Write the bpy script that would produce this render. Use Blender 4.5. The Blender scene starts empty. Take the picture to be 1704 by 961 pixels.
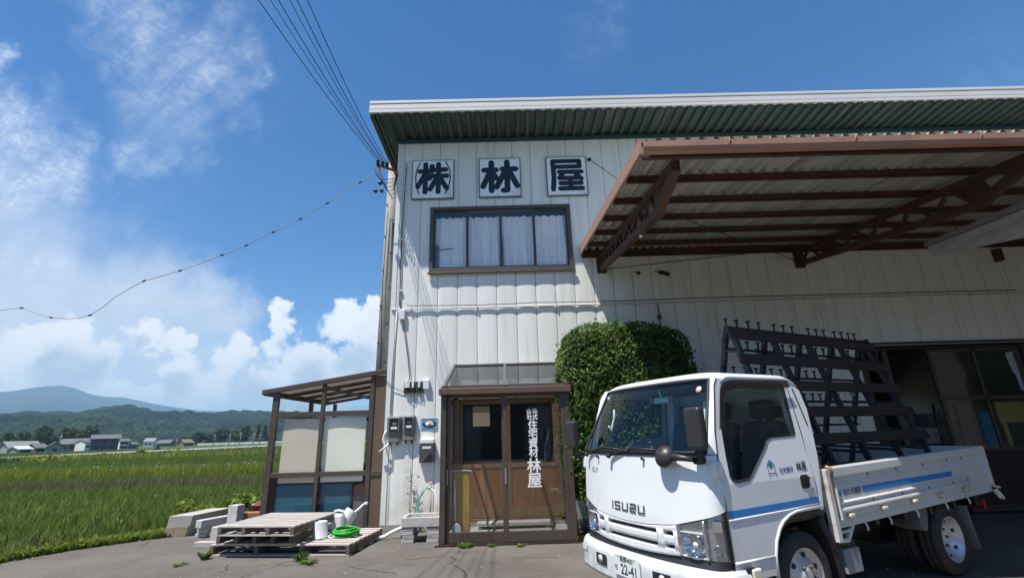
import bpy, math, random
import numpy as np
from mathutils import Vector, Matrix
from mathutils.geometry import tessellate_polygon
random.seed(7)
rng = np.random.default_rng(7)
R = math.radians
C = bpy.context.scene.collection
sc = bpy.context.scene

# ------------------------------------------------------------------ camera
PIT, ROL, YAW, FPX, CAMH = R(17.153), R(-1.655), R(0.472), 780.64, 1.5
_fw = np.array([math.sin(YAW)*math.cos(PIT), math.cos(YAW)*math.cos(PIT), math.sin(PIT)])
_rt = np.array([math.cos(YAW), -math.sin(YAW), 0.0])
_up = np.cross(_rt, _fw)
RT = math.cos(ROL)*_rt + math.sin(ROL)*_up
UP = -math.sin(ROL)*_rt + math.cos(ROL)*_up
FW = _fw
cam = bpy.data.cameras.new("camera")
cam.sensor_width = 36.0
cam.lens = FPX/1704*36.0
cam.clip_start = 0.05
cam.clip_end = 40000
cam_o = bpy.data.objects.new("camera", cam)
C.objects.link(cam_o)
M = Matrix.Identity(4)
for i in range(3):
    M[i][0], M[i][1], M[i][2] = RT[i], UP[i], -FW[i]
M[2][3] = CAMH
cam_o.matrix_world = M
sc.camera = cam_o

def ray(px, py):
    return (px-852)/FPX*RT - (py-480.5)/FPX*UP + FW
def at(px, py, Y):                       # point of the scene on the plane y = Y
    d = ray(px, py); return np.array([0, 0, CAMH]) + d*(Y/d[1])
def gnd(px, py, z=0.0):
    d = ray(px, py); return np.array([0, 0, CAMH]) + d*((z-CAMH)/d[2])

# ------------------------------------------------------------------ world sky with clouds
SUN = np.array([0.296, 0.250, -0.922]); SUN /= np.linalg.norm(SUN)
w = bpy.data.worlds.new("World"); sc.world = w; w.use_nodes = True
nt = w.node_tree; nt.nodes.clear()
class NG:                                  # small helper for node graphs
    def __init__(s, nt): s.nt = nt
    def n(s, t, **k):
        o = s.nt.nodes.new(t)
        for a, b in k.items(): setattr(o, a, b)
        return o
    def link(s, a, b): s.nt.links.new(a, b)
    def sock(s, v, inp):
        if isinstance(v, bpy.types.NodeSocket): s.link(v, inp)
        else: inp.default_value = v
    def math(s, op, a, b=0.0, c=None, clamp=False):
        o = s.n('ShaderNodeMath', operation=op); o.use_clamp = clamp
        s.sock(a, o.inputs[0]); s.sock(b, o.inputs[1])
        if c is not None: s.sock(c, o.inputs[2])
        return o.outputs[0]
    def vmath(s, op, a, b=None):
        o = s.n('ShaderNodeVectorMath', operation=op); s.sock(a, o.inputs[0])
        if b is not None: s.sock(b, o.inputs[1])
        return o.outputs['Value'] if op in ('LENGTH', 'DISTANCE', 'DOT_PRODUCT') else o.outputs[0]
    def noise(s, vec, scale, detail=6, rough=0.55, dist=0.0, out='Fac'):
        o = s.n('ShaderNodeTexNoise'); s.link(vec, o.inputs['Vector'])
        o.inputs['Scale'].default_value = scale; o.inputs['Detail'].default_value = detail
        o.inputs['Roughness'].default_value = rough; o.inputs['Distortion'].default_value = dist
        return o.outputs[out]
    def ramp(s, fac, stops, interp='LINEAR'):
        o = s.n('ShaderNodeValToRGB'); s.link(fac, o.inputs[0]); o.color_ramp.interpolation = interp
        e = o.color_ramp.elements
        while len(e) < len(stops): e.new(0.5)
        for k, (p, c) in enumerate(stops):
            e[k].position = p
            e[k].color = (c, c, c, 1) if not isinstance(c, (tuple, list)) else (*c[:3], 1)
        return o.outputs[0]
    def smooth(s, v, lo, hi, a=0.0, b=1.0):
        o = s.n('ShaderNodeMapRange', interpolation_type='SMOOTHSTEP'); s.link(v, o.inputs[0])
        for k, x in zip((1, 2, 3, 4), (lo, hi, a, b)): o.inputs[k].default_value = x
        return o.outputs[0]
    def mix(s, f, a, b):
        o = s.n('ShaderNodeMix', data_type='RGBA')
        s.sock(f, o.inputs[0])
        for v, i in ((a, 6), (b, 7)):
            if isinstance(v, (tuple, list)): v = (*v[:3], 1)
            s.sock(v, o.inputs[i])
        return o.outputs[2]
    def mapping(s, vec, scale=(1, 1, 1), rot=(0, 0, 0), loc=(0, 0, 0)):
        o = s.n('ShaderNodeMapping'); s.link(vec, o.inputs[0])
        o.inputs['Scale'].default_value = scale; o.inputs['Rotation'].default_value = rot
        o.inputs['Location'].default_value = loc
        return o.outputs[0]

g = NG(nt)
SKY_STRENGTH = 0.080
sky = g.n('ShaderNodeTexSky', sky_type='NISHITA')
sky.sun_disc = False
sky.sun_elevation = R(67.2)
sky.sun_rotation = math.atan2(-SUN[0], -SUN[1])
sky.air_density = 1.0; sky.dust_density = 0.1; sky.ozone_density = 4.0; sky.altitude = 700
D = g.n('ShaderNodeTexCoord').outputs['Generated']
def vdir(px, py):
    d = ray(px, py); return d/np.linalg.norm(d)
warp = g.noise(D, 16.0, 6, 0.62, out='Color')
warp = g.vmath('SUBTRACT', warp, (0.5, 0.5, 0.5))
def warped(k):
    o = g.n('ShaderNodeVectorMath', operation='SCALE'); g.link(warp, o.inputs[0]); o.inputs['Scale'].default_value = k
    return g.vmath('ADD', D, o.outputs[0])
Dw = warped(0.075)
def blobs(lst, vec):
    cur = None
    for (px, py, r) in lst:
        c = vdir(px, py); rr = r/FPX*0.85
        d = g.math('DIVIDE', g.vmath('DISTANCE', vec, tuple(c)), rr)
        cur = d if cur is None else g.math('SMOOTH_MIN', cur, d, 0.25)
    return cur
CUM = [(70, 590, 48), (110, 572, 42), (150, 600, 38), (60, 630, 40), (120, 628, 50), (237, 549, 22), (290, 571, 24), (322, 568, 14),
       (300, 612, 30), (395, 572, 24), (385, 600, 30), (420, 590, 14), (462, 520, 21), (470, 548, 27), (452, 575, 20), (580, 512, 26), (560, 540, 34),
       (615, 545, 50), (620, 505, 22), (610, 590, 50), (505, 605, 42), (450, 632, 38), (560, 630, 60), (360, 640, 34), (300, 655, 30), (205, 655, 24), (250, 660, 22), (330, 665, 30), (700, 560, 60), (760, 620, 70)]
FAR = [(900, 640, 70), (1050, 600, 60), (1300, 620, 80), (1560, 590, 80), (1800, 640, 90), (-200, 600, 80), (-420, 640, 70), (-700, 600, 90), (-120, 660, 60)]
dc = blobs(CUM+FAR, Dw)
edge = g.noise(D, 27.0, 9, 0.68)
dens = g.math('ADD', g.math('SUBTRACT', 1.0, dc), g.math('MULTIPLY', g.math('SUBTRACT', edge, 0.5), 1.9))
cum_a = g.smooth(dens, -0.08, 0.34)
# light and dark inside a cumulus: thick lower cores are greyer than the sunlit heads
gray = blobs([(118, 622, 46), (150, 610, 30), (95, 600, 22), (230, 562, 16), (300, 640, 26), (590, 600, 46), (520, 625, 40), (470, 570, 14), (420, 655, 40)], Dw)
gray = g.math('MULTIPLY', g.smooth(gray, 0.35, 1.15, 1.0, 0.0), 0.85)
tex = g.noise(Dw, 22.0, 6, 0.6)
gray = g.math('MULTIPLY', gray, g.smooth(tex, 0.25, 0.7, 0.75, 1.1), clamp=True)
gray = g.math('MAXIMUM', gray, g.smooth(g.noise(Dw, 13.0, 5, 0.6), 0.5, 0.72, 0.0, 0.33))
cum_col = g.mix(gray, (9.0, 9.1, 9.2), (4.3, 5.0, 6.2))
# cirrus veils
def patch(lst, lo, hi):
    return g.smooth(blobs(lst, warped(0.16)), lo, hi, 1.0, 0.0)
rip = g.noise(g.mapping(D, (9, 22, 5), (0.4, 0.2, 0.7)), 1.5, 9, 0.62, 0.35)
fine = g.noise(g.mapping(D, (60, 26, 90), (0.2, 0.5, 0.3)), 1.5, 7, 0.72, 0.5)
strk = g.math('MULTIPLY', g.smooth(rip, 0.30, 0.80), g.smooth(fine, 0.28, 0.74, 0.22, 1.0))
p1 = patch([(25, 215, 66), (5, 290, 84), (50, 345, 50), (60, 430, 60), (0, 95, 26)], 0.2, 1.3)
p2 = patch([(250, 60, 75), (330, 110, 85), (285, 200, 70), (200, 20, 45), (225, 262, 40), (420, 90, 36)], 0.15, 1.35)
p3 = patch([(985, 70, 60), (1650, 130, 60), (1010, 20, 40), (240, 330, 90), (340, 60, 160)], 0.1, 1.3)
cir = g.math('ADD', g.math('MULTIPLY', g.math('MULTIPLY', p1, strk), 1.0), g.math('MULTIPLY', g.math('MULTIPLY', p2, strk), 0.52), clamp=True)
cir = g.math('ADD', cir, g.math('MULTIPLY', g.math('MULTIPLY', p1, 0.16), 1.0), clamp=True)
cir = g.math('ADD', cir, g.math('MULTIPLY', p2, 0.12), clamp=True)
cir = g.math('ADD', cir, g.math('MULTIPLY', g.math('MULTIPLY', p3, strk), 0.14), clamp=True)
# milky veil low in the left sky
p4 = patch([(60, 560, 150), (200, 530, 130), (330, 520, 90), (20, 660, 130), (300, 640, 140), (440, 655, 90), (-200, 560, 250)], 0.25, 1.25)
veil = g.math('MULTIPLY', p4, g.smooth(g.noise(D, 7.0, 5, 0.6), 0.25, 0.7, 0.56, 0.84))
# the sky behind the viewer is a fair summer sky too
sep = g.n('ShaderNodeSeparateXYZ'); g.link(D, sep.inputs[0])
back = g.smooth(sep.outputs[1], 0.15, -0.25)
bk = g.smooth(g.noise(g.mapping(D, (1, 1, 2.2)), 2.6, 8, 0.6), 0.52, 0.66)
back = g.math('MULTIPLY', g.math('MULTIPLY', back, bk), 0.75)
hs = g.n('ShaderNodeHueSaturation'); g.link(sky.outputs[0], hs.inputs['Color']); hs.inputs['Hue'].default_value = 0.502; hs.inputs['Saturation'].default_value = 1.28; hs.inputs['Value'].default_value = 1.22
col = g.mix(cir, hs.outputs[0], (7.6, 8.3, 9.2))
col = g.mix(veil, col, (6.9, 7.25, 7.8))
col = g.mix(back, col, (7.0, 7.4, 8.0))
col = g.mix(g.math('MULTIPLY', cum_a, 0.93), col, cum_col)
bg = g.n('ShaderNodeBackground'); g.link(col, bg.inputs[0]); bg.inputs[1].default_value = SKY_STRENGTH
ow = g.n('ShaderNodeOutputWorld'); g.link(bg.outputs[0], ow.inputs[0])

# ------------------------------------------------------------------ sun and exposure
sl = bpy.data.lights.new("sun", 'SUN'); sl.energy = 5.0; sl.angle = R(0.53); sl.color = (1.0, 0.955, 0.88)
so = bpy.data.objects.new("sun", sl); C.objects.link(so)
so.rotation_euler = Vector(SUN).to_track_quat('-Z', 'Y').to_euler()
so.location = (-30, -25, 90)
vs = sc.view_settings
vs.view_transform = 'Standard'; vs.look = 'None'; vs.exposure = 0.67; vs.gamma = 1.0; vs.use_curve_mapping = False
sc.cycles.max_bounces = 8; sc.cycles.transparent_max_bounces = 24
sc.cycles.use_denoising = True
sc.cycles.volume_bounces = 0

# ------------------------------------------------------------------ materials
def mat(name, col, rough=0.6, metal=0.0, var=0.0, vscale=3.0, bump=0.0, bscale=40.0, spec=0.5, dirt=None, dirt_amt=0.0, dscale=2.0, stretch=(1, 1, 1), coat=0.0):
    m = bpy.data.materials.new(name); m.use_nodes = True
    n = m.node_tree; n.nodes.clear(); q = NG(n)
    b = q.n('ShaderNodeBsdfPrincipled'); o = q.n('ShaderNodeOutputMaterial'); q.link(b.outputs[0], o.inputs[0])
    b.inputs['Roughness'].default_value = rough; b.inputs['Metallic'].default_value = metal
    b.inputs['Specular IOR Level'].default_value = spec; b.inputs['Coat Weight'].default_value = coat
    tc = q.n('ShaderNodeTexCoord').outputs['Object']
    if stretch != (1, 1, 1): tc = q.mapping(tc, stretch)
    c = None
    if var > 0:
        f = q.noise(tc, vscale, 6, 0.6)
        lo = tuple(x*(1-var) for x in col); hi = tuple(min(1, x*(1+var)) for x in col)
        c = q.ramp(f, [(0.3, lo), (0.7, hi)])
    if dirt:
        f2 = q.smooth(q.noise(tc, dscale, 8, 0.65), 0.5, 0.72, 0.0, dirt_amt)
        c = q.mix(f2, c if c is not None else col, dirt)
    if c is not None: q.link(c, b.inputs['Base Color'])
    else: b.inputs['Base Color'].default_value = (*col, 1)
    if bump > 0:
        bn = q.n('ShaderNodeBump'); bn.inputs['Strength'].default_value = bump; bn.inputs['Distance'].default_value = 0.02
        q.link(q.noise(tc, bscale, 5, 0.6), bn.inputs['Height']); q.link(bn.outputs[0], b.inputs['Normal'])
    return m
def glass(name, tint=(0.9, 0.95, 0.95), refl=1.0, base=0.0, rough=0.02):
    m = bpy.data.materials.new(name); m.use_nodes = True
    n = m.node_tree; n.nodes.clear(); q = NG(n)
    tr = q.n('ShaderNodeBsdfTransparent'); tr.inputs[0].default_value = (*tint, 1)
    gl = q.n('ShaderNodeBsdfGlossy'); gl.inputs['Roughness'].default_value = rough
    ge = q.n('ShaderNodeNewGeometry')                     # Schlick reflectance, the same from both sides of the pane
    cs = q.math('ABSOLUTE', q.vmath('DOT_PRODUCT', ge.outputs['Normal'], ge.outputs['Incoming']))
    fr = q.math('MULTIPLY_ADD', q.math('POWER', q.math('SUBTRACT', 1.0, cs, clamp=True), 5.0), 0.94, 0.06)
    f = q.math('ADD', q.math('MULTIPLY', fr, refl), base, clamp=True)
    mx = q.n('ShaderNodeMixShader'); q.link(f, mx.inputs[0]); q.link(tr.outputs[0], mx.inputs[1]); q.link(gl.outputs[0], mx.inputs[2])
    o = q.n('ShaderNodeOutputMaterial'); q.link(mx.outputs[0], o.inputs[0])
    return m
def leafmat(name, cols, trans=0.35, rough=0.5, wscale=0.0, wcols=None, spec=0.35):
    m = bpy.data.materials.new(name); m.use_nodes = True
    n = m.node_tree; n.nodes.clear(); q = NG(n)
    ge = q.n('ShaderNodeNewGeometry')
    k = len(cols)
    c = q.ramp(ge.outputs['Random Per Island'], [(i/max(1, k-1), cols[i]) for i in range(k)])
    if wscale:
        tc = q.n('ShaderNodeTexCoord').outputs['Object']
        f = q.smooth(q.noise(tc, wscale, 4, 0.6), 0.38, 0.64)
        c = q.mix(f, c, q.ramp(ge.outputs['Random Per Island'], [(i/max(1, len(wcols)-1), wcols[i]) for i in range(len(wcols))]))
    b = q.n('ShaderNodeBsdfPrincipled'); q.link(c, b.inputs['Base Color']); b.inputs['Roughness'].default_value = rough
    b.inputs['Specular IOR Level'].default_value = spec
    t = q.n('ShaderNodeBsdfTranslucent'); q.link(c, t.inputs[0])
    mx = q.n('ShaderNodeMixShader'); mx.inputs[0].default_value = trans
    q.link(b.outputs[0], mx.inputs[1]); q.link(t.outputs[0], mx.inputs[2])
    o = q.n('ShaderNodeOutputMaterial'); q.link(mx.outputs[0], o.inputs[0])
    return m

# ------------------------------------------------------------------ mesh builder
class MB:
    def __init__(s): s.v = []; s.f = []; s.sm = []
    def add(s, vs, fs, smooth=False):
        o = len(s.v); s.v.extend([tuple(map(float, p)) for p in vs]); s.f.extend([tuple(i+o for i in f) for f in fs]); s.sm.extend([smooth]*len(fs)); return s
    def box(s, a, b):
        x0, x1 = sorted((a[0], b[0])); y0, y1 = sorted((a[1], b[1])); z0, z1 = sorted((a[2], b[2]))
        v = [(x0, y0, z0), (x1, y0, z0), (x1, y1, z0), (x0, y1, z0), (x0, y0, z1), (x1, y0, z1), (x1, y1, z1), (x0, y1, z1)]
        return s.add(v, [(0, 3, 2, 1), (4, 5, 6, 7), (0, 1, 5, 4), (1, 2, 6, 5), (2, 3, 7, 6), (3, 0, 4, 7)])
    def bar(s, p, q, wd, ht, up=(0, 0, 1)):
        p = Vector(p); q = Vector(q); d = (q-p).normalized(); u = Vector(up)
        sd = d.cross(u)
        if sd.length < 1e-5: sd = d.cross(Vector((1, 0, 0)))
        sd.normalize(); u = sd.cross(d).normalized()
        v = []
        for e in (p, q):
            for a, b in ((-1, -1), (1, -1), (1, 1), (-1, 1)): v.append(e + sd*(a*wd/2) + u*(b*ht/2))
        return s.add(v, [(0, 1, 2, 3), (7, 6, 5, 4), (0, 4, 5, 1), (1, 5, 6, 2), (2, 6, 7, 3), (3, 7, 4, 0)])
    def tube(s, pts, r, n=8, cap=True, closed=False):
        pts = [Vector(p) for p in pts]; m = len(pts); rs = r if isinstance(r, (list, tuple)) else [r]*m
        v = []; prev = None
        for i, p in enumerate(pts):
            if closed: t = pts[(i+1) % m]-pts[i-1]
            else: t = pts[min(i+1, m-1)]-pts[max(i-1, 0)]
            t.normalize()
            if prev is None:
                a = t.cross(Vector((0, 0, 1)))
                if a.length < 1e-3: a = t.cross(Vector((1, 0, 0)))
            else: a = prev - t*prev.dot(t)
            a.normalize(); prev = a; b = t.cross(a)
            for k in range(n):
                th = 2*math.pi*k/n; v.append(p + a*(rs[i]*math.cos(th)) + b*(rs[i]*math.sin(th)))
        f = []
        for i in range(m if closed else m-1):
            j = (i+1) % m
            for k in range(n):
                l = (k+1) % n; f.append((i*n+k, i*n+l, j*n+l, j*n+k))
        o = len(s.v); s.add(v, f, True)
        if cap and not closed:
            s.f.append(tuple(o+k for k in reversed(range(n)))); s.sm.append(False)
            s.f.append(tuple(o+(m-1)*n+k for k in range(n))); s.sm.append(False)
        return s
    def lathe(s, prof, org=(0, 0, 0), ax=(0, 0, 1), n=24, smooth=True, ref=None):
        ax = Vector(ax).normalized(); org = Vector(org)
        a = Vector(ref) if ref else (ax.cross(Vector((0, 1, 0))) if abs(ax.y) < 0.9 else ax.cross(Vector((1, 0, 0))))
        a.normalize(); b = ax.cross(a); v = []; m = len(prof)
        for (r, h) in prof:
            for k in range(n):
                th = 2*math.pi*k/n; v.append(org + ax*h + a*(r*math.cos(th)) + b*(r*math.sin(th)))
        f = [(i*n+k, i*n+(k+1) % n, (i+1)*n+(k+1) % n, (i+1)*n+k) for i in range(m-1) for k in range(n)]
        return s.add(v, f, smooth)
    def grid(s, fn, nu, nv, smooth=True, flip=False):
        v = [fn(i/nu, j/nv) for i in range(nu+1) for j in range(nv+1)]
        f = []
        for i in range(nu):
            for j in range(nv):
                a = i*(nv+1)+j; q = (a, a+nv+1, a+nv+2, a+1)
                f.append(q[::-1] if flip else q)
        return s.add(v, f, smooth)
    def slab(s, fn, nu, nv, nrm, th, smooth=True):          # closed thick patch
        top = [Vector(fn(i/nu, j/nv)) for i in range(nu+1) for j in range(nv+1)]
        nr = Vector(nrm).normalized()
        bot = [p - nr*th for p in top]; o = len(top); W = nv+1; f = []
        for i in range(nu):
            for j in range(nv):
                a = i*W+j; f.append((a, a+W, a+W+1, a+1)); f.append((o+a+1, o+a+W+1, o+a+W, o+a))
        k0 = len(f)
        for i in range(nu):
            a = i*W; f.append((a, o+a, o+a+W, a+W)); a = i*W+nv; f.append((a+W, o+a+W, o+a, a))
        for j in range(nv):
            a = j; f.append((a+1, o+a+1, o+a, a)); a = nu*W+j; f.append((a, o+a, o+a+1, a+1))
        base = len(s.v); s.add(top+bot, f, False)
        if smooth:
            for i in range(k0): s.sm[len(s.f)-len(f)+i] = True
        return s
    def poly(s, pts2, fn, holes=()):                         # flat polygon with holes, mapped by fn(a, b)
        loops = [pts2]+list(holes); flat = [p for l in loops for p in l]
        tris = tessellate_polygon([[Vector((p[0], p[1], 0)) for p in l] for l in loops])
        return s.add([fn(*p) for p in flat], [tuple(t) for t in tris])
    def prism(s, pts2, fn0, fn1):                            # polygon extruded between two mappings
        n = len(pts2)
        tris = tessellate_polygon([[Vector((p[0], p[1], 0)) for p in pts2]])
        v = [fn0(*p) for p in pts2]+[fn1(*p) for p in pts2]
        f = [tuple(t) for t in tris]+[tuple(i+n for i in reversed(t)) for t in tris]
        f += [(i, (i+1) % n, n+(i+1) % n, n+i) for i in range(n)]
        return s.add(v, f)
    def build(s, name, m, parent=None, bevel=0.0, fixn=True, loc=None, auto=None):
        me = bpy.data.meshes.new(name)
        me.from_pydata(s.v, [], s.f); me.update()
        me.polygons.foreach_set('use_smooth', s.sm)
        if m: me.materials.append(m)
        o = bpy.data.objects.new(name, me); C.objects.link(o)
        if fixn:
            import bmesh
            bm = bmesh.new(); bm.from_mesh(me); bmesh.ops.recalc_face_normals(bm, faces=bm.faces); bm.to_mesh(me); bm.free()
        if parent: o.parent = parent
        if loc: o.location = loc
        if bevel:
            b = o.modifiers.new('bevel', 'BEVEL'); b.width = bevel; b.segments = 2; b.limit_method = 'ANGLE'; b.angle_limit = R(40)
            b.harden_normals = False
        return o

def tag(o, label, cat, group=None, kind=None):
    if label: o['label'] = label
    if cat: o['category'] = cat
    if group: o['group'] = group
    if kind: o['kind'] = kind
    return o
def thing(name, label, cat, loc=(0, 0, 0), rz=0.0, group=None):
    o = bpy.data.objects.new(name, None); C.objects.link(o); o.location = loc; o.rotation_euler = (0, 0, rz)
    o.empty_display_size = 0.1
    return tag(o, label, cat, group)
def copy_tree(o, parent=None):
    c = o.copy(); C.objects.link(c); c.parent = parent
    for ch in list(o.children): copy_tree(ch, c)
    return c

def text_mesh(body, size, bold=0.0):
    cu = bpy.data.curves.new('t', 'FONT'); cu.body = body; cu.size = size; cu.offset = bold*size; cu.align_x = 'CENTER'; cu.align_y = 'CENTER'
    cu.resolution_u = 3
    o = bpy.data.objects.new('t', cu); C.objects.link(o)
    dg = bpy.context.evaluated_depsgraph_get(); dg.update()
    me = bpy.data.meshes.new_from_object(o.evaluated_get(dg))
    v = [tuple(x.co) for x in me.vertices]; f = [tuple(p.vertices) for p in me.polygons]
    bpy.data.objects.remove(o); bpy.data.curves.remove(cu); bpy.data.meshes.remove(me)
    return v, f
def add_text(mb, body, size, fn, bold=0.0, sx=1.0, width=None):
    v, f = text_mesh(body, size, 0.0)
    if width:
        k_ = width/(max(p[0] for p in v)-min(p[0] for p in v)); v = [(p[0]*k_, p[1]*k_) for p in v]
    if v and len(body) == 1 and ord(body) > 0x3000:
        k_ = size*0.93/max(max(p[0] for p in v)-min(p[0] for p in v), max(p[1] for p in v)-min(p[1] for p in v)); v = [(p[0]*k_, p[1]*k_) for p in v]
    if v:
        xs = [p[0] for p in v]; ys = [p[1] for p in v]; cx = (min(xs)+max(xs))/2; cy = (min(ys)+max(ys))/2
        a0 = Vector(fn(0, 0)); nn = (Vector(fn(0.01, 0))-a0).cross(Vector(fn(0, 0.01))-a0).normalized()
        d = bold*size*1.3                              # heavier strokes: the glyph laid over itself in a small ring
        ring = [(0, 0)] if bold <= 0 else [(0, 0)]+[(d*math.cos(t), d*math.sin(t)) for t in (0.4, 1.2, 1.97, 2.75, 3.54, 4.32, 5.1, 5.9)]
        for i, (dx, dy) in enumerate(ring):
            mb.add([Vector(fn((p[0]-cx)*sx+dx, p[1]-cy+dy))+nn*(0.00008*i) for p in v], f)
def capsules(mb, strokes, w, fn, step=0.0003, d0=0.0, butt=False):
    k = 0
    for st in strokes:
        ww = w
        for (a, b) in zip(st[:-1], st[1:]):
            a = np.array(a, float); b = np.array(b, float); d = b-a; L = np.hypot(*d); d = d/L if L > 1e-9 else np.array([1.0, 0]); nn = np.array([-d[1], d[0]])
            p = []
            if butt:
                p = [a+nn*ww/2-d*ww/2, a-nn*ww/2-d*ww/2, b-nn*ww/2+d*ww/2, b+nn*ww/2+d*ww/2]
            else:
                for i in range(9):
                    th = math.pi/2+math.pi*i/8; p.append(a+(nn*math.sin(th)+d*math.cos(th))*ww/2)
                for i in range(9):
                    th = -math.pi/2+math.pi*i/8; p.append(b+(nn*math.sin(th)+d*math.cos(th))*ww/2)
            z = d0+step*k; k += 1
            mb.add([fn(q[0], q[1], z) for q in p], [tuple(range(len(p)))])

def catenary(p, q, sag, n=24):
    p = np.array(p, float); q = np.array(q, float); out = []
    for i in range(n+1):
        t = i/n; c = p+(q-p)*t; c[2] -= 4*sag*t*(1-t); out.append(tuple(c))
    return out

# palette
M_white_wall = None
m_brown = mat('bronze_aluminium', (0.10, 0.076, 0.062), 0.45, 0.3, 0.12, 5, 0.05, 60)
m_brown_d = mat('dark_bronze_aluminium', (0.05, 0.038, 0.032), 0.45, 0.3, 0.1, 5)
m_panel = mat('brown_panel', (0.13, 0.088, 0.056), 0.6, 0, 0.12, 3, 0.05, 80)
m_steel = mat('red_oxide_steel', (0.075, 0.027, 0.016), 0.6, 0.0, 0.25, 4, 0.1, 60, dirt=(0.04, 0.018, 0.012), dirt_amt=0.6)
m_gutter = mat('brown_gutter', (0.34, 0.18, 0.115), 0.5, 0, 0.2, 2, 0.03, 40)
m_conc = mat('concrete', (0.34, 0.325, 0.295), 0.9, 0, 0.2, 6, 0.35, 70, dirt=(0.17, 0.15, 0.12), dirt_amt=0.6, dscale=5)
m_conc_l = mat('pale_concrete', (0.46, 0.45, 0.43), 0.9, 0, 0.14, 9, 0.3, 90, dirt=(0.24, 0.22, 0.19), dirt_amt=0.5, dscale=7)
m_black = mat('black_plastic', (0.018, 0.018, 0.020), 0.45)
m_blackr = mat('rubber', (0.022, 0.021, 0.020), 0.75, 0, 0.3, 8, 0.1, 50)
m_dgrey = mat('dark_grey_plastic', (0.07, 0.07, 0.068), 0.5, 0, 0.1, 6)
m_mgrey = mat('grey_plastic', (0.18, 0.18, 0.175), 0.45, 0, 0.08, 6)
m_whitep = mat('white_plastic', (0.74, 0.75, 0.76), 0.4, 0, 0.04, 6)
m_wood_g = mat('weathered_wood', (0.42, 0.39, 0.365), 0.85, 0, 0.3, 4, 0.3, 60, stretch=(1.0, 9, 9), dirt=(0.17, 0.13, 0.10), dirt_amt=0.6)
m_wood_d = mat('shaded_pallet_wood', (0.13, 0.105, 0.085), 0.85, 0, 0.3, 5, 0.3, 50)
m_wire = mat('cable_black', (0.02, 0.021, 0.023), 0.6)
m_galv = mat('galvanised_steel', (0.45, 0.46, 0.47), 0.4, 0.7, 0.15, 8)
m_dark = mat('dark_void', (0.012, 0.012, 0.013), 0.9)
m_glass = glass('window_glass', (0.97, 0.985, 0.985), 0.6, 0.0)
m_glass_d = glass('door_glass', (0.92, 0.94, 0.94), 0.9, 0.035)
# ------------------------------------------------------------------ land
from mathutils import noise as mnoise
def field_mat():
    m = bpy.data.materials.new('field_ground'); m.use_nodes = True; n = m.node_tree; n.nodes.clear(); q = NG(n)
    tc = q.n('ShaderNodeTexCoord').outputs['Object']
    st = q.mapping(tc, (0.02, 0.16, 1))
    c = q.ramp(q.noise(st, 1.0, 6, 0.6), [(0.3, (0.030, 0.070, 0.012)), (0.5, (0.055, 0.100, 0.018)), (0.7, (0.085, 0.115, 0.030))])
    f2 = q.smooth(q.noise(tc, 1.3, 6, 0.7), 0.45, 0.7)
    c = q.mix(q.math('MULTIPLY', f2, 0.5), c, (0.050, 0.060, 0.022))
    b = q.n('ShaderNodeBsdfPrincipled'); q.link(c, b.inputs[0]); b.inputs['Roughness'].default_value = 0.9; b.inputs['Specular IOR Level'].default_value = 0.1
    o = q.n('ShaderNodeOutputMaterial'); q.link(b.outputs[0], o.inputs[0]); return m
mb = MB()
xs = [-6900, -2500, -900, -300, -120, -60, -30, 0, 60, 300, 1500, 6900]
mb.grid(lambda s, t: (xs[round(s*11)], xs[round(t*11)], -0.06), 11, 11, False)
ground = mb.build('field_ground', field_mat()); tag(ground, None, None, kind='structure')

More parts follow.
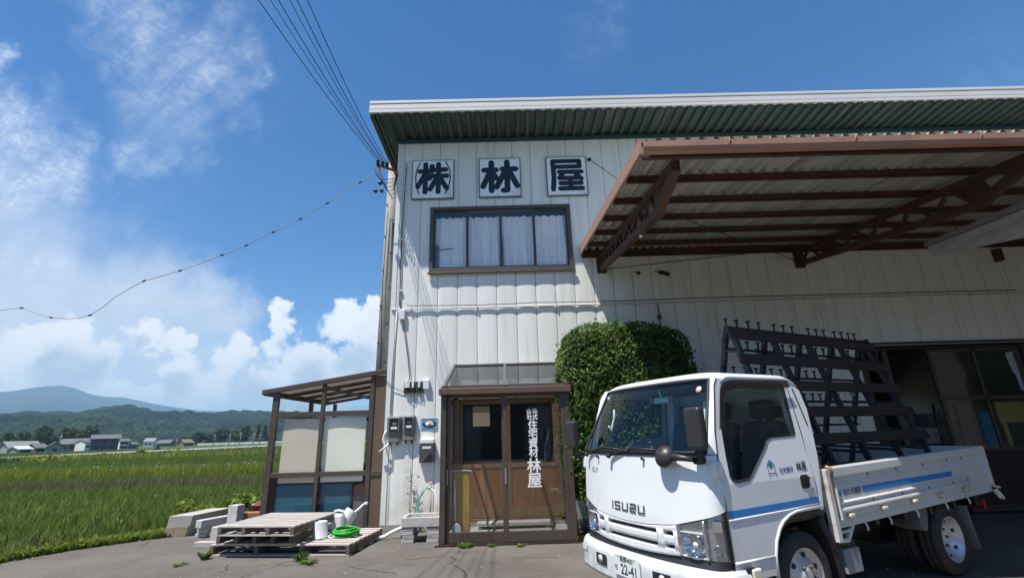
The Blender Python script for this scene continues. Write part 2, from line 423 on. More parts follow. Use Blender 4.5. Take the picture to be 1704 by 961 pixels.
def asphalt_mat():
    m = bpy.data.materials.new('old_asphalt'); m.use_nodes = True; n = m.node_tree; n.nodes.clear(); q = NG(n)
    tc = q.n('ShaderNodeTexCoord').outputs['Object']
    big = q.noise(tc, 0.9, 6, 0.6); c = q.ramp(big, [(0.3, (0.098, 0.088, 0.077)), (0.5, (0.134, 0.121, 0.106)), (0.72, (0.180, 0.164, 0.145))])
    sp = q.noise(tc, 90, 4, 0.7); md = q.noise(tc, 26, 6, 0.75); c = q.mix(q.smooth(md, 0.55, 0.72, 0, 0.5), c, (0.26, 0.24, 0.215)); c = q.mix(q.smooth(md, 0.44, 0.30, 0, 0.6), c, (0.055, 0.050, 0.044))
    oil = q.smooth(q.noise(q.mapping(tc, (0.8, 1.6, 1), (0, 0, 0.46)), 1.1, 7, 0.62), 0.56, 0.70, 0, 0.5); c = q.mix(oil, c, (0.060, 0.054, 0.050))
    c = q.mix(q.smooth(sp, 0.52, 0.68, 0, 0.6), c, (0.33, 0.31, 0.285))
    c = q.mix(q.smooth(sp, 0.48, 0.33, 0, 0.6), c, (0.055, 0.052, 0.048))
    dirt = q.smooth(q.noise(tc, 2.4, 7, 0.7), 0.52, 0.75, 0, 0.6); c = q.mix(dirt, c, (0.20, 0.165, 0.115))
    vo = q.n('ShaderNodeTexVoronoi', feature='DISTANCE_TO_EDGE'); vo.inputs['Scale'].default_value = 0.55
    wv = q.vmath('ADD', tc, q.vmath('MULTIPLY', q.noise(tc, 3.0, 5, 0.6, out='Color'), (0.5, 0.5, 0)))
    q.link(wv, vo.inputs['Vector'])
    cr = q.math('MULTIPLY', q.smooth(vo.outputs[0], 0.0, 0.010, 1.0, 0.0), q.smooth(q.noise(tc, 0.6, 3, 0.5), 0.46, 0.56))
    c = q.mix(q.math('MULTIPLY', cr, 0.75), c, (0.045, 0.042, 0.036))
    b = q.n('ShaderNodeBsdfPrincipled'); q.link(c, b.inputs[0]); b.inputs['Roughness'].default_value = 0.92; b.inputs['Specular IOR Level'].default_value = 0.25
    bn = q.n('ShaderNodeBump'); bn.inputs['Strength'].default_value = 0.8; bn.inputs['Distance'].default_value = 0.014
    h = q.math('ADD', q.math('ADD', q.noise(tc, 120, 4, 0.7), q.math('MULTIPLY', md, 1.2)), q.math('MULTIPLY', cr, -1.5)); q.link(h, bn.inputs['Height']); q.link(bn.outputs[0], b.inputs['Normal'])
    o = q.n('ShaderNodeOutputMaterial'); q.link(b.outputs[0], o.inputs[0]); return m
EDGE = [(-10.5, -25), (-9.6, -6), (-8.9, 0), (-8.1, 4), (-7.35, 6.7), (-7.13, 7.32), (-6.84, 7.9), (-6.34, 8.41), (-5.95, 8.75), (-5.3, 9.35), (-4.65, 9.6), (-4.6, 12.6)]
def edge_x(y):
    for (a, b) in zip(EDGE[:-1], EDGE[1:]):
        if a[1] <= y <= b[1]: return a[0]+(b[0]-a[0])*(y-a[1])/(b[1]-a[1])
    return EDGE[-1][0]
pts = []
for (a, b) in zip(EDGE[:-1], EDGE[1:]):
    n = max(1, int(math.hypot(b[0]-a[0], b[1]-a[1])/0.12)) if b[1] > -3 else 1
    for i in range(n):
        t = i/n; j = 0.05 if b[1] > -3 else 0
        pts.append((a[0]+(b[0]-a[0])*t+random.uniform(-j, j), a[1]+(b[1]-a[1])*t+random.uniform(-j, j)*0.5))
pts += [(-4.6, 12.6), (-2.0, 12.6), (-2.0, 26), (40, 26), (40, -25)]
mb = MB(); mb.prism(pts, lambda a, b: (a, b, 0.0), lambda a, b: (a, b, -0.25))
yard = mb.build('yard_pavement', asphalt_mat()); tag(yard, None, None, kind='structure')

# ---- distant hills and mountain, as real relief
def interp(tab, a):
    if a <= tab[0][0]: return tab[0][1]
    for (p, q) in zip(tab[:-1], tab[1:]):
        if p[0] <= a <= q[0]: return p[1]+(q[1]-p[1])*(a-p[0])/(q[0]-p[0])
    return tab[-1][1]
def fbm(x, y, s, o=5): return mnoise.fractal(Vector((x*s, y*s, 3.7)), 1.0, 2.0, o)
def relief(name, tab, r0, r1, r2, bump, seed, m, na=260, nr=46, a0=-95, a1=40, rough=0.0):
    mb = MB()
    def fn(s, t):
        az = a0+(a1-a0)*s
        r = r0+(r1-r0)*t/0.7 if t < 0.7 else r1+(r2-r1)*(t-0.7)/0.3
        k = (t/0.7) if t < 0.7 else 1-(t-0.7)/0.3*0.8
        x, y = r*math.sin(R(az)), r*math.cos(R(az))
        H = r1*math.tan(R(interp(tab, az)))
        shape = k**1.15 if t < 0.7 else k
        z = H*shape + bump*H*fbm(x+seed, y, 5.5/r1*1.6)*min(1, k*2)*(1-0.96*(k if t < 0.72 else 0)**4)
        z += rough*fbm(x, y, 1/26.0, 3)*min(1, k*4)
        return (x, y, max(z, -0.5) if t > 0.0 else -2)
    mb.grid(fn, na, nr, True)
    o = mb.build(name, m, fixn=False); tag(o, None, None, kind='structure'); return o
def forest_mat(name, cols, sc1, sc2, bump):
    m = bpy.data.materials.new(name); m.use_nodes = True; n = m.node_tree; n.nodes.clear(); q = NG(n)
    tc = q.n('ShaderNodeTexCoord').outputs['Object']
    f = q.math('ADD', q.math('MULTIPLY', q.noise(tc, sc1, 5, 0.6), 0.6), q.math('MULTIPLY', q.noise(tc, sc2, 4, 0.7), 0.4))
    c = q.ramp(f, [(0.36, cols[0]), (0.5, cols[1]), (0.64, cols[2])])
    b = q.n('ShaderNodeBsdfPrincipled'); q.link(c, b.inputs[0]); b.inputs['Roughness'].default_value = 0.95; b.inputs['Specular IOR Level'].default_value = 0.05
    bn = q.n('ShaderNodeBump'); bn.inputs['Strength'].default_value = 1.0; bn.inputs['Distance'].default_value = bump
    vo = q.n('ShaderNodeTexVoronoi'); vo.inputs['Scale'].default_value = sc2; q.link(tc, vo.inputs['Vector'])
    q.link(q.math('SUBTRACT', 1.0, vo.outputs[0]), bn.inputs['Height']); q.link(bn.outputs[0], b.inputs['Normal'])
    o = q.n('ShaderNodeOutputMaterial'); q.link(b.outputs[0], o.inputs[0]); return m
relief('forested_hills', [(-95, 2.3), (-60, 2.55), (-46.5, 2.85), (-41, 3.03), (-38, 2.95), (-34.3, 2.86), (-30, 2.92), (-27, 2.88), (-10, 2.6), (40, 2.3)],
       620, 1500, 2100, 0.42, 13, forest_mat('forest_cover', [(0.003, 0.009, 0.004), (0.011, 0.024, 0.009), (0.034, 0.056, 0.020)], 0.020, 0.12, 11.0), 520, 90, rough=7.0)
relief('mountain', [(-95, 2.2), (-65, 3.3), (-55, 4.0), (-48.5, 4.36), (-47, 4.42), (-46.1, 4.58), (-45.2, 4.83), (-44.2, 5.06), (-43.2, 5.12), (-42.4, 4.95), (-41.3, 4.47), (-40.4, 4.24), (-39.8, 4.14), (-38.4, 4.0), (-36.8, 3.76), (-34.5, 3.34), (-32.9, 3.11), (-30, 3.02), (-27.6, 2.95), (-10, 2.7), (40, 2.2)],
       2700, 6000, 6700, 0.10, 91, forest_mat('mountain_cover', [(0.015, 0.026, 0.020), (0.025, 0.036, 0.026), (0.038, 0.046, 0.034)], 0.004, 0.02, 30.0), 300, 50)
HAZE = 1.9e-4
hz = MB(); hz.box((-7000, -7000, -4.0), (7000, 7000, 575.0))
mh = bpy.data.materials.new('thin_haze'); mh.use_nodes = True; mh.node_tree.nodes.clear(); q = NG(mh.node_tree)
pv = q.n('ShaderNodeVolumePrincipled'); pv.inputs['Color'].default_value = (0.46, 0.74, 1.0, 1); pv.inputs['Density'].default_value = HAZE; pv.inputs['Anisotropy'].default_value = 0.0
oo = q.n('ShaderNodeOutputMaterial'); q.link(pv.outputs[0], oo.inputs['Volume'])
hzo = hz.build('haze', mh); tag(hzo, None, None, kind='stuff')

# ---- farm road through the fields
mb = MB()
A = gnd(-160, 774); B = gnd(220, 754); Cc = gnd(442, 742.8); Dd = Cc+(Cc-B)*1.5
for p, q_ in ((A, B), (B, Cc), (Cc, Dd)):
    d = (q_-p)/np.linalg.norm(q_-p); nn = np.array([-d[1], d[0], 0])*1.1; z = np.array([0, 0, 0.42])
    mb.add([p-nn+z, q_-nn+z, q_+nn+z, p+nn+z, p-nn*1.5, q_-nn*1.5, q_+nn*1.5, p+nn*1.5], [(0, 1, 2, 3), (0, 4, 5, 1), (3, 2, 6, 7)])
road = mb.build('farm_road', mat('pale_farm_road', (0.36, 0.36, 0.33), 0.9, 0, 0.15, 0.4)); tag(road, None, None, kind='structure')

# ------------------------------------------------------------------ grass, rice
def blades(name, P, h, wd, lean, m, seg=1, cat=None, jit=0.35, label=None):
    N = len(P); P = np.asarray(P, float)
    H = h*(1+rng.uniform(-jit, jit, N)) if np.isscalar(h) else h
    th = rng.uniform(0, 2*np.pi, N); a = rng.uniform(0, 2*np.pi, N)
    wv = np.stack([np.cos(th), np.sin(th), np.zeros(N)], 1)*(wd*(0.7+0.6*rng.random(N)))[:, None]
    ln = np.stack([np.cos(a), np.sin(a), np.zeros(N)], 1)*(H*lean*rng.random(N))[:, None]
    up = np.zeros((N, 3)); up[:, 2] = H
    if seg == 1:
        V = np.stack([P-wv/2, P+wv/2, P+up+ln], 1).reshape(-1, 3); k = 3
        F = np.arange(N*3)
        ls = np.arange(N)*3; lt = np.full(N, 3)
    else:
        mid = P+up*0.6+ln*0.3; tip = P+up*0.94+ln
        V = np.stack([P-wv*0.4, P+wv*0.4, mid+wv*0.5, mid-wv*0.5, tip], 1).reshape(-1, 3)
        b = np.arange(N)*5
        F = np.stack([b, b+1, b+2, b+3, b+3, b+2, b+4], 1).reshape(-1)
        ls = np.stack([np.arange(N)*7, np.arange(N)*7+4], 1).reshape(-1); lt = np.tile([4, 3], N)
    me = bpy.data.meshes.new(name); me.vertices.add(len(V)); me.vertices.foreach_set('co', V.reshape(-1))
    me.loops.add(len(F)); me.loops.foreach_set('vertex_index', F.astype(np.int32))
    me.polygons.add(len(ls)); me.polygons.foreach_set('loop_start', ls.astype(np.int32)); me.polygons.foreach_set('loop_total', lt.astype(np.int32))
    me.update(calc_edges=True); me.materials.append(m)
    o = bpy.data.objects.new(name, me); C.objects.link(o)
    if cat: tag(o, label, cat, kind='stuff')
    return o
def scatter(n, y0, y1, a0=-58, a1=-12, pw=1.0, cond=None):
    out = []
    while len(out) < n:
        y = y0+(y1-y0)*rng.random(4000)**pw; az = R(a0)+(R(a1)-R(a0))*rng.random(4000); x = y*np.tan(az)
        for i in range(4000):
            if cond is None or cond(x[i], y[i]): out.append((x[i], y[i], -0.06))
    return np.array(out[:n])
infield = lambda x, y: x < edge_x(y)+0.02 if y < 12.6 else x < -4.6
m_tall = leafmat('tall_grass', [(0.070, 0.135, 0.016), (0.110, 0.190, 0.026), (0.150, 0.225, 0.036), (0.20, 0.225, 0.070)], 0.5, 0.55, 0.45, [(0.13, 0.165, 0.035), (0.17, 0.19, 0.055), (0.21, 0.205, 0.085)])
m_rice = leafmat('rice', [(0.105, 0.180, 0.026), (0.150, 0.225, 0.036), (0.195, 0.255, 0.050)], 0.5, 0.6, 0.12, [(0.14, 0.190, 0.036), (0.20, 0.235, 0.055)])
m_verge = leafmat('verge_weeds', [(0.14, 0.21, 0.024), (0.20, 0.27, 0.038), (0.26, 0.30, 0.06)], 0.4, 0.5)
m_levee = leafmat('levee_grass', [(0.20, 0.26, 0.026), (0.27, 0.31, 0.040), (0.31, 0.29, 0.07)], 0.4, 0.55)
m_straw = leafmat('dry_grass', [(0.16, 0.14, 0.07), (0.22, 0.19, 0.11), (0.14, 0.15, 0.05)], 0.35, 0.6)
def tufts(x0, x1, y0, y1, dx, dy, nb, h, sp, cond):         # rice planted in rows
    P, H = [], []
    for i in range(int((x1-x0)/dx)):
        for j in range(int((y1-y0)/dy)):
            x = x0+i*dx+rng.normal(0, 0.025)+0.10*(y1-y0)*0; y = y0+j*dy+rng.normal(0, 0.02); x += 0.12*(y-y0)
            if not cond(x, y): continue
            k = 0.7+0.6*rng.random()
            for _ in range(nb):
                P.append((x+rng.normal(0, sp), y+rng.normal(0, sp), -0.06)); H.append(h*k*(0.6+0.6*rng.random()))
    return np.array(P), np.array(H)
wedge = lambda x, y: infield(x, y) and -y*1.62 < x
P2, H2 = tufts(-27, -4.6, 8.3, 16.6, 0.30, 0.17, 17, 0.32, 0.040, lambda x, y: wedge(x, y) and x < (edge_x(y) if y < 12.6 else -4.6)-0.75)
blades('rice_rows', P2, H2, 0.016, 0.50, m_rice, 2, 'rice')
P = scatter(22000, 8.2, 16.9, cond=lambda x, y: infield(x, y) and x > -26)
d = np.array([edge_x(p[1])-p[0] if p[1] < 12.6 else -4.6-p[0] for p in P])
P = P[(d < 1.1) | (P[:, 1] > 16.2) | (rng.random(len(P)) < 0.30)]
d = np.array([edge_x(p[1])-p[0] if p[1] < 12.6 else -4.6-p[0] for p in P])
H = np.clip(0.15+0.22*np.abs(d), 0.12, 0.36)*(0.6+0.7*rng.random(len(P)))
blades('tall_grass', P, H, 0.016, 0.55, m_tall, 2, 'grass')
P = []
for i in range(11000):
    y = rng.uniform(3.5, 9.7) if i > 3500 else rng.uniform(7, 9.4); x = edge_x(y)-abs(rng.normal(0, 0.32))+0.07
    P.append((x, y, -0.03))
blades('verge_weeds', P, 0.13, 0.028, 0.9, m_verge, 2, 'weeds')
P = scatter(6000, 2.0, 8.2, a0=-80, a1=-40, cond=lambda x, y: infield(x, y) and x > -16)
blades('roadside_grass', P, 0.30, 0.03, 0.6, m_tall, 2, 'grass')
P, H = tufts(-40, -4.6, 17.4, 24.8, 0.30, 0.20, 11, 0.34, 0.05, lambda x, y: x < -4.6 and -y*1.62 < x)
blades('rice_field', P, H, 0.024, 0.45, m_rice, 1, 'rice')
P = scatter(52000, 25.0, 52.0, pw=1.3, cond=lambda x, y: x < -4.6)
blades('far_rice_field', P, 0.36, 0.07, 0.35, m_rice, 1, 'rice')
P = scatter(24000, 54.0, 150.0, pw=1.4, a0=-55, a1=-14)
blades('distant_field_grass', P, 0.35, 0.35, 0.5, leafmat('far_grass', [(0.11, 0.17, 0.03), (0.15, 0.20, 0.04), (0.18, 0.21, 0.055)], 0.4, 0.6, 0.05, [(0.16, 0.175, 0.055), (0.20, 0.20, 0.07)]), 1, 'grass')
def strip(name, y, wid, n, h, wd, m, slope=0.0, cat='grass', x0=-70, x1=-4.6):
    P = []
    for i in range(n):
        x = rng.uniform(max(x0, -y*1.65), x1); P.append((x, y+slope*(x+15)+rng.normal(0, wid/2), -0.04))
    blades(name, P, h, wd, 0.6, m, 1, cat)
strip('dry_levee_grass', 17.0, 0.6, 11000, 0.44, 0.03, m_straw)
strip('levee_grass', 22.6, 0.8, 17000, 0.56, 0.045, m_levee, -0.02)
strip('bank_grass', 53.5, 2.2, 9000, 0.7, 0.12, m_levee)
# white flowers, then seed heads whose pale flecks stand for water glints
m_flower = leafmat('white_flower_heads', [(0.55, 0.54, 0.46), (0.7, 0.69, 0.6), (0.40, 0.42, 0.28)], 0.4, 0.7)
P = []
for i in range(110):
    x = rng.normal(-17.3, 1.9); P.append((x, 24.9+rng.normal(0, 0.35), 0.28+rng.uniform(0, 0.2)))
for i in range(70): P.append((rng.uniform(-34, -6), rng.uniform(25, 34), 0.32+rng.uniform(0, 0.12)))
for i in range(30): P.append((rng.normal(-13.2, 0.5), 25.2+rng.normal(0, 0.3), 0.35+rng.uniform(0, 0.2)))
blades('white_field_flowers', P, 0.055, 0.06, 1.2, m_flower, 1, 'wildflowers')
P = []
for i in range(90):
    y = rng.uniform(8.6, 12.5); x = edge_x(y)-rng.uniform(0.3, 5.5); P.append((x, y, 0.22+rng.uniform(0, 0.18)))
for i in range(30): P.append((edge_x(7.6)-rng.uniform(0.2, 0.8), 7.6+rng.normal(0, 0.25), 0.10+rng.uniform(0, 0.05)))
blades('seed_heads_and_glints', P, 0.045, 0.009, 1.0, m_flower, 1, 'grass')  # pale colour doubles as glints of paddy water

# ------------------------------------------------------------------ leafy plants and trees
def leaf_cloud(mb, pts, size, nrm=None, aspect=1.6, jit=0.9):
    for i, p in enumerate(pts):
        p = Vector(p); n = Vector(rng.normal(0, 1, 3)) if nrm is None else Vector(nrm[i])+Vector(rng.normal(0, jit, 3))
        n.normalize(); a = n.orthogonal().normalized(); b = n.cross(a); th = rng.uniform(0, 6.28)
        a, b = a*math.cos(th)+b*math.sin(th), b*math.cos(th)-a*math.sin(th)
        s = size*rng.uniform(0.65, 1.3); a = a*s*aspect/2; b = b*s/2
        mb.add([p-a, p-b*0.9+a*0.1, p+a, p+b*0.9+a*0.1], [(0, 1, 2, 3)])
    return mb
def crown_pts(n, cx, cy, cz, rx, ry, rz, clumps=9, spread=0.62):
    cl = []
    for i in range(clumps):
        v = rng.normal(0, 1, 3); v /= np.linalg.norm(v); v *= rng.uniform(0.45, 0.85)
        cl.append((v, rng.uniform(0.26, 0.48)))
    out = []
    while len(out) < n:
        c, r = cl[rng.integers(len(cl))]; v = rng.normal(0, 1, 3); v /= np.linalg.norm(v)
        p = c+v*r*rng.uniform(0.75, 1.05)
        out.append((cx+p[0]*rx, cy+p[1]*ry, cz+p[2]*rz))
    return out
m_trunk = mat('tree_bark', (0.09, 0.065, 0.045), 0.9, 0, 0.3, 2, 0.3, 8)
m_crown_d = leafmat('dark_crown', [(0.016, 0.040, 0.012), (0.028, 0.060, 0.016), (0.045, 0.080, 0.022)], 0.25, 0.6)
m_crown_m = leafmat('mid_crown', [(0.030, 0.065, 0.014), (0.050, 0.095, 0.020), (0.075, 0.120, 0.030)], 0.3, 0.6)
m_crown_y = leafmat('olive_crown', [(0.055, 0.075, 0.020), (0.080, 0.100, 0.030), (0.10, 0.115, 0.040)], 0.3, 0.6)
def far_tree(px0, px1, ytop, ybase, Y, m, label, conical=False, n=900):
    a = at(px0, ybase, Y); b = at(px1, ybase, Y); t = at((px0+px1)/2, ytop, Y)
    cx = (a[0]+b[0])/2; wd = abs(b[0]-a[0])*Y/math.hypot(cx, Y); h = t[2]+0.1
    o = thing('broadleaf_tree' if not conical else 'conifer_tree', label, 'tree', (cx, Y, -0.06), 0, 'distant trees beyond the fields')
    tr = MB(); tr.tube([(0, 0, 0), (0.1*wd*0.1, 0, h*0.35), (0, 0, h*0.8)], [wd*0.035+0.12, wd*0.025+0.08, 0.05], 7)
    for k in range(5):
        th = k*1.3; tr.tube([(0, 0, h*(0.3+0.08*k)), (math.cos(th)*wd*0.3, math.sin(th)*wd*0.25, h*(0.5+0.08*k))], [0.12, 0.03], 5)
    tr.build('trunk', m_trunk, o)
    mb = MB()
    if conical:
        pts = []
        for i in range(n):
            z = rng.random()**0.8; r = (1-z)*0.5*wd*(0.8+0.25*math.sin(z*38))+0.15; th = rng.uniform(0, 6.28)
            pts.append((r*math.cos(th), r*math.sin(th), h*(0.08+0.92*z)))
    else: pts = crown_pts(n, 0, 0, h*0.56, wd*0.56, wd*0.45, h*0.47, 13)
    leaf_cloud(mb, pts, wd*0.085+0.12)
    mb.build('crown', m, o, fixn=False)
    return o
L = [(-10, 32, 721, 752, 190, m_crown_m, 'low mid green tree at the left edge of the hamlet'),
     (20, 70, 711, 752, 196, m_crown_m, 'big rounded green tree behind the long pale roofed farmhouse'),
     (48, 98, 707, 751, 215, m_crown_d, 'tall dark green tree rising behind the middle of the hamlet'),
     (88, 128, 709, 750, 225, m_crown_y, 'olive green tree behind the tiled gable house'),
     (118, 146, 714, 750, 222, m_crown_m, 'narrow green tree just left of the slate blue house'),
     (134, 162, 708, 748, 235, m_crown_d, 'dark tree peeping over the slate blue house roof'),
     (296, 322, 726, 741, 330, m_crown_d, 'small dark tree beside the brown roofed far house'),
     (316, 346, 719, 738, 300, m_crown_d, 'dark broad tree right of the brown roofed far house'),
     (338, 362, 722, 738, 310, m_crown_d, 'lower dark tree between two taller ones behind the white fence'),
     (352, 382, 713, 738, 300, m_crown_d, 'round topped dark tree in the middle of the far tree row'),
     (382, 400, 722, 737, 280, m_crown_y, 'pale olive bush beside the far white fence'),
     (384, 418, 709, 737, 300, m_crown_d, 'largest rounded dark tree of the far tree row')]
for a in L: far_tree(*a)
far_tree(421, 434, 705, 736, 300, m_crown_d, 'slim pointed conifer at the right of the far tree row', True)
far_tree(430, 447, 707, 736, 305, m_crown_d, 'dark conifer next to the sunroom post in the far tree row', True)
far_tree(440, 462, 709, 736, 308, m_crown_d, 'conifer half hidden by the brown sunroom', True)
def shrub(x, y, w_, h_, m, label, n=260, size=0.16, grp='bushes along the field banks'):
    o = thing('field_bush', label, 'bush', (x, y, -0.05), 0, grp)
    mb = MB(); leaf_cloud(mb, crown_pts(n, 0, 0, h_*0.5, w_*0.55, w_*0.4, h_*0.52, 8), size); mb.build('foliage', m, o, fixn=False)
    st = MB()
    for k in range(4):
        st.tube([(0, 0, 0), (0.2*w_*math.cos(k*1.6), 0.2*w_*math.sin(k*1.6), h_*0.7)], [0.03, 0.012], 5)
    st.build('stem', m_trunk, o)
for px, y, Y, w_, h_, m, lab in [(234, 766, 56, 1.9, 0.9, m_crown_m, 'dark green bush on the bank left of the yellow green one'), (290, 764, 57, 2.6, 0.9, m_levee, 'widest yellow green bush on the far field bank'),
                               (276, 765, 57, 1.0, 0.9, m_crown_m, 'small green bush touching the yellow green bank bush'), (303, 764, 57, 1.2, 0.7, m_crown_d, 'dark low bush at the right end of the bank bushes'),
                               (171, 763, 64, 0.9, 0.8, m_crown_m, 'tiny round bush below the slate blue house'), (262, 746, 110, 1.6, 1.2, m_crown_d, 'dark bush beside the farm road in front of the far roofs')]:
    p = at(px, y, Y); shrub(p[0], Y, w_, h_, m, lab, 240, 0.2)
for x, y, w_, h_, lab in [(-5.75, 9.75, 0.7, 0.42, 'leafy bright green plants behind the concrete blocks, lower clump'), (-5.25, 10.3, 0.9, 0.62, 'tallest leafy green clump between the field and the sunroom'), (-6.6, 10.4, 0.8, 0.40, 'low leafy green clump at the field edge left of the taller one')]:
    shrub(x, y, w_, h_, m_verge, lab, 420, 0.075, 'leafy weeds at the field edge')
p = at(0, 768, 50)
for k, (px, w_, m, lab) in enumerate([(8, 2.6, m_crown_m, 'green weed clump on the bank at the left picture edge'), (62, 2.4, m_levee, 'yellow green weed clump on the bank below the hamlet'), (92, 2.2, m_levee, 'bright weed clump right of the other yellow one on the bank')]):
    p = at(px, 770, 50); shrub(p[0], 50, w_, 0.75, m, lab, 240, 0.2)

# ------------------------------------------------------------------ hamlet far behind the fields
m_tile = mat('grey_roof_tiles', (0.10, 0.10, 0.105), 0.7, 0, 0.2, 0.6)
m_tile_l = mat('pale_roof_tiles', (0.19, 0.19, 0.185), 0.7, 0, 0.15, 0.6)
m_h_blue = mat('slate_blue_siding', (0.055, 0.075, 0.105), 0.7, 0, 0.08, 0.5)
m_h_white = mat('house_white', (0.62, 0.62, 0.60), 0.8, 0, 0.06, 0.5)
m_h_grey = mat('house_grey', (0.25, 0.25, 0.24), 0.8, 0, 0.15, 0.6)
m_h_brown = mat('house_brown', (0.16, 0.11, 0.075), 0.8, 0, 0.15, 0.6)
m_h_win = mat('far_window', (0.02, 0.025, 0.03), 0.15)
def house(px0, px1, yt, yb, Y, wall, roof, label, gable=False, rf=0.35, depth=8.0, wins=3, rows=1, rz=0.0, over=0.5):
    a = at(px0, yb, Y); b = at(px1, yb, Y); t = at((px0+px1)/2, yt, Y)
    az_ = math.atan2(-(a[0]+b[0])/2, Y); rz = az_+rz+0.42*math.sin(px0*1.7); W_ = abs(b[0]-a[0])*math.cos(az_); H_ = t[2]; hw = H_*(1-rf)
    o = thing('farm_house', label, 'house', ((a[0]+b[0])/2, Y, -0.06), rz, 'houses beyond the fields')
    m = MB(); x = W_/2-over; m.box((-x, 0, 0), (x, depth, hw))
    if gable: m.prism([(-x, hw), (x, hw), (0, H_*0.98)], lambda p, q: (p, 0, q), lambda p, q: (p, depth, q))
    else:
        for s in (-x, x): m.prism([(0, hw), (depth, hw), (depth/2, H_*0.98)], lambda p, q: (s, p, q), lambda p, q: (s*0.99, p, q))
    m.build('wall', wall, o)
    m = MB()
    if gable:
        for s in (-1, 1): m.prism([(s*(x+over), hw-0.25*over), (0, H_), (0, H_+0.22), (s*(x+over), hw)], lambda p, q: (p, -over, q), lambda p, q: (p, depth+over, q))
    else:
        m.prism([(-over, hw-0.25), (depth/2, H_-0.2), (depth+over, hw-0.25), (depth+over, hw), (depth/2, H_+0.05), (-over, hw)], lambda p, q: (-W_/2, p, q), lambda p, q: (W_/2, p, q))
    m.build('roof', roof, o)
    for r_ in range(rows):
        for k in range(wins):
            cx = -x+(k+0.7)*2*x/(wins+0.4); cz = hw*(0.5 if rows == 1 else 0.25+0.5*r_)
            f = MB(); f.box((cx-0.6, -0.06, cz-0.45), (cx+0.6, -0.012, cz+0.5)); f.build('window', m_h_win, o)
    return o
house(-14, 22, 737, 753, 185, m_h_grey, m_tile, 'low grey house at the left picture edge', depth=7)
house(8, 70, 733, 752, 178, m_h_grey, m_tile_l, 'long farmhouse with a wide pale grey tiled roof', rf=0.5)
house(27, 56, 741, 753, 172, m_h_grey, mat('white_shed_roof', (0.5, 0.5, 0.5), 0.5), 'low shed with a near white roof in front of the long farmhouse', rf=0.45, wins=2)
house(56, 80, 737, 753, 176, m_h_brown, m_tile, 'small brown walled house with grey roof between the farmhouses', rf=0.5, wins=2)
house(72, 108, 735, 752, 172, m_h_grey, m_tile, 'grey house showing its gable end with a pale verge', True, 0.55, wins=1)
house(92, 142, 729, 752, 186, m_h_grey, m_tile, 'tall farmhouse with a grey two tier tiled roof', rf=0.42)
house(138, 151, 731, 750, 179, m_h_white, m_tile, 'narrow pale grey wing at the left of the slate blue house', rf=0.2, wins=1, over=0.2)
house(146, 198, 722, 750, 182, m_h_blue, m_tile, 'two storey slate blue house with a dark hipped roof', rf=0.26, wins=3, rows=2)
house(196, 214, 729, 748, 200, m_h_white, m_tile, 'white two storey house right of the slate blue one', rf=0.25, wins=2, rows=2, over=0.3)
house(212, 232, 735, 747, 204, m_h_grey, m_tile, 'small dark carport house right of the white house', rf=0.3, wins=1)
house(258, 284, 731, 742, 330, m_h_brown, m_tile, 'far house with a dull purple grey roof below the hill', rf=0.5, wins=2)
house(236, 256, 728, 742, 360, m_h_white, m_tile_l, 'far pale house partly behind a bush below the hill', rf=0.4, wins=2)
house(304, 324, 730, 740, 290, m_h_brown, m_h_brown, 'brown roofed low house left of the far tree row', rf=0.5, wins=2)
# white guard fence
mb = MB(); p0 = at(328, 739.5, 262); p1 = at(470, 735, 262)
fo = thing('guard_fence', 'long low white guard fence in front of the far tree row', 'fence', (p0[0], 262, 0))
Lx = p1[0]-p0[0]
m = MB(); m.box((0, 0, 0.35), (Lx, 0.08, 1.35)); m.build('rail_panel', m_h_white, fo)
for k in range(12):
    m = MB(); m.box((Lx*k/11, -0.07, -0.06), (Lx*k/11+0.14, -0.01, 1.45)); m.build('post', m_galv, fo)
m_pole = mat('concrete_pole', (0.30, 0.28, 0.25), 0.85, 0, 0.15, 3, 0.15, 40, dirt=(0.2, 0.17, 0.13), dirt_amt=0.5, dscale=1.2)
for k, (px, yt, yb, Y, lab) in enumerate([(356, 722, 738, 250, 'thin utility pole left of the other far poles'), (381, 720, 737, 240, 'far utility pole between the round dark trees'), (399, 719, 737, 235, 'far utility pole in front of the largest dark tree'),
                                        (422, 720, 736, 235, 'far utility pole before the slim conifer'), (432, 720, 736, 240, 'far utility pole closest to the sunroom post'), (292, 729, 743, 240, 'leaning far pole next to the brown roofed house'), (99, 722, 740, 180, 'thin pole rising over the hamlet roofs')]):
    a = at(px, yb, Y); t = at(px, yt, Y)
    o = thing('utility_pole', lab, 'utility pole', (a[0], Y, -0.06), 0, 'utility poles beyond the fields')
    m = MB(); m.tube([(0, 0, 0), (0, 0, t[2])], [0.19, 0.12], 8); m.build('shaft', m_pole, o)
    m = MB(); m.box((-0.8, -0.25, t[2]-0.9), (0.8, -0.14, t[2]-0.78)); m.build('crossarm', m_galv, o)
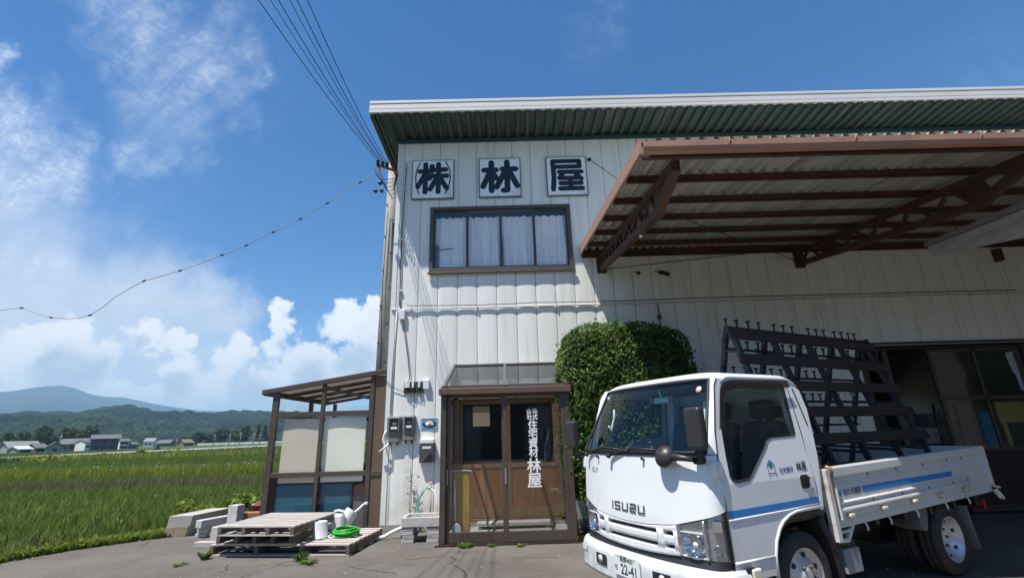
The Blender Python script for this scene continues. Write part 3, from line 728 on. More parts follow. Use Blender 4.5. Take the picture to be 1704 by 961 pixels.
# ------------------------------------------------------------------ warehouse building
WY = 8.6; XL, XR = -2.235, 15.0; BACK = 19.0
def wall_mat():
    m = bpy.data.materials.new('white_siding'); m.use_nodes = True; n = m.node_tree; n.nodes.clear(); q = NG(n)
    tc = q.n('ShaderNodeTexCoord').outputs['Object']
    c = q.ramp(q.noise(q.mapping(tc, (2.5, 1, 0.5)), 1.0, 6, 0.6), [(0.3, (0.76, 0.755, 0.71)), (0.7, (0.85, 0.845, 0.80))])
    streak = q.smooth(q.noise(q.mapping(tc, (7, 1, 0.35)), 1.3, 6, 0.65), 0.50, 0.76, 0, 0.62)
    c = q.mix(streak, c, (0.52, 0.52, 0.47))
    sp = q.n('ShaderNodeSeparateXYZ'); q.link(tc, sp.inputs[0])
    low = q.math('MULTIPLY', q.smooth(sp.outputs[2], 0.95, 0.10), q.smooth(q.noise(tc, 2.2, 6, 0.6), 0.36, 0.66))
    c = q.mix(q.math('MULTIPLY', low, 0.6), c, (0.50, 0.46, 0.30))
    b = q.n('ShaderNodeBsdfPrincipled'); q.link(c, b.inputs[0]); b.inputs['Roughness'].default_value = 0.6; b.inputs['Specular IOR Level'].default_value = 0.3
    bn = q.n('ShaderNodeBump'); bn.inputs['Strength'].default_value = 0.25; bn.inputs['Distance'].default_value = 0.01
    q.link(q.noise(q.mapping(tc, (18, 1, 70)), 1.0, 4, 0.6), bn.inputs['Height']); q.link(bn.outputs[0], b.inputs['Normal'])
    o = q.n('ShaderNodeOutputMaterial'); q.link(b.outputs[0], o.inputs[0]); return m
m_wall = wall_mat()
bld = thing('warehouse_building', 'two storey white panel clad warehouse building with a deep eave', 'building', (0, 0, 0))
OPEN = [(-1.50, 1.255, 4.535, 5.885), (6.45, 9.42, 0.12, 2.86), (-0.98, 0.83, 0.12, 2.16)]
seams = [-1.73+0.376*k for k in range(-1, 46)]
xs = {XL, XR}
for s in seams:
    if XL < s < XR: xs |= {round(s-0.0055, 4), round(s, 4), round(s+0.0055, 4)}
    for fr in (0.07, 0.2, 0.35, 0.5, 0.65, 0.8, 0.93):
        if XL < s+0.376*fr < XR: xs.add(round(s+0.376*fr, 4))
for o_ in OPEN: xs |= {o_[0], o_[1]}
xs = sorted(xs); zs = sorted({0.12, 7.52}|{o_[2] for o_ in OPEN}|{o_[3] for o_ in OPEN})
sset = {round(s, 4) for s in seams}
def bulge(x):
    if x in sset: return WY+0.034
    t = ((x+1.73)/0.376) % 1.0
    return WY-0.010*(1-(2*t-1)**4)+0.004
mb = MB(); idx = {}
for i, x in enumerate(xs):
    for j, z in enumerate(zs):
        idx[i, j] = len(mb.v); mb.v.append((x, bulge(x), z))
for i in range(len(xs)-1):
    for j in range(len(zs)-1):
        cx, cz = (xs[i]+xs[i+1])/2, (zs[j]+zs[j+1])/2
        if any(a < cx < b and c < cz < d for a, b, c, d in OPEN): continue
        mb.f.append((idx[i, j], idx[i+1, j], idx[i+1, j+1], idx[i, j+1])); mb.sm.append(False)
# reveals of the openings
for a, b, c, d in OPEN:
    for (p, q_) in (((a, c), (a, d)), ((a, d), (b, d)), ((b, d), (b, c)), ((b, c), (a, c))):
        mb.add([(p[0], WY, p[1]), (q_[0], WY, q_[1]), (q_[0], WY+0.18, q_[1]), (p[0], WY+0.18, p[1])], [(0, 1, 2, 3)])
mb.build('wall', m_wall, bld, fixn=False)
mb = MB(); mb.box((XL+0.002, WY+0.02, 0.12), (XL+0.1, BACK, 7.42)); mb.build('side_wall', m_wall, bld)
mb = MB(); mb.box((XR-0.1, WY+0.02, 0.12), (XR, BACK, 7.42)); mb.build('side_wall', m_wall, bld)
mb = MB(); mb.box((XL-0.004, WY-0.012, 0.12), (XL+0.085, WY+0.02, 7.5)); mb.build('corner_trim', mat('wall_trim', (0.72, 0.73, 0.72), 0.5), bld)
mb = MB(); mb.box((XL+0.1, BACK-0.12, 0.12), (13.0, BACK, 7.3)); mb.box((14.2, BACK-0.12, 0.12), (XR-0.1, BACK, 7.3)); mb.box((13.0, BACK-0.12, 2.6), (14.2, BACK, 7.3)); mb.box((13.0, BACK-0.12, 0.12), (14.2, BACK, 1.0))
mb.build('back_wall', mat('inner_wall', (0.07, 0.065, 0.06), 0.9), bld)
mb = MB(); mb.box((XL-0.01, WY-0.02, -0.1), (6.43, WY+0.25, 0.117)); mb.box((9.44, WY-0.02, -0.1), (XR, WY+0.25, 0.117)); mb.build('foundation', m_conc, bld)
mb = MB(); mb.box((6.4, WY+0.255, -0.04), (XR, BACK, 0.02)); mb.build('shop_floor', mat('darkened_floor', (0.07, 0.065, 0.06), 0.8, 0, 0.3, 2), bld)  # floor colour lowered to deepen the dim workshop interior
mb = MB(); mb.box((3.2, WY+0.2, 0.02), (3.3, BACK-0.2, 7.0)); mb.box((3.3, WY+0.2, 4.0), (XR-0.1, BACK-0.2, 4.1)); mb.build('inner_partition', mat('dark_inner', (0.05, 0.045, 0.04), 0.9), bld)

# roof : ribbed deck sloping down to the back, white three band fascia, brown verge
RX0 = -2.645
def rz_(y): return 7.60-0.030*(y-7.80)
m_deck = mat('green_roof_deck', (0.060, 0.095, 0.088), 0.45, 0.2, 0.2, 1.5, 0.05, 30, dirt=(0.22, 0.19, 0.14), dirt_amt=0.5, dscale=0.9, stretch=(6, 0.5, 1))
mb = MB(); px_ = []; x = RX0+0.12
while x < XR+0.4:
    for dx, dz in ((0.0, 0.0), (0.045, 0.0), (0.065, 0.055), (0.155, 0.055), (0.175, 0.0)): px_.append((x+dx, dz))
    x += 0.2
v = []; f = []
for (x, dz) in px_: v += [(x, 7.80, rz_(7.80)+dz-0.045), (x, BACK+0.5, rz_(BACK+0.5)+dz-0.045)]
for i in range(len(px_)-1): f.append((2*i, 2*i+2, 2*i+3, 2*i+1))
mb.add(v, f)
roof = mb.build('roof', m_deck, bld, fixn=False)
m_fascia = mat('white_fascia', (0.66, 0.64, 0.62), 0.5, 0, 0.06, 1.5, dirt=(0.45, 0.42, 0.38), dirt_amt=0.4, stretch=(0.4, 1, 6))
mb = MB()
for a, b, dy in ((7.60, 7.668, 0.0), (7.682, 7.791, 0.004), (7.805, 7.868, -0.004)): mb.box((RX0, 7.785+dy, a), (XR+0.5, 7.84, b))
mb.box((RX0+0.002, 7.815, 7.61), (XR+0.5, 7.838, 7.86))
mb.build('fascia', m_fascia, roof, bevel=0.006)
mb = MB(); mb.box((RX0+0.01, 7.84, 7.868-0.03), (XR+0.5, BACK+0.5, 7.872)); mb.build('roof_top', m_deck, roof)
mb = MB()
mb.prism([(7.842, rz_(7.842)-0.05), (BACK+0.5, rz_(BACK+0.5)-0.05), (BACK+0.5, rz_(BACK+0.5)+0.2), (7.842, rz_(7.842)+0.22)], lambda p, q: (RX0+0.005, p, q), lambda p, q: (RX0+0.09, p, q))
mb.build('verge_board', mat('verge_brown', (0.075, 0.055, 0.048), 0.7, 0, 0.25, 4), roof)
mb = MB(); mb.box((XL-0.02, WY-0.035, 7.42), (XR, WY-0.004, 7.512)); mb.build('eave_trim', mat('teal_trim', (0.03, 0.075, 0.085), 0.5), bld)

# horizontal conduit on the wall
m_cond = mat('conduit_white', (0.60, 0.61, 0.60), 0.5, 0, 0.05, 3)
mb = MB(); mb.tube([(XL+0.02, WY-0.028, 3.80), (2.6, WY-0.028, 3.80), (9.6, WY-0.028, 3.80), (XR, WY-0.028, 3.80)], 0.014, 8)
for x in [-1.85, -0.6, 0.9, 2.4, 4.0, 5.6, 7.2, 8.8]: mb.box((x-0.012, WY-0.05, 3.765), (x+0.012, WY-0.001, 3.835))
mb.build('conduit', m_cond, bld)
mb = MB(); mb.tube(catenary((XL+0.3, WY-0.04, 3.87), (0.5, WY-0.03, 3.865), 0.02, 10)+catenary((0.52, WY-0.03, 3.865), (3.4, WY-0.03, 3.87), 0.015, 8)+[(9.7, WY-0.03, 3.86)], 0.007, 5); mb.build('wall_cable', m_wire, bld)
mb = MB(); mb.box((-2.06, WY-0.07, 3.60), (-1.95, WY-0.002, 3.79)); mb.build('junction_box', m_whitep, bld, bevel=0.008)
# vertical white conduit at the corner
mb = MB(); mb.tube([(-2.06, WY-0.022, 6.98), (-2.06, WY-0.022, 5.2), (-2.075, WY-0.022, 3.85)], 0.010, 6)
for z in (6.3, 6.8, 5.2, 4.15): mb.box((-2.09, WY-0.045, z), (-2.03, WY-0.001, z+0.035))
mb.build('riser_conduit', m_cond, bld)

# upper window
def strip_box(mb, x0, x1, z0, z1, y0, y1): mb.box((x0, y0, z0), (x1, y1, z1))
win = MB(); a, b, c, d = OPEN[0]
for q_ in ((a-0.03, b+0.03, d-0.035, d+0.03), (a-0.03, b+0.03, c-0.035, c+0.055), (a-0.03, a+0.045, c+0.055, d-0.035), (b-0.045, b+0.03, c+0.055, d-0.035)):
    strip_box(win, *q_, WY-0.035, WY+0.07)
win.box((a-0.05, WY-0.075, c-0.06), (b+0.05, WY-0.037, c-0.02))
wf = win.build('window_frame', m_brown, bld, bevel=0.005)
cw = (b-a-0.09)/4
m_upane = glass('upper_pane', (0.98, 0.98, 0.99), 0.8, 0.05)
for k in range(4):
    x0 = a+0.045+k*cw; x1 = x0+cw; y = WY+(0.012 if k in (1, 2) else 0.036)
    s = MB()
    for q_ in ((x0, x0+0.028, c+0.055, d-0.035), (x1-0.028, x1, c+0.055, d-0.035), (x0+0.028, x1-0.028, c+0.055, c+0.10), (x0+0.028, x1-0.028, d-0.07, d-0.035)): strip_box(s, *q_, y-0.012, y+0.012)
    s.build('sash', m_brown, wf)
    p = MB(); p.add([(x0+0.028, y, c+0.10), (x1-0.028, y, c+0.10), (x1-0.028, y, d-0.07), (x0+0.028, y, d-0.07)], [(0, 1, 2, 3)]); p.build('pane', m_upane, wf, fixn=False)
m_curtain = mat('lace_curtain', (0.93, 0.90, 0.86), 0.85, 0, 0.03, 5)
for k in range(2):
    x0 = a+0.03+k*(b-a)/2; x1 = x0+(b-a)/2-0.04
    cu = MB(); ph = k*2.1
    def fn(s, t):
        x = x0+(x1-x0)*s; fold = math.sin(s*44+ph+0.5*math.sin(s*9))*0.035+0.022*math.sin(s*97+ph)
        return (x+0.012*math.sin(t*5+s*20), WY+0.125+fold*(0.35+0.65*(1-t)), c+0.02+(d-c-0.17)*t+0.012*math.sin(s*60)*t)
    cu.grid(fn, 160, 8); cu.build('curtain', m_curtain, wf, fixn=False)
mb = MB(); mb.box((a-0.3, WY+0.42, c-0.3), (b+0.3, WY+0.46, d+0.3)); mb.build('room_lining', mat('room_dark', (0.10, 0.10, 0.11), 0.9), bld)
# small dark strap leaning inside the left pane
mb = MB(); mb.box((a+0.075, WY+0.075, c+0.06), (a+0.13, WY+0.10, c+0.60)); mb.bar((a+0.13, WY+0.09, c+0.50), (a+0.42, WY+0.09, c+0.52), 0.012, 0.02); mb.build('window_latch_bar', m_dgrey, wf)

# workshop door opening on the right
a, b, c, d = OPEN[1]
mb = MB()
for q_ in ((a-0.06, b+0.08, d-0.02, d+0.06), (a-0.06, a+0.03, 0.0, d-0.02), (b-0.03, b+0.08, 0.0, d-0.02)): strip_box(mb, *q_, WY-0.05, WY+0.1)
strip_box(mb, a-0.06, b+0.08, d-0.075, d-0.045, WY-0.06, WY+0.02)
df = mb.build('door_frame', m_brown_d, bld, bevel=0.005)
mb = MB(); mb.box((a-0.04, WY-0.075, d+0.0), (b+0.06, WY-0.052, d+0.018)); mb.build('door_rail', m_galv, df)
m_dk_red = mat('maroon_door_panel', (0.045, 0.018, 0.018), 0.6, 0, 0.15, 3)
def work_door(x0, x1, y):
    s = MB()
    xm = (x0+x1)/2
    for q_ in ((x0, x0+0.06, 0.04, d-0.08), (x1-0.06, x1, 0.04, d-0.08), (xm-0.025, xm+0.025, 1.05, d-0.08), (x0+0.06, x1-0.06, 1.0, 1.05), (x0+0.06, x1-0.06, 1.86, 1.92), (x0+0.06, x1-0.06, d-0.13, d-0.08), (x0+0.06, x1-0.06, 0.04, 0.10)):
        strip_box(s, *q_, y-0.018, y+0.018)
    o = s.build('sliding_door', m_brown, bld)
    for (u0, u1) in ((x0+0.06, xm-0.025), (xm+0.025, x1-0.06)):
        for (z0, z1) in ((1.05, 1.86), (1.92, d-0.13)):
            p = MB(); p.box((u0, y-0.003, z0), (u1, y+0.003, z1)); p.build('pane', m_glass_d, o)
    p = MB(); p.box((x0+0.06, y-0.01, 0.10), (x1-0.06, y+0.01, 1.0)); p.build('lower_panel', m_dk_red, o)
work_door(7.69, 9.38, WY+0.03)
mb = MB(); mb.box((6.88, WY+0.05, 0.04), (6.97, WY+0.13, d-0.08)); mb.build('door_post', m_brown, bld)
s = MB(); s.box((6.49, WY+0.055, 0.05), (6.87, WY+0.075, 0.95)); s.build('lower_panel', m_dk_red, bld)
s = MB(); s.box((6.49, WY+0.06, 1.78), (6.87, WY+0.08, 1.83)); s.build('glazing_bar', m_brown, bld)

# things inside the workshop
o = thing('panel_board', 'mustard yellow board leaning inside the right workshop door pane', 'board', (8.85, WY+0.2, 0.02))
m = MB(); m.box((-0.04, 0, 1.43), (0.55, 0.02, 1.80)); m.box((0.02, 0.022, 0), (0.10, 0.05, 1.7)); m.box((0.4, 0.022, 0), (0.48, 0.05, 1.7)); m.build('board_face', mat('mustard_board', (0.50, 0.40, 0.09), 0.7, 0, 0.08, 4), o)
o = thing('panel_board', 'upright blue board seen through the lower workshop door pane', 'board', (8.52, WY+0.25, 0.02))
m = MB(); m.box((0, 0, 0), (0.25, 0.03, 1.62)); m.build('board_face', mat('blue_board', (0.02, 0.22, 0.40), 0.6, 0, 0.08, 4), o, bevel=0.004)
o = thing('paper_sheet', 'pale paper sheet stuck inside the top right workshop pane', 'paper', (9.15, WY+0.07, 2.0))
m = MB(); m.poly([(0.02, 0.68), (0.19, 0.72), (0.20, 0.0), (0.10, 0.0), (0.09, 0.30), (0.06, 0.32)], lambda p, q: (p, 0, q)); m.build('sheet', m_whitep, o)
o = thing('timber_bundle', 'bundle of upright dark battens behind the workshop door glass', 'timber', (7.95, WY+0.35, 0.02))
for k in range(7):
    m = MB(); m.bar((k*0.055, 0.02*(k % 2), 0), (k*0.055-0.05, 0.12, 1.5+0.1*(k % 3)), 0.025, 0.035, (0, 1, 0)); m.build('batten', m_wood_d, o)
o = thing('storage_shelf', 'steel shelf with boxes deep inside the dark workshop', 'shelf', (7.9, 11.2, 0.02))
for z in (0.45, 0.95, 1.35):
    m = MB(); m.box((0, 0, z), (2.4, 0.6, z+0.04)); m.build('shelf_board', m_galv, o)
for x in (0, 2.36):
    m = MB(); m.box((x, 0, 0), (x+0.04, 0.04, 1.9)); m.box((x, 0.56, 0), (x+0.04, 0.6, 1.9)); m.build('shelf_post', m_galv, o)
for k, (x, z, cc) in enumerate([(0.15, 0.99, (0.3, 0.3, 0.28)), (0.65, 0.99, (0.16, 0.2, 0.1)), (1.2, 0.99, (0.4, 0.35, 0.2)), (1.7, 1.39, (0.5, 0.5, 0.48)), (0.4, 1.39, (0.2, 0.18, 0.16)), (1.6, 0.49, (0.35, 0.3, 0.2))]):
    lab = ['pale grey carton at the left end of the middle shelf in the workshop', 'dull green carton on the middle workshop shelf', 'tan carton on the middle workshop shelf', 'near white carton on the top workshop shelf', 'dark carton on the top workshop shelf', 'tan carton on the lowest workshop shelf'][k]
    t_ = thing('storage_box', lab, 'box', (7.9+x, 11.25, 0.02+z)); m = MB(); m.box((0, 0, 0.002), (0.36, 0.4, 0.28)); m.build('carton', mat('box_colour_%s' % 'abcdef'[k], cc, 0.8, 0, 0.1, 6), t_, bevel=0.01)
    m = MB(); m.box((0.15, -0.004, 0.0), (0.21, 0.404, 0.284)); m.build('tape', m_mgrey, t_)

# ------------------------------------------------------------------ three sign boards
m_sign = mat('sign_white', (0.88, 0.89, 0.91), 0.4, 0, 0.06, 3, dirt=(0.45, 0.47, 0.47), dirt_amt=0.35)
m_sign_edge = mat('sign_green_edge', (0.10, 0.20, 0.17), 0.6, 0, 0.2, 6)
m_ink = mat('navy_ink', (0.008, 0.009, 0.022), 0.45)
GL = {
 'a': ([[(.19, .70), (.48, .70)], [(.325, .88), (.325, .17)], [(.30, .60), (.15, .31)], [(.36, .60), (.42, .51)],
        [(.63, .88), (.63, .17)], [(.45, .735), (.80, .735)], [(.48, .83), (.45, .71)], [(.43, .575), (.83, .575)], [(.59, .52), (.44, .24)], [(.67, .52), (.83, .26)]], 0.122),
 'b': ([[(.125, .69), (.41, .69)], [(.30, .88), (.30, .16)], [(.26, .63), (.10, .27)], [(.33, .60), (.42, .47)],
        [(.56, .705), (.88, .705)], [(.675, .89), (.675, .17), (.585, .16)], [(.62, .63), (.42, .25)], [(.74, .62), (.91, .27)]], 0.138),
 'c': ([[(.17, .88), (.82, .88), (.82, .735), (.20, .735)], [(.17, .88), (.185, .48), (.155, .16)], [(.32, .60), (.86, .60)], [(.43, .60), (.32, .445)], [(.32, .44), (.80, .44)], [(.73, .53), (.85, .42)],
        [(.345, .31), (.84, .31)], [(.585, .44), (.585, .18)], [(.33, .175), (.86, .175)]], 0.122)}
def sign(k, x0, x1, z0, z1, label, dz):
    o = thing('sign_board', label, 'sign', (x0, WY, z0), 0, 'white character signs under the eave')
    W_, H_ = x1-x0, z1-z0
    sk = lambda p, q: (p, q)
    m = MB(); m.box((0, -0.055, 0), (W_, -0.002, H_)); m.build('frame', m_sign_edge, o, bevel=0.004)
    m = MB(); m.box((0.022, -0.060, 0.022), (W_-0.022, -0.050, H_-0.022)); m.build('panel', m_sign, o)
    st, wd = GL[k]; m = MB()
    capsules(m, [[(p[0]*W_, p[1]*H_) for p in s] for s in st], wd*W_, lambda p, q, e: (p, -0.0615-e, q))
    if k == 'a':
        par = [[(.20, .92), (.12, .75), (.095, .55), (.115, .33), (.18, .13)], [(.80, .94), (.895, .74), (.915, .52), (.88, .30), (.80, .12)]]
        capsules(m, [[(p[0]*W_, p[1]*H_) for p in s] for s in par], 0.026*W_, lambda p, q, e: (p, -0.0615-e, q), d0=0.006)
    m.build('lettering', m_ink, o)
sign('a', -1.925, -1.055, 6.09, 6.99, 'white sign with a bracketed black character, leftmost under the eave', 0)
sign('b', -0.545, 0.32, 6.095, 6.995, 'white sign with the two tree black character, middle of the three', 0)
sign('c', 0.845, 1.685, 6.09, 6.99, 'white sign with the black roof character, nearest the canopy', 0)

# ------------------------------------------------------------------ canopy over the yard
CX0, CX1 = 1.45, 12.1
cy0, cz0, cy1, cz1 = 8.56, 4.85, 4.36, 4.32          # wall edge, outer edge (top line)
sl_ = (cz0-cz1)/(cy0-cy1)
def cz(y): return cz1+sl_*(y-cy1)
can = thing('loading_canopy', 'rust brown steel canopy with corrugated roof over the loading yard', 'canopy', (0, 0, 0))
m_corr = mat('corrugated_sheet', (0.36, 0.355, 0.30), 0.6, 0, 0.25, 1.6, 0, 0, dirt=(0.14, 0.12, 0.085), dirt_amt=0.75, dscale=1.3, stretch=(6.6, 0.35, 1))  # streaks along the sheet: grime, plus rib shading put into the colour
mb = MB(); n = 12; v = []; f = []; pitch = 0.15; x = CX0+0.02; i = 0; cols = []
while x < CX1: cols.append((x, 0.034*math.cos(2*math.pi*(x-CX0)/pitch))); x += pitch/8
for (x, dz) in cols: v += [(x, cy1-0.17, cz(cy1-0.17)+0.062+dz), (x, cy0, cz(cy0)+0.05+dz)]
f = [(2*i, 2*i+2, 2*i+3, 2*i+1) for i in range(len(cols)-1)]
mb.add(v, f, True); mb.build('corrugated_roof', m_corr, can, fixn=False)
m_fas = mat('terracotta_fascia', (0.40, 0.23, 0.165), 0.55, 0, 0.12, 2, dirt=(0.18, 0.10, 0.07), dirt_amt=0.5)
mb = MB(); mb.prism([(cy1-0.06, cz(cy1)-0.04), (cy0+0.0, cz(cy0)-0.04), (cy0+0.0, cz(cy0)+0.11), (cy1-0.06, cz(cy1)+0.10)], lambda p, q: (CX0-0.03, p, q), lambda p, q: (CX0+0.0, p, q))
mb.prism([(cy1-0.06, cz(cy1)+0.10), (cy0, cz(cy0)+0.11), (cy0, cz(cy0)+0.12), (cy1-0.06, cz(cy1)+0.11)], lambda p, q: (CX0-0.03, p, q), lambda p, q: (CX0+0.14, p, q))
mb.build('side_fascia', m_fas, can)
mb = MB(); pr_ = [(0.0, -0.01), (0.0, -0.055), (0.02, -0.10), (0.06, -0.115), (0.10, -0.10), (0.12, -0.055), (0.12, 0.012), (0.112, 0.012), (0.112, -0.05)]
def gut(x): return [(x, cy1-0.10-q[0]*0.9, cz(cy1)+q[1]+0.0) for q in pr_]
nn = len(pr_); vv = gut(CX0-0.03)+gut(CX1); mb.add(vv, [(i, i+1, nn+i+1, nn+i) for i in range(nn-1)]+[tuple(range(nn))])
mb.build('gutter', m_gutter, can, fixn=False)
for x in np.arange(2.3, CX1, 1.3):
    m = MB(); m.tube([(x, cy1-0.11, cz(cy1)+0.07), (x+0.01, cy1-0.22, cz(cy1)+0.02), (x, cy1-0.212, cz(cy1)-0.05), (x, cy1-0.14, cz(cy1)-0.07)], 0.006, 5); m.build('gutter_strap', m_gutter, can)
mb = MB(); mb.box((CX0, cy1-0.075, cz(cy1)-0.10), (CX1, cy1-0.02, cz(cy1)+0.0)); mb.build('edge_beam', m_steel, can)
for y in (5.02, 5.74, 6.46, 7.18, 7.90, 8.50):
    m = MB(); z = cz(y)
    m.box((CX0+0.002, y-0.025, z-0.062), (CX1, y-0.019, z+0.020)); m.box((CX0+0.002, y-0.025, z+0.014), (CX1, y+0.025, z+0.022)); m.box((CX0+0.002, y-0.025, z-0.062), (CX1, y+0.025, z-0.056))
    m.build('purlin', m_steel, can)
def truss(x):
    top = MB(); yk, zk = 5.06, 3.97
    T = lambda y: (x, y, cz(y)-0.115)
    Bt = lambda y: (x, y, 4.50+(zk-4.50)*(8.55-y)/(8.55-yk))
    top.bar(T(8.55), T(4.36), 0.07, 0.09)
    o = top.build('truss_chord', m_steel, can)
    m = MB(); m.bar(Bt(8.55), Bt(yk), 0.09, 0.09); m.bar(Bt(yk), (x, 4.40, cz(4.4)-0.16), 0.09, 0.10); m.build('bottom_chord', m_steel, o)
    m = MB(); ys = np.linspace(8.5, 5.1, 13)
    for k in range(12):
        p = T(ys[k]) if k % 2 else Bt(ys[k]); q_ = Bt(ys[k+1]) if k % 2 else T(ys[k+1])
        m.bar(p, q_, 0.04, 0.045)
    m.build('web_bars', m_steel, o)
    m = MB(); m.prism([(yk+0.12, Bt(yk+0.12)[2]-0.03), (yk-0.03, zk-0.05), (yk-0.16, zk+0.09), (yk-0.10, T(yk)[2]), (yk+0.10, T(yk)[2])], lambda p, q: (x-0.008, p, q), lambda p, q: (x+0.008, p, q)); m.build('gusset_plate', m_steel, o)
    m = MB(); m.box((x-0.09, WY-0.055, 4.42), (x+0.09, WY-0.003, 4.86)); m.build('wall_plate', m_steel, o)
for x in (1.82, 5.68): truss(x)
m = MB(); m.box((9.50, WY-0.12, 4.44), (9.60, WY-0.003, 4.68)); m.build('wall_plate', m_steel, can)
m = MB(); m.box((CX0, WY-0.10, cz(8.5)+0.075), (CX1, WY-0.02, cz(8.5)+0.09)); m.box((CX0, WY-0.035, cz(8.5)-0.10), (CX1, WY-0.02, cz(8.5)+0.09)); m.build('wall_flashing', m_steel, can)
mb = MB(); mb.tube([(1.78, WY-0.02, 6.93), (2.40, 6.95, 5.05), (2.5, 6.6, cz(6.6)+0.07)], 0.009, 5); mb.tube([(1.74, WY-0.01, 6.93), (1.79, WY-0.04, 6.93)], 0.035, 8); mb.build('tie_rod', m_wire, can)
for (p, q_) in (((1.9, 8.5, 4.47), (5.6, 8.5, 4.80)), ((2.1, 6.0, 4.5), (5.65, 8.5, 4.5))):
    m = MB(); m.tube([p, q_], 0.008, 5); m.build('brace_wire', m_wire, can)
m = MB(); m.lathe([(0.0, 0.0), (0.02, 0.0), (0.022, 0.03), (0.0, 0.035)], (1.82, 5.9, 4.02), (0, -1, 0), 10); m.build('lamp_bracket', m_whitep, can)

o = thing('pale_plank', 'long pale weathered plank panel tucked under the canopy at the right', 'plank', (6.80, 7.05, 4.20))
m = MB()
m.prism([(0, 0.0), (0, -0.16), (-2.6, -0.66), (-2.6, -0.13)], lambda p, q: (p*0.015, p, q), lambda p, q: (p*0.015+0.05, p, q))
m.build('board', mat('pale_board', (0.60, 0.57, 0.60), 0.6, 0, 0.25, 3, 0.1, 20, stretch=(1, 0.6, 4), dirt=(0.18, 0.15, 0.15), dirt_amt=0.7), o, bevel=0.005)
m = MB(); m.prism([(0.02, 0.075), (0.02, 0.012), (-2.6, -0.118), (-2.6, -0.02)], lambda p, q: (p*0.015-0.03, p, q), lambda p, q: (p*0.015+0.08, p, q)); m.build('top_rail', mat('plank_edge', (0.35, 0.31, 0.34), 0.6), o)
for y in (-0.5, -1.9):
    m = MB(); m.tube([(0.03, y, -0.03), (0.03, y, cz(7.05+y)-4.2)], 0.006, 5); m.build('hanger_wire', m_wire, o)

# wall hooks under the canopy
for k, (x, lab) in enumerate([(2.52, 'small dark hook plate on the wall below the canopy, left one'), (2.95, 'larger dark wedge shaped bracket on the wall below the canopy')]):
    o = thing('wall_bracket', lab, 'bracket', (x, WY, 4.40)); m = MB(); s_ = 0.8 if k == 0 else 1.0
    m.tube([(-0.12*s_, -0.02, 0.03), (0.0, -0.05, 0.0)], [0.006, 0.014], 6); m.build('arm', m_black, o)
    m = MB(); m.lathe([(0.0, 0), (0.045*s_, 0), (0.045*s_, 0.03), (0, 0.03)], (0.01, -0.003, 0), (0, -1, 0), 12)
    if k: m.bar((0.0, -0.05, 0.0), (0.16, -0.05, -0.06), 0.05, 0.06)
    m.build('plate', m_black, o)

# ------------------------------------------------------------------ entrance porch
PY = 7.43; PX0, PX1 = -1.085, 0.90
por = thing('entrance_porch', 'bronze aluminium glazed entrance porch with lettered sliding doors', 'porch', (0, 0, 0))
for a_, b_ in (((PX0, PY, 0.03), (PX0+0.085, PY+0.09, 2.10)), ((PX1-0.085, PY, 0.03), (PX1, PY+0.09, 2.10)), ((PX0, WY-0.09, 0.03), (PX0+0.06, WY-0.02, 2.62)), ((PX1-0.06, WY-0.09, 0.03), (PX1, WY-0.02, 2.62))):
    MB().box(a_, b_).build('post', m_brown, por, bevel=0.006)
mb = MB(); mb.box((PX0-0.03, PY-0.06, 2.10), (PX1+0.03, PY+0.10, 2.20)); mb.build('header', mat('header_brown', (0.13, 0.075, 0.05), 0.5, 0.1, 0.1, 4), por, bevel=0.01)
mb = MB(); mb.box((PX0+0.0, PY+0.0, 0.0), (PX1, PY+0.10, 0.032)); mb.box((PX0, PY+0.1, 0.0), (PX0+0.06, WY-0.022, 0.032)); mb.box((PX1-0.06, PY+0.1, 0.0), (PX1, WY-0.022, 0.032)); mb.box((PX0-0.05, PY-0.03, -0.05), (PX1+0.04, PY-0.002, 0.022)); mb.build('threshold', m_brown_d, por)
# sloped glass roof
def rf(y): return 2.20+(2.70-2.20)*(y-PY)/(WY-0.03-PY)
mb = MB()
for x in (PX0+0.02, -0.12, PX1-0.06):
    x2 = x+0.035 if x < -0.5 else x
    mb.bar((x+0.02, PY+0.0, rf(PY)+0.01), (x2+0.02, WY-0.03, rf(WY-0.03)+0.01), 0.045, 0.05)
mb.bar((PX0+0.04, WY-0.04, 2.70), (PX1, WY-0.04, 2.70), 0.05, 0.055); mb.bar((PX0, PY+0.04, 2.225), (PX1, PY+0.04, 2.225), 0.05, 0.04)
rfo = mb.build('roof_frame', mat('grey_bronze', (0.13, 0.115, 0.105), 0.35, 0.4, 0.05, 5), por)
for (x0, x1) in ((PX0+0.07, -0.12), (-0.07, PX1-0.06)):
    p = MB(); p.add([(x0, PY+0.05, rf(PY+0.05)+0.012), (x1, PY+0.05, rf(PY+0.05)+0.012), (x1, WY-0.06, rf(WY-0.06)+0.012), (x0, WY-0.06, rf(WY-0.06)+0.012)], [(0, 1, 2, 3)]); p.build('roof_pane', glass('smoked_pane', (0.50, 0.50, 0.50), 1.0, 0.05), rfo)
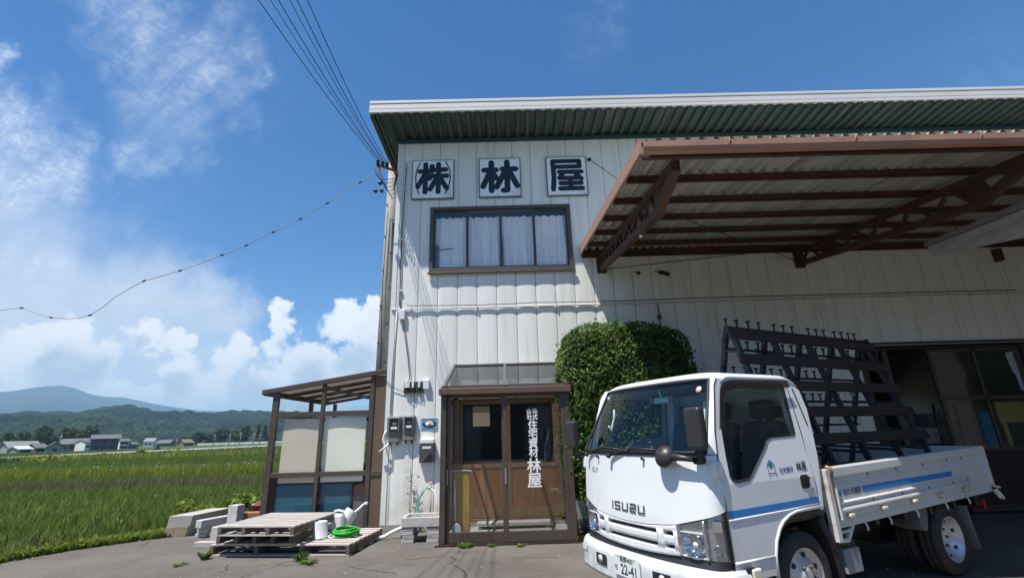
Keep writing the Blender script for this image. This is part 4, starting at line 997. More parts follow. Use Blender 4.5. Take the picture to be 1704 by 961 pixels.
# side glazing
for x in (PX0+0.02, PX1-0.04):
    m = MB(); m.box((x, PY+0.09, 0.032), (x+0.02, WY-0.09, 0.14)); m.box((x, PY+0.09, 1.02), (x+0.02, WY-0.09, 1.07)); m.box((x, PY+0.09, 2.05), (x+0.02, WY-0.09, 2.11)); m.build('side_rail', m_brown, por)
    m = MB(); m.box((x+0.008, PY+0.09, 0.14), (x+0.012, WY-0.09, 1.02)); m.box((x+0.008, PY+0.09, 1.07), (x+0.012, WY-0.09, 2.05)); m.build('side_pane', m_glass, por)
def slide(x0, x1, y):
    s = MB()
    for q_ in ((x0, x0+0.055, 0.035, 2.10), (x1-0.055, x1, 0.035, 2.10), (x0+0.055, x1-0.055, 0.035, 0.17), (x0+0.055, x1-0.055, 2.055, 2.10)): strip_box(s, *q_, y-0.016, y+0.016)
    o = s.build('sliding_door', m_brown, por, bevel=0.004)
    p = MB(); p.add([(x0+0.055, y, 0.17), (x1-0.055, y, 0.17), (x1-0.055, y, 2.055), (x0+0.055, y, 2.055)], [(0, 1, 2, 3)]); p.build('pane', m_glass_d, o); return o
dl = slide(PX0+0.087, -0.105, PY+0.06); dr = slide(-0.135, PX1-0.087, PY+0.022)
h_ = MB(); h_.box((-0.122, PY-0.004, 0.80), (-0.100, PY+0.004, 1.02)); h_.build('handle', m_galv, dr)
h_ = MB(); h_.box((PX0+0.10, PY+0.030, 0.80), (PX0+0.115, PY+0.042, 1.02)); h_.build('handle', m_galv, dl)
m_vinyl = mat('white_vinyl', (0.85, 0.85, 0.87), 0.5)
tx = MB()
for ch, px, py, s_ in [('会', 880, 683.5, .085), ('株', 890, 683, .085), ('社', 881, 693, .085), ('式', 890.3, 693, .085), ('住', 886.3, 706, .145), ('宅', 886.8, 721.3, .145), ('資', 887.2, 736.7, .145), ('材', 887.7, 751.5, .145), ('林', 888.6, 773.5, .215), ('屋', 889.6, 798.5, .215)]:
    c_ = at(px, py, PY+0.018)
    add_text(tx, ch, s_, lambda p, q: (c_[0]+p, PY+0.0185, c_[2]+q), 0.017, 1.0)
tx.build('door_lettering', m_vinyl, dr, fixn=False)

# inner wooden doors in the wall behind the porch (parts of the building)
m_wood_o = mat('varnished_plywood', (0.27, 0.115, 0.045), 0.4, 0, 0.25, 2.0, 0.03, 30, stretch=(3, 1, 0.7))
m_wood_f = mat('door_frame_wood', (0.24, 0.14, 0.065), 0.45, 0, 0.2, 3, stretch=(4, 1, 0.6))
a, b, c, d = OPEN[2]
mb = MB()
for q_ in ((a-0.05, a+0.04, 0.12, d), (b-0.04, b+0.05, 0.12, d), (a-0.05, b+0.05, d-0.05, d+0.05), (a-0.05, b+0.05, 0.10, 0.16)): strip_box(mb, *q_, WY-0.018, WY+0.1)
idf = mb.build('inner_door_frame', m_wood_f, bld)
for (x0, x1, y) in ((a+0.04, -0.05, WY+0.07), (-0.1, b-0.04, WY+0.03)):
    s = MB()
    for q_ in ((x0, x0+0.07, 0.17, 2.1), (x1-0.07, x1, 0.17, 2.1), (x0+0.07, x1-0.07, 0.17, 0.33), (x0+0.07, x1-0.07, 0.955, 1.02), (x0+0.07, x1-0.07, 2.02, 2.1), ((x0+x1)/2-0.02, (x0+x1)/2+0.02, 0.33, 0.955)): strip_box(s, *q_, y-0.016, y+0.016)
    o = s.build('inner_sliding_door', m_wood_f, bld)
    p = MB(); p.box((x0+0.07, y-0.006, 0.33), (x1-0.07, y+0.006, 0.955)); p.build('plywood_panel', m_wood_o, o)
    p = MB(); p.box((x0+0.07, y-0.003, 1.02), (x1-0.07, y+0.003, 2.02)); p.build('pane', m_glass_d, o)
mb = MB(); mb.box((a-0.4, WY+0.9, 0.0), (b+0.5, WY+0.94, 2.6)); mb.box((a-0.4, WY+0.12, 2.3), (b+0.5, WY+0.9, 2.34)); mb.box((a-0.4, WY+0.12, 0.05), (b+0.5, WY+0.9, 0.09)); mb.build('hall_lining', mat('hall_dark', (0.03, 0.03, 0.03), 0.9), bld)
mb = MB(); mb.box((a-0.05, PY+0.14, 0.0), (b+0.05, WY-0.024, 0.06)); mb.build('porch_floor', m_conc, por)
o = thing('shoe_shelf', 'pale doorstep board inside the porch under the wooden doors', 'step', (-0.6, 8.25, 0.06)); m = MB(); m.box((0, 0, 0.05), (1.2, 0.26, 0.09)); m.box((0.03, 0.02, 0), (0.08, 0.24, 0.05)); m.box((1.1, 0.02, 0), (1.15, 0.24, 0.05)); m.build('tread', m_wood_g, o)
o = thing('notice_paper', 'tan paper notice taped on the inner door glass, left half', 'notice', (-0.69, WY+0.048, 1.645)); m = MB(); m.box((0, -0.003, 0), (0.30, 0.0, 0.345)); m.build('sheet', mat('tan_paper', (0.42, 0.33, 0.23), 0.8, 0, 0.06, 5), o)
# yellow board with broom and dustpan standing just inside the porch door
o = thing('yellow_board', 'ochre yellow board standing just inside the left porch door', 'board', (-0.90, PY+0.20, 0.06)); m = MB(); m.box((0, 0, 0), (0.205, 0.03, 0.91)); m.box((0.205, 0.0, 0), (0.235, 0.12, 0.91)); m.build('board_face', mat('ochre_board', (0.44, 0.27, 0.05), 0.6, 0, 0.12, 5), o)
o = thing('coat_rail', 'weathered bar lying across the top of the yellow board', 'bar', (-0.95, PY+0.2, 0.972)); m = MB(); m.tube([(0, 0, 0.016), (0.12, 0, 0.018), (0.30, 0, 0.012), (0.34, 0, -0.03)], 0.014, 8); m.build('bar', m_wood_g, o)
o = thing('long_dustpan', 'pale grey long handled dustpan leaning on the yellow board', 'dustpan', (-0.885, PY+0.14, 0.06)); m = MB(); m.tube([(0.02, 0.0, 0.24), (0.0, 0.045, 0.82)], 0.011, 8); m.build('handle', m_whitep, o)
m = MB(); m.prism([(-0.035, 0.0), (0.13, 0.0), (0.10, 0.17), (0.05, 0.22), (0.02, 0.22), (-0.03, 0.17)], lambda p, q: (p, -0.03, q), lambda p, q: (p, 0.02, q)); m.build('pan', mat('pan_grey', (0.5, 0.51, 0.52), 0.5), o, bevel=0.006)

# ------------------------------------------------------------------ wall fittings
def meter(x0, x1, z0, z1, label, disc):
    o = thing('electricity_meter', label, 'meter', (x0, WY, z0), 0, 'meters on the corner wall'); W_, H_ = x1-x0, z1-z0
    m = MB(); m.box((0, -0.09, 0.10), (W_, -0.003, H_)); m.prism([(0, 0.10), (W_, 0.10), (W_*0.9, 0.0), (W_*0.1, 0.0)], lambda p, q: (p, -0.085, q), lambda p, q: (p, -0.003, q)); m.build('case', m_mgrey, o, bevel=0.014)
    m = MB(); m.box((W_*0.1, -0.112, H_*0.36), (W_*0.9, -0.088, H_*0.97)); m.build('cover_frame', m_mgrey, o, bevel=0.012)
    m = MB(); m.box((W_*0.2, -0.116, H_*0.42), (W_*0.8, -0.1125, H_*0.91)); m.build('window', mat('meter_window', (0.02, 0.022, 0.028), 0.12), o)
    m = MB(); m.box((W_*0.32, -0.1185, H_*0.50), (W_*0.75, -0.1165, H_*0.60)); m.build('register', m_whitep, o)
    m = MB(); m.box((W_*0.4, -0.1175, H_*0.67), (W_*0.72, -0.1165, H_*0.76)); m.box((W_*0.62, -0.0935, H_*0.20), (W_*0.78, -0.091, H_*0.24)); m.build('plate', m_dgrey if disc else m_mgrey, o)
    m = MB(); m.tube([(W_*0.25, -0.05, 0.01), (W_*0.25, -0.05, -0.05)], 0.016, 8); m.tube([(W_*0.75, -0.05, 0.01), (W_*0.75, -0.05, -0.05)], 0.016, 8); m.build('cable_gland', m_black, o)
meter(-2.18, -1.93, 1.42, 1.85, 'grey electricity meter nearer the building corner', False)
meter(-1.905, -1.69, 1.445, 1.86, 'grey electricity meter on the right of the pair', True)
o = tag(MB().tube([(-2.12, WY-0.05, 1.42), (-2.14, WY-0.07, 1.36), (-2.22, WY-0.08, 1.40), (-2.24, WY-0.07, 1.46), (-2.235, WY-0.03, 1.55), (-2.20, WY-0.02, 1.62)], 0.012, 6).tube([(-2.12, WY-0.05, 1.41), (-2.18, WY-0.10, 1.35), (-2.29, WY-0.09, 1.27)], 0.015, 6).tube([(-2.12, WY-0.04, 1.40), (-2.0, WY-0.05, 1.385), (-1.86, WY-0.05, 1.40)], 0.007, 5).build('white_cable', m_whitep), 'white cables looping at the building corner under the meters', 'cable')
o = thing('letter_box', 'dark grey letter box with louvre slits and a pale top', 'letter box', (-1.60, WY, 1.055))
m = MB(); m.box((0, -0.095, 0.02), (0.245, -0.003, 0.325)); m.build('case', m_dgrey, o, bevel=0.006)
m = MB(); m.box((0.005, -0.1, 0.332), (0.245, -0.002, 0.40)); m.build('top_flap', m_whitep, o, bevel=0.008)
m = MB(); m.box((0.05, -0.0985, 0.245), (0.20, -0.0955, 0.283)); m.build('name_plate', m_whitep, o)
for k in range(5):
    x0_ = 0.075+0.03*k; m = MB(); m.bar((x0_, -0.097, 0.035), (min(0.225, x0_+0.11), -0.097, 0.035+min(0.225, x0_+0.11)-x0_+0.02), 0.010, 0.004, (0, -1, 0)); m.build('louvre_slit', m_black, o)
m = MB(); m.box((0.012, -0.099, 0.15), (0.02, -0.0955, 0.19)); m.build('latch', m_black, o)
o = thing('blue_plate', 'small light blue plate with a dark oval emblem beside the porch', 'sign', (-1.605, WY, 1.605))
m = MB(); m.box((0, -0.012, 0), (0.30, -0.002, 0.205)); m.build('plate', mat('light_blue', (0.20, 0.38, 0.62), 0.4), o)
m = MB(); m.lathe([(0.0, 0), (1.0, 0), (1.0, 0.002), (0, 0.002)], (0, 0, 0), (0, -1, 0), 28); m.v = [(p[0]*0.122+0.155, p[1]-0.013, p[2]*0.062+0.105) for p in m.v]; m.build('emblem', mat('emblem_navy', (0.03, 0.035, 0.06), 0.5), o)
for cx_, cz_, rx_, rz2, cc in ((0.125, 0.10, 0.045, 0.03, (0.75, 0.75, 0.72)), (0.18, 0.115, 0.035, 0.032, (0.6, 0.35, 0.18)), (0.21, 0.095, 0.03, 0.02, (0.5, 0.52, 0.5))):
    m = MB(); m.lathe([(0.0, 0), (1.0, 0), (1.0, 0.0008), (0, 0.0008)], (0, 0, 0), (0, -1, 0), 16); dd = {0.125: 0.0162, 0.18: 0.0172, 0.21: 0.0182}[cx_]; m.v = [(p[0]*rx_+cx_, p[1]-dd, p[2]*rz2+cz_) for p in m.v]; m.build('emblem_shape', mat('emblem_tone', cc, 0.5), o)
m = MB(); m.box((0.03, -0.0135, 0.172), (0.26, -0.0125, 0.184)); m.box((0.03, -0.0135, 0.022), (0.27, -0.0125, 0.034)); m.build('caption_lines', mat('caption_blue', (0.05, 0.09, 0.25), 0.5), o)
o = thing('terminal_box', 'row of white and black telephone terminal boxes above the meters', 'terminal box', (-1.925, WY, 2.25))
m = MB(); m.box((0, -0.02, 0.0), (0.36, -0.002, 0.20)); m.build('base', m_dgrey, o)
for k, (x0_, w_) in enumerate(((0.02, 0.09), (0.15, 0.04), (0.265, 0.035))):
    m = MB(); m.box((x0_, -0.07, 0.09), (x0_+w_, -0.021, 0.21)); m.build('white_box', m_whitep, o, bevel=0.006)
m = MB(); m.box((0.355, -0.065, 0.06), (0.46, -0.003, 0.225)); m.build('white_box', m_whitep, o, bevel=0.008)
for k in range(3):
    m = MB(); m.box((0.02+0.115*k, -0.055, 0.01), (0.10+0.115*k, -0.021, 0.075)); m.build('black_box', m_black, o, bevel=0.006)
m = MB()
for k in range(6): m.tube(catenary((0.04+0.05*k, -0.05, 0.02), (0.09+0.05*k, -0.05, 0.02), 0.05+0.02*(k % 3), 8), 0.004, 5)
m.build('loose_wires', m_dgrey, o)
mb = MB(); mb.tube([(-2.05, WY-0.03, 6.9), (-2.08, WY-0.03, 5.2), (-2.07, WY-0.035, 4.0), (-1.98, WY-0.04, 3.55), (-1.87, WY-0.03, 2.9), (-1.82, WY-0.04, 2.50), (-1.85, WY-0.07, 2.44)], 0.008, 6); tag(mb.build('drop_wire', m_wire), 'thin black wire running down the corner wall to the terminal boxes', 'cable')
mb = MB(); mb.tube([(-2.11, WY-0.02, 3.75), (-2.14, WY-0.02, 3.2), (-2.15, WY-0.02, 1.9)], 0.009, 6); tag(mb.build('pale_conduit', m_cond), 'thin pale conduit on the corner wall down to the meters', 'conduit')
mb = MB(); mb.tube(catenary((-2.28, WY-0.03, 2.52), (-1.9, WY-0.03, 2.28), 0.05, 8), 0.005, 5); tag(mb.build('slack_wire', m_wire), 'slack wire from the sunroom roof to the terminal boxes', 'cable')
mb = MB(); mb.tube([(2.82, WY-0.02, 3.78), (2.82, WY-0.03, 3.5), (2.83, WY-0.02, 2.9)], 0.012, 6); mb.box((2.79, WY-0.05, 3.48), (2.85, WY-0.002, 3.56)); tag(mb.build('vertical_cable', m_dgrey), 'short dark cable hanging from the white conduit above the hedge', 'cable')
# cable terminal bracket at the roof corner
o = thing('cable_bracket', 'cluster of insulators and looped cables at the roof corner', 'cable bracket', (-2.52, 8.22, 6.70))
m = MB(); m.bar((-0.02, 0, 0), (0.30, 0.30, 0.02), 0.04, 0.04); m.build('arm', mat('rusty_arm', (0.25, 0.09, 0.06), 0.7), o)
for k in range(3):
    m = MB(); m.lathe([(0.0, -0.05), (0.035, -0.045), (0.022, 0.0), (0.04, 0.02), (0.02, 0.06), (0.0, 0.065)], (-0.02+0.08*k, 0.05*k, 0.06), (0, 0, 1), 10); m.build('insulator', m_black, o)
for k, (dx, dz) in enumerate(((0.02, -0.38), (-0.06, -0.55), (0.06, -0.55))):
    m = MB(); m.tube([(dx, 0, dz), (dx+0.05, 0.02, dz-0.05)], 0.035, 8); m.build('splice', m_black, o)
m = MB()
for k in range(6):
    r_ = 0.25+0.07*k; m.tube([(-0.04+0.01*k, 0, 0.02), (-0.07+0.04*k, 0, -r_*0.7), (0.05+0.05*k, 0.03, -r_*1.25), (0.20+0.03*k, 0.1, -r_*1.1), (0.28, 0.2, -0.2-0.05*k), (0.32, 0.30, -0.02)], 0.007, 5)
m.build('loop_wires', m_wire, o)
BR = np.array([-2.53, 8.21, 6.76])
for k, (px, lab) in enumerate([(452, 'black service wire leftmost of the bundle to the roof corner'), (470, 'black service wire second from the left of the bundle'), (483, 'thin service wire in the middle of the bundle'), (499, 'black service wire just right of the bundle middle'), (510, 'black service wire near the right of the bundle'), (524, 'black service wire rightmost of the bundle')]):
    far = np.array([0, 0, CAMH])+ray(px, -6)*(6.6/1.0)
    far = BR+(far-BR)*2.6
    mb = MB(); mb.tube(catenary(BR+np.array([0.03*k, 0.03*k, 0.02*(k % 2)]), far, 0.35+0.04*k, 40), 0.0062 if k not in (1, 3) else 0.0045, 5)
    tag(mb.build('service_wire', m_wire), lab, 'cable', 'service wires to the roof corner')
pl = [(625, 286), (600, 303), (545, 338), (500, 364), (455, 386), (410, 408), (370, 424), (332, 439), (300, 450), (270, 459), (240, 467), (215, 480), (190, 495), (170, 512), (150, 524), (130, 529), (110, 530), (85, 528), (60, 521), (36, 512), (0, 516), (-60, 522), (-200, 532)]
pp = [at(x, y, 8.21+1.6*(625-x)/825) for x, y in pl]
o = thing('drop_cable', 'thin telephone drop cable sagging across the left sky with clips', 'cable', (0, 0, 0))
m = MB(); m.tube(pp, 0.0065, 6); m.build('wire', mat('pale_cable', (0.30, 0.31, 0.33), 0.5), o)
for i in (1, 2, 3, 4, 5, 6, 8, 10, 14, 17, 19):
    m = MB(); p_ = np.array(pp[i]); q_ = np.array(pp[i+1]); d_ = (q_-p_)/np.linalg.norm(q_-p_); m.tube([p_-d_*0.03, p_+d_*0.03], 0.018, 6); m.build('clip', m_black, o)
# big concrete pole behind the corner
a_ = at(635, 640, 12.2); o = thing('concrete_pole', 'tall concrete utility pole standing behind the building corner', 'utility pole', (a_[0], 12.2, -0.05))
m = MB(); m.tube([(0, 0, 0), (0, 0, 10.5)], [0.19, 0.125], 20); m.build('shaft', m_pole, o)
for k in range(14):
    s_ = 1 if k % 2 else -1; m = MB(); z = 1.9+0.5*k; r_ = 0.19-0.065*z/10.5; m.tube([(s_*r_*0.6, -r_*0.85, z), (s_*r_*0.68, -r_*1.02, z)], 0.022, 6); m.build('step_socket', m_black, o)
mb = MB(); mb.tube([(a_[0]-0.03, 12.0, 7.6), (a_[0]-0.06, 11.98, 5.5), (a_[0]-0.02, 11.98, 4.2), (a_[0]+0.06, 11.98, 2.0)], 0.012, 5); tag(mb.build('pole_wire', m_wire), 'thin wire running down the concrete pole', 'cable')
# ------------------------------------------------------------------ unseen buildings and trees added to block sky light and fill reflections
m_sheet = mat('brown_sheet_cladding', (0.11, 0.095, 0.085), 0.6, 0.1, 0.15, 1.5)
wing = thing('added_wing', 'unseen dark wing added on the right to block sky light', 'building', (12.2, -4.0, 0))  # added out of view: dims the canopied wall and darkens the truck glass
MB().box((0, 0, 0), (7.0, 12.55, 6.4)).build('wall', m_sheet, wing)
MB().prism([(-0.5, 6.35), (7.5, 6.35), (7.5, 6.6), (3.5, 7.4), (-0.5, 6.6)], lambda p, q: (p, -0.5, q), lambda p, q: (p, 12.0, q)).build('roof', m_deck, wing)
for y in (1.5, 5.0, 8.5):
    f = MB().box((-0.04, y, 1.0), (-0.003, y+1.8, 2.6)).build('window', m_brown_d, wing)
    MB().box((-0.046, y+0.06, 1.06), (-0.041, y+1.74, 2.54)).build('pane', m_far_win if 'm_far_win' in globals() else m_h_win, f)
opp = thing('added_store', 'long dark store added behind the viewer for the glass to reflect', 'building', (-9.0, -22.0, 0))  # added dark mass for the porch glass to mirror
MB().box((0, 0, -0.1), (26.0, 7.0, 4.2)).build('wall', mat('dark_boards', (0.07, 0.055, 0.045), 0.8, 0, 0.2, 1.2), opp)
MB().prism([(-0.6, 4.15), (7.6, 4.15), (7.6, 4.35), (3.5, 6.0), (-0.6, 4.35)], lambda p, q: (-0.6, p, q), lambda p, q: (26.6, p, q)).build('roof', m_tile, opp)
for x in (3.0, 10.0, 18.0):
    MB().box((x, 7.003, 0.0), (x+4.0, 7.05, 3.2)).build('shutter', m_h_grey, opp)
for k, (x, y, h_, w_, lab) in enumerate([(-20, -24, 9, 8, 'unseen broad tree added for reflections left of the added store'), (-14, -32, 12, 9, 'unseen tall tree added for reflections behind the added store, left end'), (6, -34, 13, 11, 'tallest unseen tree added for reflections behind the added store'), (22, -28, 10, 9, 'unseen tree added for reflections right of the added store')]):
    o = thing('broadleaf_tree', lab, 'tree', (x, y, -0.06), 0, 'trees added behind the viewer for reflections'); m = MB(); m.tube([(0, 0, 0), (0.1, 0, h_*0.5), (0, 0, h_*0.85)], [0.3, 0.2, 0.06], 8); m.build('trunk', m_trunk, o)  # unseen trees, added only as something for the panes to reflect
    m = MB(); leaf_cloud(m, crown_pts(1400, 0, 0, h_*0.6, w_*0.5, w_*0.5, h_*0.42, 14), 0.8); m.build('crown', m_crown_d, o, fixn=False)
# ------------------------------------------------------------------ sunroom beside the building
SY, SB = 8.63, 11.6
sun = thing('sunroom', 'brown aluminium lean to sunroom with pale blinds beside the building', 'sunroom', (0, 0, 0))
SXL, SXR = -4.275, -2.245
def st(x): return 2.29+(2.62-2.29)*(x-(-4.47))/(-2.25+4.47)     # underside of the roof edge
for x0, x1 in ((SXL, SXL+0.10), (-3.405, -3.345), (-2.535, -2.465)):
    m = MB(); m.prism([(x0, 0.02), (x1, 0.02), (x1, st(x1)-0.002), (x0, st(x0)-0.002)], lambda p, q: (p, SY, q), lambda p, q: (p, SY+0.07, q)); m.build('post', m_brown, sun)
for x in (SXL+0.02,):
    for y in (SB-0.07, 10.15):
        m = MB(); m.box((x, y, 0.02), (x+0.07, y+0.07, st(x)-0.02)); m.build('post', m_brown, sun)
for x in (-3.40, -2.60):
    m = MB(); m.box((x, SB-0.07, 0.02), (x+0.07, SB, st(x)-0.02)); m.build('post', m_brown, sun)
m = MB(); m.prism([(-4.47, st(-4.47)), (-2.25, st(-2.25)), (-2.25, st(-2.25)+0.085), (-4.47, st(-4.47)+0.085)], lambda p, q: (p, SY-0.04, q), lambda p, q: (p, SY+0.04, q))
m.prism([(-4.47, st(-4.47)-0.01), (-4.37, st(-4.37)-0.01), (-4.37, st(-4.37)+0.08), (-4.47, st(-4.47)+0.083)], lambda p, q: (p, SY+0.042, q), lambda p, q: (p, SB+0.05, q))
roofb = m.build('roof_frame', m_brown, sun, bevel=0.006)
for y in np.linspace(SY+0.75, SB-0.02, 4):
    m = MB(); m.bar((-4.37, y, st(-4.37)+0.02), (-2.27, y, st(-2.27)+0.02), 0.045, 0.06); m.build('rafter', m_brown, roofb)
for x in (-3.4,):
    m = MB(); m.bar((x, SY+0.06, st(x)-0.035), (x, SB, st(x)-0.035), 0.05, 0.05); m.build('rafter', m_brown, roofb)
m = MB(); m.add([(-4.37, SY+0.04, st(-4.37)+0.062), (-2.26, SY+0.04, st(-2.26)+0.062), (-2.26, SB, st(-2.26)+0.062), (-4.37, SB, st(-4.37)+0.062)], [(0, 1, 2, 3)]); m.build('roof_sheet', leafmat('smoked_polycarbonate', [(0.17, 0.135, 0.125), (0.17, 0.135, 0.125)], 0.45, 0.4), roofb)
def hbar(x0, x1, za, zb, h, name='rail'):
    m = MB(); m.prism([(x0, za), (x1, zb), (x1, zb+h), (x0, za+h)], lambda p, q: (p, SY+0.005, q), lambda p, q: (p, SY+0.06, q)); return m.build(name, m_brown, sun, bevel=0.004)
for x0, x1 in ((SXL+0.10, -3.405), (-3.345, -2.535)):
    hbar(x0, x1, 1.895, 1.895, 0.085); hbar(x0, x1, 0.895, 0.895, 0.075); hbar(x0, x1, 0.02, 0.02, 0.08)
    for zz in (((x0, 0.10), (x1, 0.10), (x1, 0.895), (x0, 0.895)), ((x0, 0.97), (x1, 0.97), (x1, 1.895), (x0, 1.895)), ((x0, 1.98), (x1, 1.98), (x1, st(x1)), (x0, st(x0)))):
        m = MB(); m.add([(p_[0], SY+0.033, p_[1]) for p_ in zz], [(0, 1, 2, 3)]); m.build('pane', m_glass, sun, fixn=False)
for x0, x1, cc in ((-4.06, -3.42, (0.64, 0.55, 0.44)), (-3.33, -2.60, (0.84, 0.81, 0.69))):
    m = MB()
    m.grid(lambda s, t: (x0+(x1-x0)*s, SY+0.066+0.006*math.sin(s*5+t*3), 0.80+1.06*t), 12, 60); m.build('blind', mat('roller_blind', cc, 0.85, 0, 0.06, 2.5), sun, fixn=False)
m = MB(); m.box((-2.465, SY+0.02, 0.96), (SXR, SY+0.05, st(-2.465)-0.0)); m.box((-2.465, SY+0.02, 0.1), (SXR, SY+0.05, 0.88)); m.build('side_panel', m_panel, sun)
for z0, z1 in ((0.88, 0.96), (0.02, 0.1)): MB().box((-2.465, SY+0.005, z0), (SXR, SY+0.06, z1)).build('rail', m_brown, sun, bevel=0.004)
# left and back glazing
for z0, z1 in ((0.02, 0.1), (0.9, 0.96), (1.9, 1.97)):
    MB().box((SXL+0.03, SY+0.07, z0), (SXL+0.08, SB-0.07, z1)).build('rail', m_brown, sun); MB().box((SXL+0.09, SB-0.06, z0), (SXR, SB-0.01, z1)).build('rail', m_brown, sun)
for za, zb in ((0.96, 1.9), (1.97, 2.2)):
    MB().add([(SXL+0.055, SY+0.07, za), (SXL+0.055, SB-0.07, za), (SXL+0.055, SB-0.07, zb), (SXL+0.055, SY+0.07, zb)], [(0, 1, 2, 3)]).build('pane', m_glass, sun, fixn=False); MB().add([(SXL+0.09, SB-0.04, za), (SXR, SB-0.04, za), (SXR, SB-0.04, zb+0.05), (SXL+0.09, SB-0.04, zb+0.05)], [(0, 1, 2, 3)]).build('pane', m_glass, sun, fixn=False)
MB().box((SXL+0.05, SY+0.07, 0.1), (SXL+0.06, SB-0.07, 0.9)).build('kick_panel', m_brown_d, sun); MB().box((SXL+0.09, SB-0.045, 0.1), (SXR, SB-0.035, 0.9)).build('kick_panel', m_brown_d, sun)
m = MB(); m.box((SXL-0.05, SY-0.05, -0.05), (SXR, SB+0.05, 0.018)); m.build('plinth', m_conc, sun)
# goods stored in the sunroom
m_teal = mat('blue_sheet', (0.022, 0.11, 0.165), 0.45, 0, 0.1, 1.5, 0.04, 8)
for k, (x0, x1, zt, lab) in enumerate([(-4.10, -3.42, 0.75, 'blue upholstered board on the left behind the sunroom glass'), (-3.33, -2.78, 0.75, 'blue board with a black rounded edge on the right in the sunroom')]):
    o = thing('upholstered_board', lab, 'board', (x0, SY+0.095, 0.02), 0, 'blue panels stored in the sunroom'); m = MB(); m.box((0, 0, 0), (x1-x0, 0.06, zt)); m.build('cover', m_teal, o, bevel=0.03)
    m = MB(); m.tube([(0, 0.03, zt), ((x1-x0)*0.5, 0.03, zt+0.008), (x1-x0-0.06, 0.03, zt+0.003), (x1-x0, 0.03, zt-0.05), (x1-x0+0.005, 0.03, 0.02)], 0.022, 8); m.build('edge_piping', m_black, o)
o = thing('cardboard_stack', 'brown and grey cartons stacked at the right inside the sunroom', 'carton', (-2.755, SY+0.12, 0.02)); m = MB(); m.box((0, 0, 0), (0.21, 0.3, 0.56)); m.build('lower_carton', mat('greyish_carton', (0.16, 0.13, 0.13), 0.8), o); m = MB(); m.box((0, 0.0, 0.563), (0.18, 0.28, 0.70)); m.build('upper_carton', mat('red_carton', (0.30, 0.11, 0.07), 0.8, 0, 0.1, 5), o)

# ------------------------------------------------------------------ pallets
def pallet(lab, loc, rz, W_, D_, h, nb, gap_mat=m_wood_g, ns=4, grp='wooden pallets in front of the sunroom'):
    o = thing('wooden_pallet', lab, 'pallet', loc, rz, grp); t = 0.02
    bw = D_/nb*0.70
    for i in range(nb):
        y = i*(D_-bw)/(nb-1); j = random.uniform(-0.006, 0.006); m = MB(); m.box((j, y, h-t), (W_+j, y+bw, h+random.uniform(-0.002, 0.001))); m.build('top_board', gap_mat, o, bevel=0.003)
    for i in range(ns):
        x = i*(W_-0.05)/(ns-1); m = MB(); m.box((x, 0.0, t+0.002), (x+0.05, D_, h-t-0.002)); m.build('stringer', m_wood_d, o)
    for i in range(4):
        y = i*(D_-bw)/3; m = MB(); m.box((0.0, y, 0.0), (W_, y+bw, t)); m.build('bottom_board', gap_mat, o, bevel=0.003)
    return o
m_wood_p = mat('pinkish_old_wood', (0.46, 0.40, 0.37), 0.85, 0, 0.25, 4, 0.3, 60, stretch=(1.0, 9, 9), dirt=(0.18, 0.13, 0.11), dirt_amt=0.5)
RZ = R(-7.0)
pallet('large low pallet lying on the asphalt under the other pallets', (-4.24, 7.29, 0.0), RZ, 2.03, 1.15, 0.145, 8, m_wood_p, 4)
pallet('lower pallet of the stack of two on the large pallet', (-4.13, 7.22, 0.147), RZ, 1.12, 1.12, 0.13, 8, m_wood_g, 5)
pallet('topmost slatted grey pallet of the stack before the sunroom', (-4.06, 7.10, 0.279), R(-8.0), 1.12, 1.16, 0.125, 9, m_wood_g, 4)
o = thing('wooden_plank', 'short grey plank on the asphalt left of the pallet stack', 'plank', (-4.84, 7.88, 0.0), R(-6)); m = MB(); m.box((0, 0, 0.0), (0.62, 0.12, 0.075)); m.build('board', m_wood_g, o, bevel=0.006)

# things on the large pallet
PZ = 0.147
p = gnd(528, 897, PZ); m_pail = mat('grey_white_pail', (0.52, 0.54, 0.56), 0.5, 0, 0.05, 6)
o = thing('upturned_bucket', 'pale grey bucket turned upside down on the large pallet', 'bucket', (p[0], p[1]+0.09, PZ)); m = MB(); m.lathe([(0.108, 0.0), (0.112, 0.012), (0.106, 0.016), (0.088, 0.215), (0.082, 0.225), (0.075, 0.218), (0.0, 0.218)], n=28); m.build('body', m_pail, o)
m = MB(); m.tube([(0.11, 0.0, 0.03), (0.16, -0.06, 0.012), (0.24, -0.02, 0.02), (0.27, 0.04, 0.015)], 0.008, 6); m.build('handle', m_whitep, o)
p = gnd(553, 884, PZ)
o = thing('white_jug', 'white plastic can with a looped handle standing behind the bucket', 'jug', (p[0], p[1]+0.10, PZ), R(-10)); m = MB(); m.box((-0.14, -0.06, 0.0), (0.14, 0.06, 0.24)); m.build('body', m_whitep, o, bevel=0.035)
m = MB(); m.tube([(-0.02, 0, 0.23), (-0.02, 0, 0.275), (0.04, 0, 0.285), (0.12, 0, 0.275), (0.13, 0, 0.22)], 0.017, 8); m.tube([(-0.13, 0, 0.10), (-0.18, 0, 0.14), (-0.16, 0, 0.22), (-0.10, 0, 0.225)], 0.014, 8); m.build('handle', m_whitep, o)
p = gnd(572, 880, PZ)
o = thing('watering_can', 'grey white watering can tipped over with its spout raised to the right', 'watering can', (p[0], p[1]+0.04, PZ+0.006), R(-4))
ax = Vector((0.42, 0.35, 0.72)).normalized()
m = MB(); m.lathe([(0.115, 0.0), (0.118, 0.01), (0.113, 0.02), (0.10, 0.20), (0.095, 0.215), (0.0, 0.225)], (-0.02, -0.02, 0.075), ax, 28); m.build('body', m_pail, o)
